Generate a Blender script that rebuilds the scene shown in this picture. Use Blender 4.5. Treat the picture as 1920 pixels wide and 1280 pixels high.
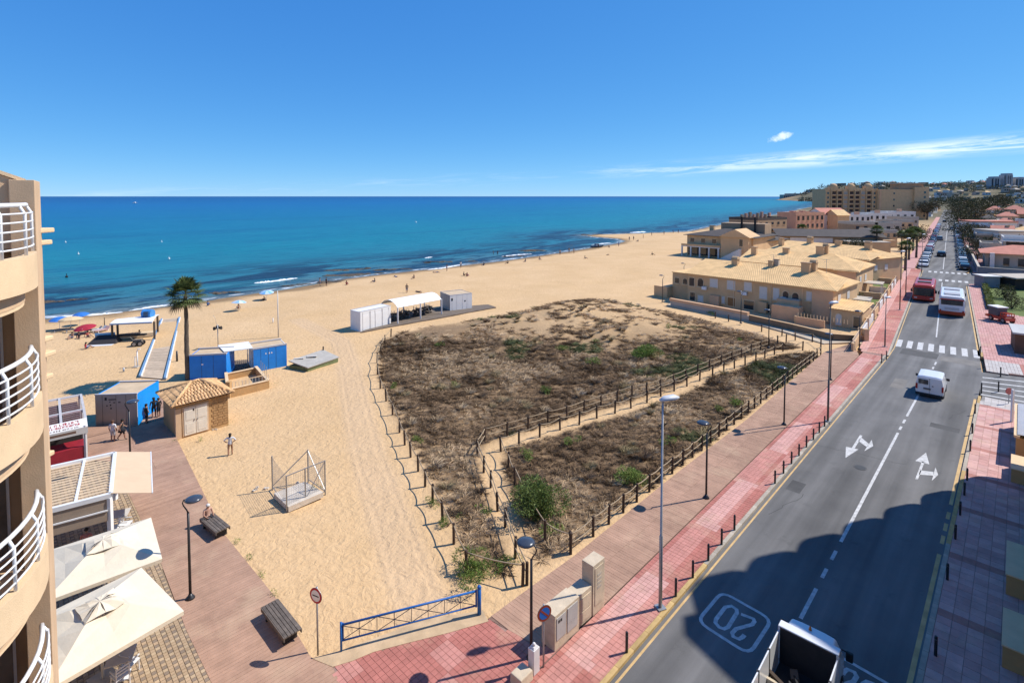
import bpy, math, random
import numpy as np
from mathutils import Vector, Matrix

for _o in list(bpy.data.objects):
    bpy.data.objects.remove(_o)
sc = bpy.context.scene
COL = sc.collection
R = math.radians
rnd = random.Random(7)

# ------------------------------------------------------------------ camera
FPX, CAMH, PITCH, CX = 1000.0, 16.0, R(2.5), 960.0
CY = 368 + FPX * math.tan(PITCH)
cam_d = bpy.data.cameras.new('camera')
cam = bpy.data.objects.new('camera', cam_d)
COL.objects.link(cam)
cam.location = (0, 0, CAMH)
cam.rotation_euler = (R(90) - PITCH, 0, 0)
cam_d.sensor_width = 36.0
cam_d.lens = 36.0 * FPX / 1920.0
cam_d.shift_y = (CY - 640.0) / 1920.0
cam_d.clip_start = 0.1
cam_d.clip_end = 60000
sc.camera = cam

# ------------------------------------------------------------------ light
SUN_EL, SUN_AZ = R(47.5), R(74.0)          # azimuth from +Y towards +X
world = bpy.data.worlds.new('World')
sc.world = world
world.use_nodes = True
wn, wl = world.node_tree.nodes, world.node_tree.links
bg = wn['Background']
sky = wn.new('ShaderNodeTexSky')
sky.sky_type = 'NISHITA'
sky.sun_disc = False
sky.sun_elevation = SUN_EL
sky.sun_rotation = SUN_AZ
sky.air_density = 0.5
sky.dust_density = 0.0
sky.ozone_density = 9.0
bg.inputs['Strength'].default_value = 0.116
# thin high clouds, part of the sky itself: streaks lying low in the sky plus a few puffs
tcw = wn.new('ShaderNodeTexCoord')
sep = wn.new('ShaderNodeSeparateXYZ')
wl.new(tcw.outputs['Generated'], sep.inputs[0])
def wmath(op, a, b=None, c=None, clamp=False):
    n = wn.new('ShaderNodeMath'); n.operation = op; n.use_clamp = clamp
    for i, v in enumerate((a, b, c)):
        if v is None: continue
        if isinstance(v, (int, float)): n.inputs[i].default_value = v
        else: wl.new(v, n.inputs[i])
    return n.outputs[0]
zel = sep.outputs['Z']
azm = wmath('ARCTAN2', sep.outputs['X'], sep.outputs['Y'])
comb = wn.new('ShaderNodeCombineXYZ')
# streaks follow a slightly rising line, so shear elevation by azimuth
zsh = wmath('SUBTRACT', zel, wmath('MULTIPLY', azm, 0.051))
wl.new(wmath('MULTIPLY', azm, 3.4), comb.inputs[0])
wl.new(wmath('MULTIPLY', zsh, 42.0), comb.inputs[1])
nzs = wn.new('ShaderNodeTexNoise')
wl.new(comb.outputs[0], nzs.inputs['Vector'])
nzs.inputs['Scale'].default_value = 2.1
nzs.inputs['Detail'].default_value = 9.0
nzs.inputs['Roughness'].default_value = 0.72
nzs.inputs['Distortion'].default_value = 0.5
band = wn.new('ShaderNodeMapRange'); band.interpolation_type = 'SMOOTHSTEP'
wl.new(wmath('ABSOLUTE', wmath('SUBTRACT', zsh, 0.0345)), band.inputs[0])
band.inputs[1].default_value = 0.000; band.inputs[2].default_value = 0.019
band.inputs[3].default_value = 1.0; band.inputs[4].default_value = 0.0
azf = wn.new('ShaderNodeMapRange'); azf.interpolation_type = 'SMOOTHSTEP'
wl.new(azm, azf.inputs[0])
azf.inputs[1].default_value = 0.08; azf.inputs[2].default_value = 0.5
cl = wn.new('ShaderNodeMapRange'); cl.interpolation_type = 'SMOOTHSTEP'
cth = wmath('SUBTRACT', wmath('ADD', nzs.outputs[0], wmath('MULTIPLY', azf.outputs[0], 0.12)), 0.0)
wl.new(cth, cl.inputs[0])
cl.inputs[1].default_value = 0.46; cl.inputs[2].default_value = 0.74
cmask = wmath('MULTIPLY', wmath('MULTIPLY', cl.outputs[0], band.outputs[0]), wmath('ADD', wmath('MULTIPLY', azf.outputs[0], 0.8), 0.2), clamp=True)
# one small detached puff
pd2 = wmath('ADD', wmath('POWER', wmath('DIVIDE', wmath('SUBTRACT', azm, 0.466), 0.016), 2.0), wmath('POWER', wmath('DIVIDE', wmath('SUBTRACT', wmath('SUBTRACT', zel, 0.0985), wmath('MULTIPLY', wmath('SUBTRACT', azm, 0.466), 0.25)), 0.0065), 2.0))
pf = wn.new('ShaderNodeMapRange'); pf.interpolation_type = 'SMOOTHSTEP'
nzp = wn.new('ShaderNodeTexNoise'); nzp.inputs['Scale'].default_value = 55.0; nzp.inputs['Detail'].default_value = 6.0; nzp.inputs['Roughness'].default_value = 0.65
wl.new(tcw.outputs['Generated'], nzp.inputs['Vector'])
wl.new(wmath('ADD', wmath('MULTIPLY', pd2, 0.6), wmath('MULTIPLY', nzp.outputs[0], 3.4)), pf.inputs[0])
pf.inputs[1].default_value = 1.35; pf.inputs[2].default_value = 2.5; pf.inputs[3].default_value = 1.0; pf.inputs[4].default_value = 0.0
cmask = wmath('MAXIMUM', cmask, pf.outputs[0])
wmix = wn.new('ShaderNodeMix'); wmix.data_type = 'RGBA'
wl.new(wmath('MULTIPLY', cmask, 0.62), wmix.inputs[0])
# grade of the whole sky: deeper, more even azure
ssp = wn.new('ShaderNodeSeparateColor'); wl.new(sky.outputs[0], ssp.inputs[0])
scb = wn.new('ShaderNodeCombineColor')
for ch, (ga, gp) in enumerate(((0.56, 0.90), (0.605, 0.58), (0.70, 0.31))):
    wl.new(wmath('MULTIPLY', wmath('POWER', wmath('MULTIPLY', ssp.outputs[ch], 0.1), gp), ga * 10.0), scb.inputs[ch])
wl.new(scb.outputs[0], wmix.inputs[6])
wmix.inputs[7].default_value = (9.0, 9.3, 9.6, 1)
wl.new(wmix.outputs[2], bg.inputs['Color'])

sun_d = bpy.data.lights.new('sun', 'SUN')
sun = bpy.data.objects.new('sun', sun_d)
COL.objects.link(sun)
sun_d.energy = 4.3
sun_d.angle = R(0.53)
sun_d.color = (1.0, 0.955, 0.89)
SUNV = Vector((math.cos(SUN_EL) * math.sin(SUN_AZ), math.cos(SUN_EL) * math.cos(SUN_AZ), math.sin(SUN_EL)))
sun.rotation_euler = SUNV.to_track_quat('Z', 'Y').to_euler()
sun.location = (40, 20, 60)

vs = sc.view_settings
vs.view_transform = 'Standard'
vs.look = 'None'
vs.exposure = 0.42
vs.gamma = 1.0
vs.use_curve_mapping = False
sc.cycles.max_bounces = 6
sc.cycles.diffuse_bounces = 3
sc.cycles.glossy_bounces = 3
sc.cycles.transmission_bounces = 4
sc.cycles.transparent_max_bounces = 8
sc.cycles.caustics_reflective = False
sc.cycles.caustics_refractive = False

# ------------------------------------------------------------------ layout helpers
_c, _s = math.cos(PITCH), math.sin(PITCH)
def P(px, py, z=0.0):
    """Where a point at height z, seen at that place in the photograph, stands in the world."""
    a = (px - CX) / FPX; b = -(py - CY) / FPX
    dx, dy, dz = a, _c + b * _s, -_s + b * _c
    t = (z - CAMH) / dz
    return Vector((dx * t, dy * t, z))
def P2(px, py, z=0.0):
    v = P(px, py, z); return (v.x, v.y)

class Frame:
    """A street direction: u along, v to the right."""
    def __init__(s, deg, o=(0, 0)):
        a = R(deg); s.d = (math.sin(a), math.cos(a)); s.n = (math.cos(a), -math.sin(a)); s.o = o
        s.rz = -a + R(90)            # rotation putting local +X along the street
    def w(s, u, v, z=0.0):
        return Vector((s.o[0] + s.d[0] * u + s.n[0] * v, s.o[1] + s.d[1] * u + s.n[1] * v, z))
    def uv(s, p):
        x, y = p[0] - s.o[0], p[1] - s.o[1]
        return (x * s.d[0] + y * s.d[1], x * s.n[0] + y * s.n[1])
NR = Frame(43.7)        # near stretch of the road
FR = Frame(39.4)        # far stretch after the bend

# ------------------------------------------------------------------ materials
MATS = {}
def mat(name, col, rough=0.8, var=0.12, scale=2.0, bump=0.0, bscale=30.0, metal=0.0, spec=0.35, col2=None, detail=5, objrand=0.0, coat=0.0):
    if name in MATS: return MATS[name]
    m = bpy.data.materials.new(name); m.use_nodes = True
    n, l = m.node_tree.nodes, m.node_tree.links
    b = n['Principled BSDF']
    b.inputs['Roughness'].default_value = rough
    b.inputs['Metallic'].default_value = metal
    b.inputs['Specular IOR Level'].default_value = spec
    if coat: b.inputs['Coat Weight'].default_value = coat; b.inputs['Coat Roughness'].default_value = 0.08
    tc = n.new('ShaderNodeTexCoord')
    nz = n.new('ShaderNodeTexNoise')
    nz.inputs['Scale'].default_value = scale; nz.inputs['Detail'].default_value = detail; nz.inputs['Roughness'].default_value = 0.62
    l.new(tc.outputs['Object'], nz.inputs['Vector'])
    rp = n.new('ShaderNodeMapRange'); rp.inputs[1].default_value = 0.3; rp.inputs[2].default_value = 0.7
    l.new(nz.outputs[0], rp.inputs[0])
    mx = n.new('ShaderNodeMix'); mx.data_type = 'RGBA'
    l.new(rp.outputs[0], mx.inputs[0])
    c2 = col2 if col2 else tuple(min(1, c * (1 + var)) for c in col)
    c1 = col if col2 else tuple(c * (1 - var) for c in col)
    mx.inputs[6].default_value = (*c1, 1); mx.inputs[7].default_value = (*c2, 1)
    out = mx.outputs[2]
    if objrand:
        oi = n.new('ShaderNodeObjectInfo'); hs = n.new('ShaderNodeHueSaturation')
        mr = n.new('ShaderNodeMapRange'); l.new(oi.outputs['Random'], mr.inputs[0])
        mr.inputs[3].default_value = 1 - objrand; mr.inputs[4].default_value = 1 + objrand
        l.new(mr.outputs[0], hs.inputs['Value']); l.new(out, hs.inputs['Color']); out = hs.outputs[0]
    l.new(out, b.inputs['Base Color'])
    if bump:
        nb = n.new('ShaderNodeTexNoise'); nb.inputs['Scale'].default_value = bscale; nb.inputs['Detail'].default_value = 4
        l.new(tc.outputs['Object'], nb.inputs['Vector'])
        bp = n.new('ShaderNodeBump'); bp.inputs['Strength'].default_value = bump; bp.inputs['Distance'].default_value = 0.02
        l.new(nb.outputs[0], bp.inputs['Height']); l.new(bp.outputs[0], b.inputs['Normal'])
    MATS[name] = m
    return m
def attr_mat(name, attr, rough=0.85, trans=0.0):
    """Material that takes its colour from a per-vertex colour (each leaf or twig its own shade)."""
    if name in MATS: return MATS[name]
    m = bpy.data.materials.new(name); m.use_nodes = True
    n, l = m.node_tree.nodes, m.node_tree.links
    b = n['Principled BSDF']; b.inputs['Roughness'].default_value = rough; b.inputs['Specular IOR Level'].default_value = 0.2
    a = n.new('ShaderNodeAttribute'); a.attribute_name = attr
    l.new(a.outputs['Color'], b.inputs['Base Color'])
    if trans:
        tr = n.new('ShaderNodeBsdfTranslucent'); l.new(a.outputs['Color'], tr.inputs['Color'])
        ms = n.new('ShaderNodeMixShader'); ms.inputs[0].default_value = trans
        l.new(b.outputs[0], ms.inputs[1]); l.new(tr.outputs[0], ms.inputs[2]); l.new(ms.outputs[0], n['Material Output'].inputs[0])
    MATS[name] = m
    return m

# ------------------------------------------------------------------ mesh builder
class MB:
    def __init__(s): s.v = []; s.f = []; s.mi = []; s.m = 0
    def _add(s, vs, fs):
        k = len(s.v); s.v.extend([tuple(p) for p in vs]); s.f.extend([tuple(i + k for i in q) for q in fs]); s.mi.extend([s.m] * len(fs)); return s
    def box(s, c, d, rz=0.0, taper=1.0, rx=0.0, ry=0.0):
        """Box of size d standing on c (the middle of its base)."""
        hx, hy, hz = d[0] / 2, d[1] / 2, d[2]
        pts = [(-hx, -hy, 0), (hx, -hy, 0), (hx, hy, 0), (-hx, hy, 0)]
        pts += [(x * taper, y * taper, hz) for x, y, _ in pts]
        mt = Matrix.Rotation(rz, 3, 'Z') @ Matrix.Rotation(ry, 3, 'Y') @ Matrix.Rotation(rx, 3, 'X')
        pts = [mt @ Vector(p) + Vector(c) for p in pts]
        return s._add(pts, [(3, 2, 1, 0), (4, 5, 6, 7), (0, 1, 5, 4), (1, 2, 6, 5), (2, 3, 7, 6), (3, 0, 4, 7)])
    def bb(s, x0, x1, y0, y1, z0, z1):
        return s.box(((x0 + x1) / 2, (y0 + y1) / 2, z0), (x1 - x0, y1 - y0, z1 - z0))
    def beam(s, p0, p1, w, h=None):
        """Square bar from p0 to p1."""
        p0, p1 = Vector(p0), Vector(p1); h = h or w
        d = (p1 - p0).normalized(); up = Vector((0, 0, 1)) if abs(d.z) < 0.95 else Vector((0, 1, 0))
        r = d.cross(up).normalized() * w / 2; u = r.cross(d).normalized() * h / 2
        pts = [p + a * r + b * u for p in (p0, p1) for a, b in ((-1, -1), (1, -1), (1, 1), (-1, 1))]
        return s._add(pts, [(0, 1, 2, 3), (7, 6, 5, 4), (0, 4, 5, 1), (1, 5, 6, 2), (2, 6, 7, 3), (3, 7, 4, 0)])
    def prism(s, poly, z0, z1):
        n = len(poly)
        a = sum(poly[i][0] * poly[(i + 1) % n][1] - poly[(i + 1) % n][0] * poly[i][1] for i in range(n))
        if a < 0: poly = poly[::-1]
        zz = lambda z, i: z[i] if isinstance(z, (list, tuple)) else z
        pts = [(p[0], p[1], z0) for p in poly] + [(p[0], p[1], z1) for p in poly]
        fs = [tuple(range(n - 1, -1, -1)), tuple(range(n, 2 * n))] + [(i, (i + 1) % n, n + (i + 1) % n, n + i) for i in range(n)]
        return s._add(pts, fs)
    def extrude(s, prof, p0, p1):
        """Profile in local (side, up) swept straight from p0 to p1 (horizontal)."""
        p0, p1 = Vector(p0), Vector(p1); d = (p1 - p0); d.z = 0; d.normalize(); r = Vector((d.y, -d.x, 0)); n = len(prof)
        pts = [p + r * a + Vector((0, 0, b)) for p in (p0, p1) for a, b in prof]
        fs = [tuple(range(n)), tuple(range(2 * n - 1, n - 1, -1))] + [(i, n + i, n + (i + 1) % n, (i + 1) % n) for i in range(n)]
        return s._add(pts, fs)
    def tube(s, pts, r, n=8, caps=True):
        pts = [Vector(p) for p in pts]; rs = r if isinstance(r, (list, tuple)) else [r] * len(pts)
        k = len(pts); vs = []
        ref = None
        for i, p in enumerate(pts):
            d = (pts[min(i + 1, k - 1)] - pts[max(i - 1, 0)]).normalized()
            if ref is None: ref = Vector((1, 0, 0)) if abs(d.x) < 0.9 else Vector((0, 1, 0))
            a = (ref - d * ref.dot(d)).normalized(); ref = a; b = d.cross(a)
            vs += [p + (a * math.cos(t) + b * math.sin(t)) * rs[i] for t in (2 * math.pi * j / n for j in range(n))]
        fs = [(i * n + j, i * n + (j + 1) % n, (i + 1) * n + (j + 1) % n, (i + 1) * n + j) for i in range(k - 1) for j in range(n)]
        if caps: fs += [tuple(range(n - 1, -1, -1)), tuple(range((k - 1) * n, k * n))]
        return s._add(vs, fs)
    def cyl(s, c, r, h, n=12, r2=None): return s.tube([c, (c[0], c[1], c[2] + h)], [r, r if r2 is None else r2], n)
    def ball(s, c, rx, ry=None, rz=None, n=10, m=6):
        ry = ry or rx; rz = rz or rx
        vs = [(c[0], c[1], c[2] - rz)]
        for i in range(1, m):
            t = math.pi * i / m - math.pi / 2
            vs += [(c[0] + rx * math.cos(t) * math.cos(2 * math.pi * j / n), c[1] + ry * math.cos(t) * math.sin(2 * math.pi * j / n), c[2] + rz * math.sin(t)) for j in range(n)]
        vs.append((c[0], c[1], c[2] + rz))
        fs = [(0, 1 + (j + 1) % n, 1 + j) for j in range(n)]
        for i in range(m - 2):
            fs += [(1 + i * n + j, 1 + i * n + (j + 1) % n, 1 + (i + 1) * n + (j + 1) % n, 1 + (i + 1) * n + j) for j in range(n)]
        k = 1 + (m - 2) * n; t = len(vs) - 1
        fs += [(k + j, k + (j + 1) % n, t) for j in range(n)]
        return s._add(vs, fs)
    def face(s, *pts): return s._add(pts, [tuple(range(len(pts)))])
    def slab(s, pts, t):
        """Flat polygon pts thickened downwards by t."""
        n = len(pts); pts = [Vector(p) for p in pts]
        nn = (pts[1] - pts[0]).cross(pts[2] - pts[0]).normalized()
        if nn.z < 0: pts = pts[::-1]; nn = -nn
        vs = pts + [p - nn * t for p in pts]
        return s._add(vs, [tuple(range(n)), tuple(range(2 * n - 1, n - 1, -1))] + [(n + i, n + (i + 1) % n, (i + 1) % n, i) for i in range(n)])
    def mesh(s, name, mats, smooth=False):
        me = bpy.data.meshes.new(name); me.from_pydata(s.v, [], s.f)
        for m in (mats if isinstance(mats, (list, tuple)) else [mats]): me.materials.append(m)
        if any(s.mi): me.polygons.foreach_set('material_index', s.mi)
        if smooth: me.polygons.foreach_set('use_smooth', [True] * len(me.polygons))
        me.update(); return me
    def build(s, name, mats, parent=None, smooth=False, loc=None, rz=0.0, bevel=0.0):
        o = link(name, s.mesh(name, mats, smooth), parent, loc, rz)
        if bevel:
            bv = o.modifiers.new('bevel', 'BEVEL'); bv.width = bevel; bv.segments = 2; bv.limit_method = 'ANGLE'
        return o
def link(name, data, parent=None, loc=None, rz=0.0):
    o = bpy.data.objects.new(name, data); COL.objects.link(o)
    if parent: o.parent = parent
    if loc is not None: o.location = loc
    if rz: o.rotation_euler = (0, 0, rz)
    return o
def tag(o, label=None, cat=None, group=None, kind=None):
    if label: o['label'] = label
    if cat: o['category'] = cat
    if group: o['group'] = group
    if kind: o['kind'] = kind
    return o
def thing(name, label, cat, loc=(0, 0, 0), rz=0.0, group=None):
    o = link(name, None, None, loc, rz); o.empty_display_size = 0.2
    return tag(o, label, cat, group)
KIDS = {}
def copy_tree(o, parent=None):
    if not KIDS.get('_ok'):
        KIDS['_ok'] = True
    c = o.copy(); COL.objects.link(c); c.parent = parent
    for ch in list(o.children): copy_tree(ch, c)
    return c
def dup(root, loc, rz=0.0, label=None, group=None, scale=None):
    c = copy_tree(root); c.location = loc; c.rotation_euler = (0, 0, rz)
    if label: c['label'] = label
    if group: c['group'] = group
    if scale: c.scale = (scale,) * 3 if isinstance(scale, (int, float)) else scale
    return c
ORD = ['first', 'second', 'third', 'fourth', 'fifth', 'sixth', 'seventh', 'eighth', 'ninth', 'tenth', 'eleventh', 'twelfth', 'thirteenth', 'fourteenth', 'fifteenth', 'sixteenth', 'seventeenth', 'eighteenth', 'nineteenth', 'twentieth',
       'twenty-first', 'twenty-second', 'twenty-third', 'twenty-fourth', 'twenty-fifth', 'twenty-sixth', 'twenty-seventh', 'twenty-eighth', 'twenty-ninth', 'thirtieth']
ORD += [a + '-' + b for a in ('thirty', 'forty') for b in ORD[:9]]
def np_mesh(name, V, F, mats, colors=None, smooth=False):
    """Mesh from arrays: V (n,3), F (m,k) all the same k."""
    me = bpy.data.meshes.new(name); n, (m, k) = len(V), F.shape
    me.vertices.add(n); me.vertices.foreach_set('co', np.ascontiguousarray(V, dtype=np.float32).ravel())
    me.loops.add(m * k); me.loops.foreach_set('vertex_index', np.ascontiguousarray(F, dtype=np.int32).ravel())
    me.polygons.add(m); me.polygons.foreach_set('loop_start', np.arange(0, m * k, k, dtype=np.int32))
    me.polygons.foreach_set('loop_total', np.full(m, k, dtype=np.int32))
    me.polygons.foreach_set('use_smooth', np.full(m, bool(smooth)))
    for x in (mats if isinstance(mats, (list, tuple)) else [mats]): me.materials.append(x)
    if colors is not None:
        a = me.attributes.new('shade', 'FLOAT_COLOR', 'POINT')
        a.data.foreach_set('color', np.ascontiguousarray(np.c_[colors, np.ones(n)], dtype=np.float32).ravel())
    me.update(calc_edges=True); return me
def in_poly(x, y, poly):
    r = np.zeros(np.shape(x), bool); n = len(poly); j = n - 1
    for i in range(n):
        xi, yi = poly[i]; xj, yj = poly[j]
        c = ((yi > y) != (yj > y)) & (x < (xj - xi) * (y - yi) / (yj - yi + 1e-12) + xi)
        r ^= c; j = i
    return r
def seg_dist(x, y, pts):
    best = np.full(np.shape(x), 1e9)
    for (ax, ay), (bx, by) in zip(pts, pts[1:]):
        dx, dy = bx - ax, by - ay; L = dx * dx + dy * dy + 1e-12
        t = np.clip(((x - ax) * dx + (y - ay) * dy) / L, 0, 1)
        best = np.minimum(best, np.hypot(x - ax - t * dx, y - ay - t * dy))
    return best

# ================================================================== GROUND, SEA, DUNE
SEA_Z = -0.5
SHORE_PX = [(-700, 622), (85, 598), (200, 588), (330, 573), (430, 557), (540, 542), (640, 524), (720, 514), (850, 500), (960, 487), (1050, 474), (1120, 463), (1160, 456),
            (1172, 452.5), (1160, 448), (1120, 445), (1096, 441.5), (1120, 439.5), (1180, 438), (1290, 434), (1330, 425), (1450, 403), (1535, 384), (1550, 378.5), (1475, 375.2), (1462, 374.2), (1490, 373.4), (1700, 371.5)]
SHORE = [P2(x, y, SEA_Z) for x, y in SHORE_PX]
LAND = SHORE + [(20000, SHORE[-1][1]), (20000, -200), (-2000, -200), (-2000, SHORE[0][1])]
DUNE_PX = [(712, 640), (706, 690), (716, 737), (745, 800), (790, 885), (845, 1000), (878, 1078), (985, 1100), (1000, 1085), (1072, 1040), (1260, 893), (1400, 785), (1540, 668),
           (1500, 648), (1400, 618), (1262, 585), (1180, 572), (1100, 562), (980, 585), (890, 598), (800, 612), (735, 628)]
DUNE = [P2(*p) for p in DUNE_PX]
TRAIL = [P2(*p) for p in [(992, 1090), (968, 1020), (945, 960), (930, 915), (915, 868), (922, 840), (960, 827), (1010, 813), (1060, 798), (1120, 778), (1200, 757), (1260, 737), (1330, 703), (1400, 680), (1460, 660), (1520, 655)]]
def sstep(a, b, x):
    t = np.clip((x - a) / (b - a), 0, 1); return t * t * (3 - 2 * t)
_rg = np.random.default_rng(3)
_lat = _rg.random((64, 64))
def vnoise(x, y, sc_):
    x = np.asarray(x, float) / sc_; y = np.asarray(y, float) / sc_
    i, j = np.floor(x).astype(int), np.floor(y).astype(int); fx, fy = x - i, y - j
    fx = fx * fx * (3 - 2 * fx); fy = fy * fy * (3 - 2 * fy)
    g = lambda a, b: _lat[a % 64, b % 64]
    return (g(i, j) * (1 - fx) + g(i + 1, j) * fx) * (1 - fy) + (g(i, j + 1) * (1 - fx) + g(i + 1, j + 1) * fx) * fy
def fields(x, y):
    x = np.asarray(x, float); y = np.asarray(y, float)
    d = seg_dist(x, y, SHORE); land = in_poly(x, y, LAND)
    dn = seg_dist(x, y, DUNE + DUNE[:1]); ins = in_poly(x, y, DUNE)
    dune = np.where(ins, sstep(0.0, 1.2, dn), 0.0)
    trail = sstep(0.55, 1.0, seg_dist(x, y, TRAIL))
    return d, land, dune, trail, np.where(ins, dn, -dn)
def ground_z(x, y):
    d, land, dune, trail, dn = fields(x, y)
    x = np.asarray(x, float); y = np.asarray(y, float)
    z = np.where(land, -0.5 + 0.5 * sstep(0, 16, d), -0.5 - 0.045 * np.minimum(d, 60))
    near = (y < 260)
    rel = (vnoise(x, y, 4.1) - 0.5) * 0.10 + (vnoise(x, y, 1.7) - 0.5) * 0.05 + (vnoise(x, y, 12.0) - 0.5) * 0.16 - 0.06
    u = x * NR.d[0] + y * NR.d[1]; v = x * NR.n[0] + y * NR.n[1]
    u2 = x * FR.d[0] + y * FR.d[1]; v2 = x * FR.n[0] + y * FR.n[1]
    town = np.where(u < 64, v > -13.3, v2 > -7.0)
    wedge = (u < 27.5) & (v > -30) & (y < 19.2) & (x > -14)
    z = z + np.where(land & near, rel * sstep(2, 10, d), 0)
    mound = 1.9 * np.exp(-((x - 9) / 11.5) ** 2 - ((y - 70) / 9.5) ** 2) + 0.6 * np.exp(-((x + 4) / 9) ** 2 - ((y - 56) / 9) ** 2) + 0.5 * np.exp(-((x - 18) / 6) ** 2 - ((y - 56) / 7) ** 2)
    z = z + np.where(dn > -1.0, sstep(-1.0, 6.0, dn) * mound + dune * (vnoise(x, y, 2.6) - 0.35) * 0.35 * (0.25 + 0.75 * trail), 0)
    # hills behind the town
    r = np.hypot(x - 1750, (y - 2500) * 1.0)
    hill = 62 * np.exp(-((x - 2050) / 620) ** 2 - ((y - 2150) / 520) ** 2) + 46 * np.exp(-((x - 1420) / 300) ** 2 - ((y - 2200) / 420) ** 2) + 40 * np.exp(-((x - 2900) / 700) ** 2 - ((y - 2600) / 600) ** 2) + 26 * np.exp(-((x - 1750) / 150) ** 2 - ((y - 3050) / 240) ** 2)
    hill = hill * (0.8 + 0.4 * vnoise(x, y, 160.0)) * sstep(900, 1500, y)
    z = z + np.where(land, hill * sstep(0, 150, d), 0)
    z = np.where(town & land & (y < 900), np.minimum(z, -0.3), z)
    z = np.where(wedge, np.minimum(z, -0.2), z)
    return z
def gz(x, y): return float(ground_z(np.array([x]), np.array([y]))[0])
def PG(px, py, dz=0.0):
    """Point of the ground seen at that place in the photograph (walks down onto dune and beach)."""
    z = 0.0
    for _ in range(6):
        p = P(px, py, z); z = gz(p.x, p.y)
    p = P(px, py, z); p.z = z + dz; return p

def axis(a, b, step, lo, hi, grow=1.22):
    v = list(np.arange(a, b + 1e-6, step)); s_ = step; x = v[-1]
    while x < hi: s_ *= grow; x += s_; v.append(x)
    s_ = step; x = v[0]; pre = []
    while x > lo: s_ *= grow; x -= s_; pre.append(x)
    return np.array(pre[::-1] + v)
gx = axis(-75, 75, 0.75, -3000, 19000, 1.13); gy = axis(10, 190, 0.8, -60, 22000, 1.10)
GX, GY = np.meshgrid(gx, gy)
GZ = ground_z(GX.ravel(), GY.ravel())
nx, ny = len(gx), len(gy)
ii, jj = np.meshgrid(np.arange(nx - 1), np.arange(ny - 1))
k0 = (jj * nx + ii).ravel()
GF = np.stack([k0, k0 + 1, k0 + nx + 1, k0 + nx], 1)
d_, land_, dune_, trail_, dn_ = fields(GX.ravel(), GY.ravel())
wet_ = np.where(land_, 1 - sstep(1.0, 4.5, d_ + (vnoise(GX.ravel(), GY.ravel(), 3.0) - 0.5) * 3), 1.0)
hillm_ = np.exp(-((GX.ravel() - 10) / 15) ** 2 - ((GY.ravel() - 67) / 12) ** 2)
litter_ = dune_ * trail_ * (1 - 0.85 * hillm_)
far_ = sstep(230, 420, GY.ravel()) * land_
cols = np.stack([wet_, litter_, far_], 1)

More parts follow.
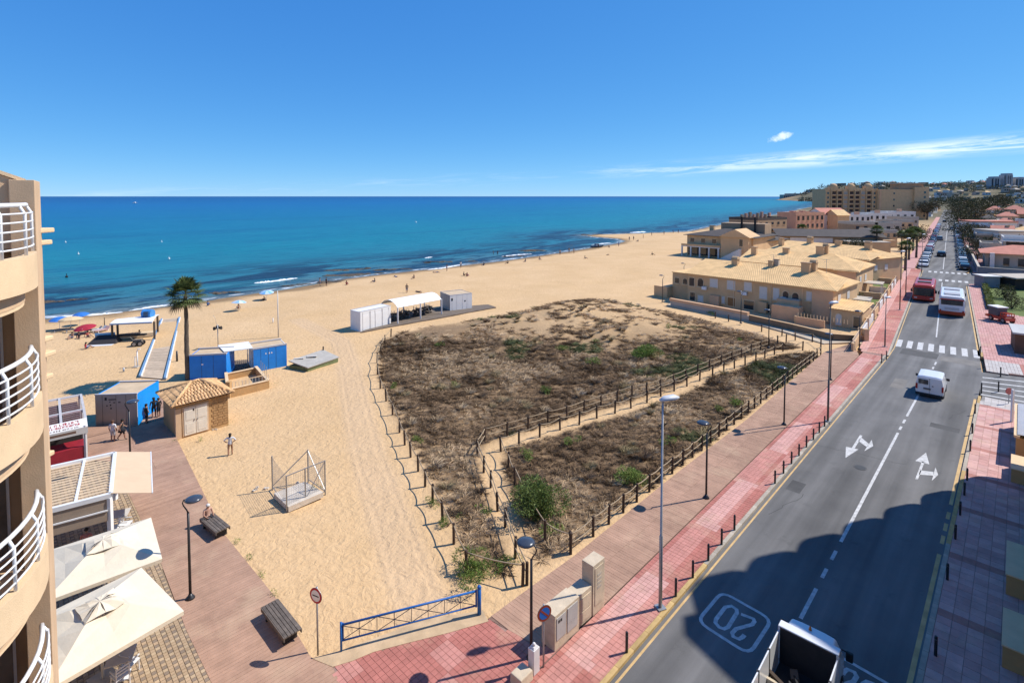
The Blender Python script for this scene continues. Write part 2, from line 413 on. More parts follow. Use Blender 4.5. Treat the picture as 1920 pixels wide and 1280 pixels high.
def ground_material():
    m = bpy.data.materials.new('sand_and_soil'); m.use_nodes = True
    n, l = m.node_tree.nodes, m.node_tree.links; b = n['Principled BSDF']
    b.inputs['Roughness'].default_value = 0.95; b.inputs['Specular IOR Level'].default_value = 0.15
    geo = n.new('ShaderNodeNewGeometry'); at = n.new('ShaderNodeAttribute'); at.attribute_name = 'shade'
    sp = n.new('ShaderNodeSeparateColor'); l.new(at.outputs['Color'], sp.inputs[0])
    def noise(scale, detail=5, rough=0.6, dist=0.0):
        t = n.new('ShaderNodeTexNoise'); t.inputs['Scale'].default_value = scale; t.inputs['Detail'].default_value = detail
        t.inputs['Roughness'].default_value = rough; t.inputs['Distortion'].default_value = dist
        l.new(geo.outputs['Position'], t.inputs['Vector']); return t
    def ramp(inp, a, c):
        r = n.new('ShaderNodeMapRange'); l.new(inp, r.inputs[0]); r.inputs[1].default_value = a; r.inputs[2].default_value = c; return r.outputs[0]
    def mix(f_, c1, c2):
        x = n.new('ShaderNodeMix'); x.data_type = 'RGBA'
        if isinstance(f_, float): x.inputs[0].default_value = f_
        else: l.new(f_, x.inputs[0])
        for i, c in ((6, c1), (7, c2)):
            if isinstance(c, tuple): x.inputs[i].default_value = (*c, 1)
            else: l.new(c, x.inputs[i])
        return x.outputs[2]
    def mul(a, c):
        x = n.new('ShaderNodeMath'); x.operation = 'MULTIPLY'; x.use_clamp = True
        for i, q in ((0, a), (1, c)):
            if isinstance(q, float): x.inputs[i].default_value = q
            else: l.new(q, x.inputs[i])
        return x.outputs[0]
    base = mix(ramp(noise(0.13, 4).outputs[0], 0.3, 0.7), (0.58, 0.38, 0.19), (0.66, 0.445, 0.24))
    base = mix(mul(ramp(noise(1.6, 6, 0.7, 1.2).outputs[0], 0.48, 0.74), 0.5), base, (0.47, 0.30, 0.15))
    base = mix(mul(ramp(noise(9.0, 3).outputs[0], 0.62, 0.75), 0.35), base, (0.36, 0.22, 0.10))
    wetc = mix(sp.outputs[0], base, (0.27, 0.175, 0.09))
    soil = mix(ramp(noise(2.2, 6, 0.7).outputs[0], 0.3, 0.7), (0.12, 0.076, 0.043), (0.27, 0.175, 0.095))
    lit = mul(sp.outputs[1], ramp(noise(0.55, 5, 0.65).outputs[0], 0.24, 0.44))
    c = mix(lit, wetc, soil)
    town = mix(ramp(noise(0.012, 6, 0.7).outputs[0], 0.35, 0.65), (0.055, 0.062, 0.03), (0.21, 0.17, 0.11))
    c = mix(sp.outputs[2], c, town)
    l.new(c, b.inputs['Base Color'])
    # wheel ruts along the fence, by distance from their line
    tk = n.new('ShaderNodeAttribute'); tk.attribute_name = 'track'
    def m2(op, a, c=None):
        x = n.new('ShaderNodeMath'); x.operation = op
        for i, q in ((0, a), (1, c)):
            if q is None: continue
            if isinstance(q, float): x.inputs[i].default_value = q
            else: l.new(q, x.inputs[i])
        return x.outputs[0]
    rutm = n.new('ShaderNodeMapRange'); rutm.interpolation_type = 'SMOOTHSTEP'; l.new(m2('ABSOLUTE', tk.outputs['Fac']), rutm.inputs[0])
    rutm.inputs[1].default_value = 0.7; rutm.inputs[2].default_value = 1.5; rutm.inputs[3].default_value = 1.0; rutm.inputs[4].default_value = 0.0
    rut = m2('MULTIPLY', m2('SINE', m2('MULTIPLY', m2('ADD', tk.outputs['Fac'], m2('MULTIPLY', noise(0.8, 3).outputs[0], 0.35)), 13.0)), rutm.outputs[0])
    c = mix(m2('MULTIPLY', rutm.outputs[0], 0.35), c, (0.56, 0.40, 0.26)); l.new(c, b.inputs['Base Color'])
    # churned sand: footprints and ripples
    h1 = noise(1.9, 3, 0.55, 1.6); h2 = noise(5.5, 3, 0.6, 0.8)
    vor = n.new('ShaderNodeTexVoronoi'); vor.inputs['Scale'].default_value = 2.6; vor.feature = 'SMOOTH_F1'
    nd = noise(1.3, 2); va = n.new('ShaderNodeVectorMath'); va.operation = 'ADD'
    l.new(geo.outputs['Position'], va.inputs[0]); l.new(nd.outputs['Color'], va.inputs[1]); l.new(va.outputs[0], vor.inputs['Vector'])
    ad = n.new('ShaderNodeMath'); ad.operation = 'MULTIPLY_ADD'; l.new(h2.outputs[0], ad.inputs[0]); ad.inputs[1].default_value = 0.45; l.new(h1.outputs[0], ad.inputs[2])
    ad2 = n.new('ShaderNodeMath'); ad2.operation = 'MULTIPLY_ADD'; l.new(vor.outputs['Distance'], ad2.inputs[0]); ad2.inputs[1].default_value = 0.55; l.new(ad.outputs[0], ad2.inputs[2])
    bp = n.new('ShaderNodeBump'); bp.inputs['Strength'].default_value = 0.85; bp.inputs['Distance'].default_value = 0.085
    l.new(m2('ADD', ad2.outputs[0], m2('MULTIPLY', rut, 0.10)), bp.inputs['Height']); l.new(bp.outputs[0], b.inputs['Normal'])
    return m
ground = link('ground', np_mesh('ground', np.stack([GX.ravel(), GY.ravel(), GZ], 1), GF, ground_material(), cols, smooth=True))
TRK = [P2(*p) for p in [(810, 1180), (770, 1080), (728, 960), (690, 850), (668, 760), (655, 690), (640, 640), (560, 600)]]
tk_ = seg_dist(GX.ravel(), GY.ravel(), TRK)
_a = ground.data.attributes.new('track', 'FLOAT', 'POINT'); _a.data.foreach_set('value', np.minimum(tk_, 9).astype(np.float32))
tag(ground, kind='structure')

# ------------------------------------------------------------------ sea
def sea_material():
    m = bpy.data.materials.new('sea_water'); m.use_nodes = True
    n, l = m.node_tree.nodes, m.node_tree.links; b = n['Principled BSDF']
    b.inputs['Roughness'].default_value = 0.32; b.inputs['IOR'].default_value = 1.33; b.inputs['Specular IOR Level'].default_value = 0.16
    geo = n.new('ShaderNodeNewGeometry'); at = n.new('ShaderNodeAttribute'); at.attribute_name = 'shade'
    sp = n.new('ShaderNodeSeparateColor'); l.new(at.outputs['Color'], sp.inputs[0])
    def noise(scale, detail, rough=0.6, dist=0.0, st=(1, 1, 1)):
        mp = n.new('ShaderNodeMapping'); mp.inputs['Scale'].default_value = (st[1], st[0], 1); mr = n.new('ShaderNodeMapping'); mr.inputs['Rotation'].default_value = (0, 0, R(-49)); l.new(geo.outputs['Position'], mr.inputs[0]); l.new(mr.outputs[0], mp.inputs[0])
        t = n.new('ShaderNodeTexNoise'); t.inputs['Scale'].default_value = scale; t.inputs['Detail'].default_value = detail
        t.inputs['Roughness'].default_value = rough; t.inputs['Distortion'].default_value = dist
        l.new(mp.outputs[0], t.inputs['Vector']); return t.outputs[0]
    def rng(i, a, c, x=0.0, y=1.0):
        r = n.new('ShaderNodeMapRange'); l.new(i, r.inputs[0]); r.interpolation_type = 'SMOOTHSTEP'
        for k, v in enumerate((a, c, x, y)): r.inputs[k + 1].default_value = v
        return r.outputs[0]
    def mix(f_, c1, c2):
        x = n.new('ShaderNodeMix'); x.data_type = 'RGBA'; l.new(f_, x.inputs[0])
        for i, c in ((6, c1), (7, c2)):
            if isinstance(c, tuple): x.inputs[i].default_value = (*c, 1)
            else: l.new(c, x.inputs[i])
        return x.outputs[2]
    def mm(op, a, c):
        x = n.new('ShaderNodeMath'); x.operation = op; x.use_clamp = op == 'MULTIPLY'
        for i, q in ((0, a), (1, c)):
            if isinstance(q, float): x.inputs[i].default_value = q
            else: l.new(q, x.inputs[i])
        return x.outputs[0]
    # distance offshore, log scaled, stored in R; roughened so bands do not run straight
    ds = mm('ADD', sp.outputs[0], mm('MULTIPLY', mm('SUBTRACT', noise(0.02, 6, 0.6, 0.6, (1, 0.35, 1)), 0.5), 0.16))
    rp = n.new('ShaderNodeValToRGB'); l.new(ds, rp.inputs[0])
    e = rp.color_ramp.elements
    stops = [(0.0, (0.16, 0.15, 0.11)), (0.14, (0.07, 0.15, 0.165)), (0.28, (0.022, 0.145, 0.185)), (0.44, (0.003, 0.165, 0.215)), (0.60, (0.0, 0.13, 0.235)), (0.76, (0.0, 0.10, 0.27)), (0.90, (0.0, 0.062, 0.22)), (1.0, (0.002, 0.05, 0.185))]
    e[0].position, e[0].color = stops[0][0], (*stops[0][1], 1); e[1].position, e[1].color = stops[-1][0], (*stops[-1][1], 1)
    for p_, c_ in stops[1:-1]:
        q = e.new(p_); q.color = (*c_, 1)
    c = rp.outputs[0]
    # shallow bay lightens to turquoise further up the coast
    c = mix(mm('MULTIPLY', sp.outputs[1], 0.55), c, (0.01, 0.22, 0.27))
    # weed and rock beds near the shore
    weed = mm('MULTIPLY', rng(noise(0.13, 8, 0.68, 0.8, (1, 0.34, 1)), 0.445, 0.51), mm('MULTIPLY', rng(ds, 0.05, 0.11), rng(ds, 0.26, 0.40, 1.0, 0.0)))
    c = mix(mm('MULTIPLY', weed, 0.97), c, (0.008, 0.022, 0.04))
    rock = mm('MULTIPLY', rng(noise(0.16, 7, 0.66, 1.0, (1, 0.3, 1)), 0.555, 0.61), mm('MULTIPLY', rng(ds, 0.03, 0.07), rng(ds, 0.17, 0.28, 1.0, 0.0)))
    c = mix(mm('MULTIPLY', rock, 0.8), c, (0.055, 0.038, 0.022))
    # deep-water cat's-paws
    c = mix(mm('MULTIPLY', rng(noise(0.012, 6, 0.7, 0.4, (1, 0.12, 1)), 0.55, 0.72), 0.35), c, (0.006, 0.10, 0.20))
    # ripples: light and shade of crests and troughs painted into the water colour
    rip = noise(0.11, 8, 0.72, 0.5, (1, 0.22, 1)); rip2 = noise(0.45, 6, 0.7, 0.4, (1, 0.3, 1))
    rip3 = noise(0.03, 8, 0.75, 0.5, (1, 0.16, 1))
    c = mix(mm('MULTIPLY', rng(rip, 0.50, 0.64), 0.42), c, (0.02, 0.23, 0.29))
    c = mix(mm('MULTIPLY', rng(rip2, 0.50, 0.66), 0.5), c, (0.0, 0.045, 0.10))
    c = mix(mm('MULTIPLY', rng(rip3, 0.52, 0.62), 0.4), c, (0.0, 0.06, 0.15))
    # foam at the water's edge
    fo = mm('MULTIPLY', rng(noise(0.7, 7, 0.7, 1.0, (1, 0.4, 1)), 0.50, 0.60), mm('MULTIPLY', rng(sp.outputs[0], 0.008, 0.03), rng(sp.outputs[0], 0.05, 0.085, 1.0, 0.0)))
    c = mix(fo, c, (0.72, 0.74, 0.74))
    l.new(c, b.inputs['Base Color'])
    w1 = noise(0.32, 7, 0.62, 0.3, (1, 0.28, 1)); w2 = noise(1.6, 4, 0.6, 0.2, (1, 0.4, 1))
    h = mm('ADD', w1, mm('MULTIPLY', w2, 0.22))
    bp = n.new('ShaderNodeBump'); bp.inputs['Strength'].default_value = 0.75; bp.inputs['Distance'].default_value = 0.8
    l.new(h, bp.inputs['Height']); l.new(bp.outputs[0], b.inputs['Normal'])
    return m
sx = axis(-120, 120, 1.6, -30000, 9000, 1.09); sy = axis(60, 280, 1.6, 20, 45000, 1.07)
SX, SY = np.meshgrid(sx, sy); SXr, SYr = SX.ravel(), SY.ravel()
sd = seg_dist(SXr, SYr, SHORE); sland = in_poly(SXr, SYr, LAND)
ds_ = np.where(sland, 0, np.log10(1 + np.minimum(sd, 6000) / 3.0) / 3.3)
bay_ = np.where(sland, 0, np.exp(-((np.log(np.maximum(sd, 1)) - 5.2) / 1.1) ** 2) * sstep(20, 420, SXr) * (1 - sstep(900, 2500, SYr)))
nx, ny = len(sx), len(sy)
ii, jj = np.meshgrid(np.arange(nx - 1), np.arange(ny - 1)); k0 = (jj * nx + ii).ravel()
SF = np.stack([k0, k0 + 1, k0 + nx + 1, k0 + nx], 1)
keep = ~(sland[SF].all(1) & (seg_dist(SXr[SF[:, 0]], SYr[SF[:, 0]], SHORE) > np.maximum(6, 0.08 * SYr[SF[:, 0]])))
sea = link('sea', np_mesh('sea', np.stack([SXr, SYr, np.full(SXr.shape, SEA_Z)], 1), SF[keep], sea_material(), np.stack([ds_, bay_, ds_ * 0], 1), smooth=True))
tag(sea, kind='structure')
M_foam = mat('foam', (0.78, 0.80, 0.80), 0.7, 0.1, 2.0, 0.6, 9)
def breaker(pts, w, seed):
    r = random.Random(seed); mb = MB(); L = [P(x, y, SEA_Z) for x, y in pts]; seg = []
    for a, b in zip(L, L[1:]):
        for i in range(14): seg.append(a.lerp(b, i / 14))
    prev = None
    for i, p in enumerate(seg):
        t = i / (len(seg) - 1); ww = w * (math.sin(math.pi * min(1, max(0, t))) ** 0.5) * (0.55 + 0.9 * r.random())
        q = [p + Vector((0, -ww * 0.6, 0.02)), p + Vector((0, 0, 0.02 + 0.16 * ww)), p + Vector((0, ww * 0.5 * r.random(), 0.03))]
        if prev: mb.face(prev[0], q[0], q[1], prev[1]); mb.face(prev[1], q[1], q[2], prev[2])
        prev = q
    mb.build('breaking_wave', M_foam, sea, smooth=True)
breaker([(476, 531), (510, 528), (562, 521)], 1.3, 1)
breaker([(800, 506), (830, 503), (868, 496)], .9, 2)
breaker([(88, 595), (180, 590), (235, 585)], 0.8, 3)
breaker([(240, 583), (290, 575), (330, 571)], 0.7, 4)
breaker([(940, 481), (970, 478), (1000, 476)], .9, 5)
breaker([(1180, 436.5), (1215, 434.8)], 2.0, 6)
breaker([(1108, 459), (1150, 455)], 1.0, 9)
breaker([(796, 484), (812, 482)], .8, 10)

# low rocks showing at the water's edge
M_rock = mat('shore_rock', (0.10, 0.075, 0.05), 0.9, 0.35, 1.5, 0.9, 4)
def rock(px, py, w, seed):
    r = random.Random(seed); p = P(px, py, SEA_Z - 0.05); mb = MB()
    for i in range(9):
        a = r.uniform(-1, 1)
        mb.ball((a * w * 0.55, a * w * .25 + r.uniform(-1, 1) * w * 0.16, -.04), w * r.uniform(0.10, 0.34), w * r.uniform(0.06, 0.18), w * r.uniform(0.012, 0.04) + .05, 11, 6)
    mb.v = [(x + (vnoise(np.array([x * 3.1 + seed]), np.array([y * 3.7]), .9)[0] - .5) * w * .10, y + (vnoise(np.array([x * 2.3]), np.array([y * 3.1 + seed]), .9)[0] - .5) * w * .10, z + (vnoise(np.array([x * 4.1]), np.array([y * 4.7 + seed * 3]), .8)[0] - .5) * .16) for x, y, z in mb.v]
    o = mb.build('shore_rock', M_rock, None, False, p); return o
for i, (px, py, w, s_) in enumerate([(690, 514, 5.0, 'in the shallows below the white beach tent'), (655, 506, 6.5, 'dark reef top furthest out from the white tent'), (110, 565, 4.5, 'in the water left of the beach shelter'),
                                     (1110, 440.5, 7, 'at the tip of the sand spit'), (890, 490, 4, 'by the waterline right of the breaking wave'), (600, 530, 6, 'flat reef edge just offshore below the first breaker end'), (640, 517, 8, 'long flat reef offshore, left of the two biggest'), (735, 505, 6, 'flat reef right of the two biggest'), (430, 549, 5, 'at the waterline right of the palm crown'), (560, 535, 4, 'small reef under the breaking wave end'), (820, 492, 6, 'flat reef offshore above the tent'), (1010, 470, 8, 'sandy reef by the shore pool'), (960, 481, 5, 'low reef at the shore left of the pool')]):
    tag(rock(px, py, w, i), 'low dark brown rock ' + s_, 'rock', 'rocks at the waterline')

# ------------------------------------------------------------------ roads and pavements
def asphalt():
    m = mat('asphalt', (0.125, 0.12, 0.114), 0.88, 0.2, 0.22, 0.35, 90.0, col2=(0.175, 0.168, 0.158))
    n, l = m.node_tree.nodes, m.node_tree.links; b = n['Principled BSDF']
    src = b.inputs['Base Color'].links[0].from_socket
    geo = n.new('ShaderNodeNewGeometry'); mp = n.new('ShaderNodeMapping'); mp.inputs['Scale'].default_value = (0.05, 1.1, 1)
    mr = n.new('ShaderNodeMapping'); mr.inputs['Rotation'].default_value = (0, 0, -NR.rz); l.new(geo.outputs['Position'], mr.inputs[0]); l.new(mr.outputs[0], mp.inputs[0])
    t = n.new('ShaderNodeTexNoise'); t.inputs['Scale'].default_value = 1.0; t.inputs['Detail'].default_value = 4; l.new(mp.outputs[0], t.inputs['Vector'])
    g = n.new('ShaderNodeTexNoise'); g.inputs['Scale'].default_value = 55; g.inputs['Detail'].default_value = 3; l.new(geo.outputs['Position'], g.inputs['Vector'])
    x = n.new('ShaderNodeMix'); x.data_type = 'RGBA'; x.blend_type = 'MULTIPLY'; x.inputs[0].default_value = 1
    r = n.new('ShaderNodeMapRange'); l.new(t.outputs[0], r.inputs[0]); r.inputs[1].default_value = 0.3; r.inputs[2].default_value = 0.7; r.inputs[3].default_value = 0.66; r.inputs[4].default_value = 1.22
    l.new(src, x.inputs[6]); l.new(r.outputs[0], x.inputs[7])
    x2 = n.new('ShaderNodeMix'); x2.data_type = 'RGBA'; x2.blend_type = 'MULTIPLY'; x2.inputs[0].default_value = 1
    r2 = n.new('ShaderNodeMapRange'); l.new(g.outputs[0], r2.inputs[0]); r2.inputs[1].default_value = 0.3; r2.inputs[2].default_value = 0.7; r2.inputs[3].default_value = 0.85; r2.inputs[4].default_value = 1.15
    l.new(x.outputs[2], x2.inputs[6]); l.new(r2.outputs[0], x2.inputs[7])
    # tyre-polished wheel tracks and oil drips along the lanes
    sx_ = n.new('ShaderNodeSeparateXYZ'); l.new(mr.outputs[0], sx_.inputs[0])
    wv = n.new('ShaderNodeMath'); wv.operation = 'MULTIPLY_ADD'; l.new(sx_.outputs[1], wv.inputs[0]); wv.inputs[1].default_value = 3.5; wv.inputs[2].default_value = 0.9
    sn = n.new('ShaderNodeMath'); sn.operation = 'SINE'; l.new(wv.outputs[0], sn.inputs[0])
    r3 = n.new('ShaderNodeMapRange'); l.new(sn.outputs[0], r3.inputs[0]); r3.inputs[1].default_value = -1; r3.inputs[3].default_value = .90; r3.inputs[4].default_value = 1.06
    st_ = n.new('ShaderNodeTexNoise'); st_.inputs['Scale'].default_value = .8; st_.inputs['Detail'].default_value = 6; st_.inputs['Roughness'].default_value = .75; l.new(geo.outputs['Position'], st_.inputs['Vector'])
    r4 = n.new('ShaderNodeMapRange'); l.new(st_.outputs[0], r4.inputs[0]); r4.inputs[1].default_value = .58; r4.inputs[2].default_value = .74; r4.inputs[3].default_value = 1.0; r4.inputs[4].default_value = .72
    mu = n.new('ShaderNodeMath'); mu.operation = 'MULTIPLY'; l.new(r3.outputs[0], mu.inputs[0]); l.new(r4.outputs[0], mu.inputs[1])
    x3 = n.new('ShaderNodeMix'); x3.data_type = 'RGBA'; x3.blend_type = 'MULTIPLY'; x3.inputs[0].default_value = 1; l.new(x2.outputs[2], x3.inputs[6]); l.new(mu.outputs[0], x3.inputs[7]); l.new(x3.outputs[2], b.inputs['Base Color'])
    return m
M_asph = asphalt()
VL, VR, VL2, VR2 = -9.35, -2.05, -4.32, 2.79        # kerb lines, near and far stretch
UBL, UBR = 64.1, 62.6                               # where the road bends
road = MB()
road.face(NR.w(-6, VL), NR.w(-6, VR), NR.w(UBR, VR), NR.w(UBL, VL))
f0L, f0R = NR.w(UBL, VL), NR.w(UBR, VR)
fuL, fuR = FR.uv(f0L)[0], FR.uv(f0R)[0]
pl, pr = f0L, f0R
for u in (110, 146, 152, 330, 480, 800):
    a, b = (-5.5, 3.9) if u > 147 else (VL2, VR2)
    ql, qr = FR.w(u, a), FR.w(u, b)
    road.face(pl, pr, qr, ql); pl, pr = ql, qr
road_o = road.build('road', M_asph); tag(road_o, kind='structure')
# side streets to the right
ss = MB()
ss.face(P(1838, 741), P(1838, 697), P(1990, 716), P(1990, 772))
ss.build('side_street', M_asph, None, loc=(0, 0, -0.004)); tag(bpy.data.objects['side_street'], kind='structure')
ss = MB(); ss.face(P(1812, 535), P(1806, 512), P(1990, 516), P(1990, 536))
tag(ss.build('side_street', M_asph, None, loc=(0, 0, -0.004)), kind='structure')

M_white = mat('road_paint', (0.36, 0.35, 0.33), 0.8, 0.22, 4.0, 0.2, 60, col2=(0.66, 0.65, 0.62), detail=8)
M_yel = mat('yellow_paint', (0.56, 0.37, 0.16), 0.8, 0.25, 1.5, 0.2, 60)
def ribbon(mb, pts, w, closed=False, z=0.004):
    pts = [Vector((p[0], p[1], z)) for p in pts]; n = len(pts); L = []
    for i in range(n):
        a = pts[(i - 1) % n] if (closed or i) else pts[0]; b = pts[(i + 1) % n] if (closed or i < n - 1) else pts[-1]
        d1 = (pts[i] - a); d2 = (b - pts[i])
        d = (d1.normalized() if d1.length > 1e-6 else Vector()) + (d2.normalized() if d2.length > 1e-6 else Vector()); d.normalize()
        r = Vector((d.y, -d.x, 0)) * w / 2; L.append((pts[i] - r, pts[i] + r))
    for i in range(n if closed else n - 1):
        j = (i + 1) % n; mb.face(L[i][0], L[i][1], L[j][1], L[j][0])
Z5 = lambda x, y: P2(1500 + 0.2813 * x, 640 + 0.2813 * y)
Z6 = lambda x, y: P2(1280 + x / 3.0, 960 + y / 3.0)
def flat(polys, label, name='road_marking', m=None):
    mb = MB()
    for q in polys: mb.face(*[Vector((a[0], a[1], 0.004)) for a in q])
    o = mb.build(name, m or M_white, road_o); o['label'] = label; return o
flat([[Z5(345, 708), Z5(363, 714), Z5(416, 628), Z5(400, 622)], [Z5(303, 775), Z5(390, 718), Z5(306, 700)], [Z5(388, 662), Z5(444, 702), Z5(460, 682), Z5(408, 640)], [Z5(488, 697), Z5(478, 655), Z5(428, 730)]], 'white arrow for straight on or left in the oncoming lane', 'lane_arrow')
flat([[Z5(768, 916), Z5(786, 918), Z5(830, 805), Z5(812, 800)], [Z5(840, 740), Z5(768, 795), Z5(862, 818)], [Z5(802, 858), Z5(792, 886), Z5(888, 893), Z5(890, 868)], [Z5(921, 888), Z5(903, 838), Z5(878, 928)]], 'white arrow for straight on or right at the shadow edge', 'lane_arrow')
def rounded(c):
    out = []
    n = len(c)
    for i in range(n):
        p, a, b = Vector(c[i]), Vector(c[i - 1]), Vector(c[(i + 1) % n]); r = 0.42
        s_, e_ = p + (a - p).normalized() * r, p + (b - p).normalized() * r
        for t in (0, .25, .5, .75, 1): q = (s_.lerp(p, t)).lerp(p.lerp(e_, t), t); out.append((q.x, q.y))
    return out
sp_mb = MB()
box20 = [Z6(222, 445), Z6(502, 603), Z6(374, 800), Z6(82, 612)]
ribbon(sp_mb, rounded(box20), 0.13, True)
ribbon(sp_mb, [Z6(*q) for q in [(240, 532), (275, 526), (303, 545), (305, 565), (255, 645), (232, 655), (205, 645), (184, 620), (188, 600)]], 0.15, True)
ribbon(sp_mb, [Z6(*q) for q in [(328, 572), (398, 598), (404, 612), (392, 630), (300, 655), (278, 678), (284, 698), (316, 712), (336, 702), (348, 688)]], 0.15)
o = sp_mb.build('speed_marking', M_white, road_o); o['label'] = 'white 20 in a rounded frame painted in the oncoming lane'
# the same sign for the other lane, half under the lorry (same shape, turned round)
cen = Vector(((box20[0][0] + box20[2][0]) / 2, (box20[0][1] + box20[2][1]) / 2, 0))
o2 = link('speed_marking', o.data, road_o)
tgt = Vector((*Z6(985, 1010), 0)); o2.matrix_local = Matrix.Translation(tgt) @ Matrix.Rotation(math.pi, 4, 'Z') @ Matrix.Translation(-cen)
o2['label'] = 'white 20 in a rounded frame beside the lorry'
# centre line
VC = -5.6
cl_ = [(Z6(670, 600), Z6(757, 430)), (Z6(790, 370), Z6(817, 320)), (Z6(842, 268), Z6(867, 218)), (Z6(893, 167), Z5(652, 608)), (Z5(666, 588), Z5(678, 566)), (Z5(688, 544), Z5(700, 520)), (Z5(712, 498), Z5(800, 320)),
       (Z5(840, 216), Z5(845, 196)), (Z5(854, 178), Z5(858, 164)), (Z5(861, 150), Z5(865, 130))]
for a, b in cl_:
    ua, ub = NR.uv(a)[0], NR.uv(b)[0]; mb = MB()
    ribbon(mb, [NR.w(ua, VC + 0.004 * max(0, ua - 45)), NR.w(ub, VC + 0.004 * max(0, ub - 45))], 0.14); mb.build('centre_line_dash', M_white, road_o)
mb = MB(); ribbon(mb, [FR.w(77, -0.80), FR.w(127, -0.75)], 0.13); mb.build('centre_line_dash', M_white, road_o)
mb = MB(); ribbon(mb, [FR.w(150, -0.8), FR.w(500, -0.8)], 0.13); mb.build('centre_line_dash', M_white, road_o)
# zebra crossings
for k in range(8):
    v0 = VL2 + 0.22 + k * 0.905; mb = MB()
    mb.face(FR.w(69.6, v0, .004), FR.w(69.6, v0 + .47, .004), FR.w(73.1, v0 + .47, .004), FR.w(73.1, v0, .004)); mb.build('crossing_stripe', M_white, road_o)
for uu in (129.0, 142.5):
    for k in range(7):
        v0 = -3.2 + k * 0.95; mb = MB()
        mb.face(FR.w(uu, v0, .004), FR.w(uu, v0 + .5, .004), FR.w(uu + 2.6, v0 + .5, .004), FR.w(uu + 2.6, v0, .004)); mb.build('crossing_stripe', M_white, road_o)
for k in range(5):
    mb = MB(); a, b = (1840, 707 + k * 8.0), (1985, 722 + k * 10.5)
    ribbon(mb, [P2(*a), P2(*b)], 0.26, z=0.002); mb.build('crossing_stripe', M_white, bpy.data.objects['side_street'])
# yellow edge lines
yl = MB(); ribbon(yl, [NR.w(2, VL + .17), NR.w(UBL, VL + .17), FR.w(fuL + 4, VL2 + .17), FR.w(146, VL2 + .17)], 0.085)
yl.build('yellow_edge_line', M_yel, road_o)
uR = NR.uv(P2(1838, 742))[0]
dash = [(2, 12.5)] + [(13.2 + i * 1.25, 13.9 + i * 1.25) for i in range(3)] + [(18.6, 30)] + [(31 + i * 1.3, 31.8 + i * 1.3) for i in range(3)] + [(35.3, uR - 1.2)]
for a, b in dash:
    mb = MB(); ribbon(mb, [NR.w(a, VR - .15), NR.w(b, VR - .15)], 0.15); mb.build('yellow_edge_line', M_yel, road_o)
mb = MB(); ribbon(mb, [FR.w(70.5, VR2 - .15), FR.w(125, VR2 - .15)], 0.13); mb.build('yellow_edge_line', M_yel, road_o)
# worn asphalt: repair patches and cracks
M_patch = mat('asphalt_patch', (0.085, 0.082, 0.078), .9, .2, .8, .3, 80); M_crack = mat('crack_seal', (0.035, 0.034, 0.033), .8); M_scuff = mat('asphalt_dusty', (0.19, 0.175, 0.155), .95, .25, .9, .2, 60)
for u, v, a, b, m in ((66.2, -8.6, 2.4, 3.0, M_patch), (66.0, -5.4, 2.2, 3.0, M_scuff), (31, -8.9, 1.3, .7, M_patch), (46.5, -4.2, .9, 1.6, M_patch), (54, -7.6, 3.0, .9, M_scuff)):
    mb = MB(); mb.face(*[NR.w(x, y, .0022) for x, y in ((u, v), (u, v + b), (u + a, v + b), (u + a, v))]); mb.build('asphalt_patch', m, road_o)
_cr = random.Random(4)
for u, v, n_, du, dv in ((38, -9.0, 9, .1, .55), (57, -8.6, 9, .25, .5), (62.5, -9.0, 12, -.05, .55), (49, -3.4, 7, .5, .15), (28, -8.8, 8, .45, .12)):
    mb = MB(); pts = []
    for i in range(n_): pts.append(NR.w(u + du * i + _cr.uniform(-.12, .12), v + dv * i + _cr.uniform(-.12, .12)))
    ribbon(mb, pts, .022, z=.003); mb.build('crack', M_crack, road_o)
# manhole cover
mh = MB(); c = P(1613, 876, 0.004); mh.cyl((c.x, c.y, 0.0), 0.33, 0.012, 20); mh.m = 1; mh.cyl((c.x, c.y, 0.0), 0.27, 0.016, 20)
mh.build('manhole_cover', [mat('iron', (0.09, 0.085, 0.08), 0.6, 0.2, 6, 0.3, 40, 0.4), mat('iron_dark', (0.05, 0.05, 0.05), 0.6)], road_o)

# kerbs: one stone per metre
M_kerb = mat('kerb_stone', (0.42, 0.36, 0.28), 0.9, 0.2, 3.0, 0.4, 30, objrand=0.12)
M_kerby = mat('kerb_yellow', (0.50, 0.34, 0.14), 0.9, 0.25, 2.0, 0.4, 30, objrand=0.12)
kst = MB().box((0, 0, -0.25), (0.985, 0.17, 0.37)).mesh('kerb_stone', M_kerb); ksy = MB().box((0, 0, -0.25), (0.985, 0.17, 0.37)).mesh('kerb_stone', M_kerby)
kl = thing('kerb', None, None); kl['kind'] = 'structure'
for i in range(2, 64):
    o = link('kerb_stone', ksy if i in range(14, 22) else kst, kl, NR.w(i + .5, VL - .085), NR.rz)
for i in range(0, 76):
    p = FR.w(fuL + .5 + i, VL2 - .085); link('kerb_stone', kst, kl, p, FR.rz)
kr = thing('kerb', None, None); kr['kind'] = 'structure'
for i in range(2, int(uR)):
    link('kerb_stone', ksy if (30 < i < 40 or i > uR - 3) else kst, kr, NR.w(i + .5, VR + .085), NR.rz)
for i in range(0, 55):
    link('kerb_stone', ksy if i < 2 else kst, kr, FR.w(70.5 + i, VR2 + .085), FR.rz)

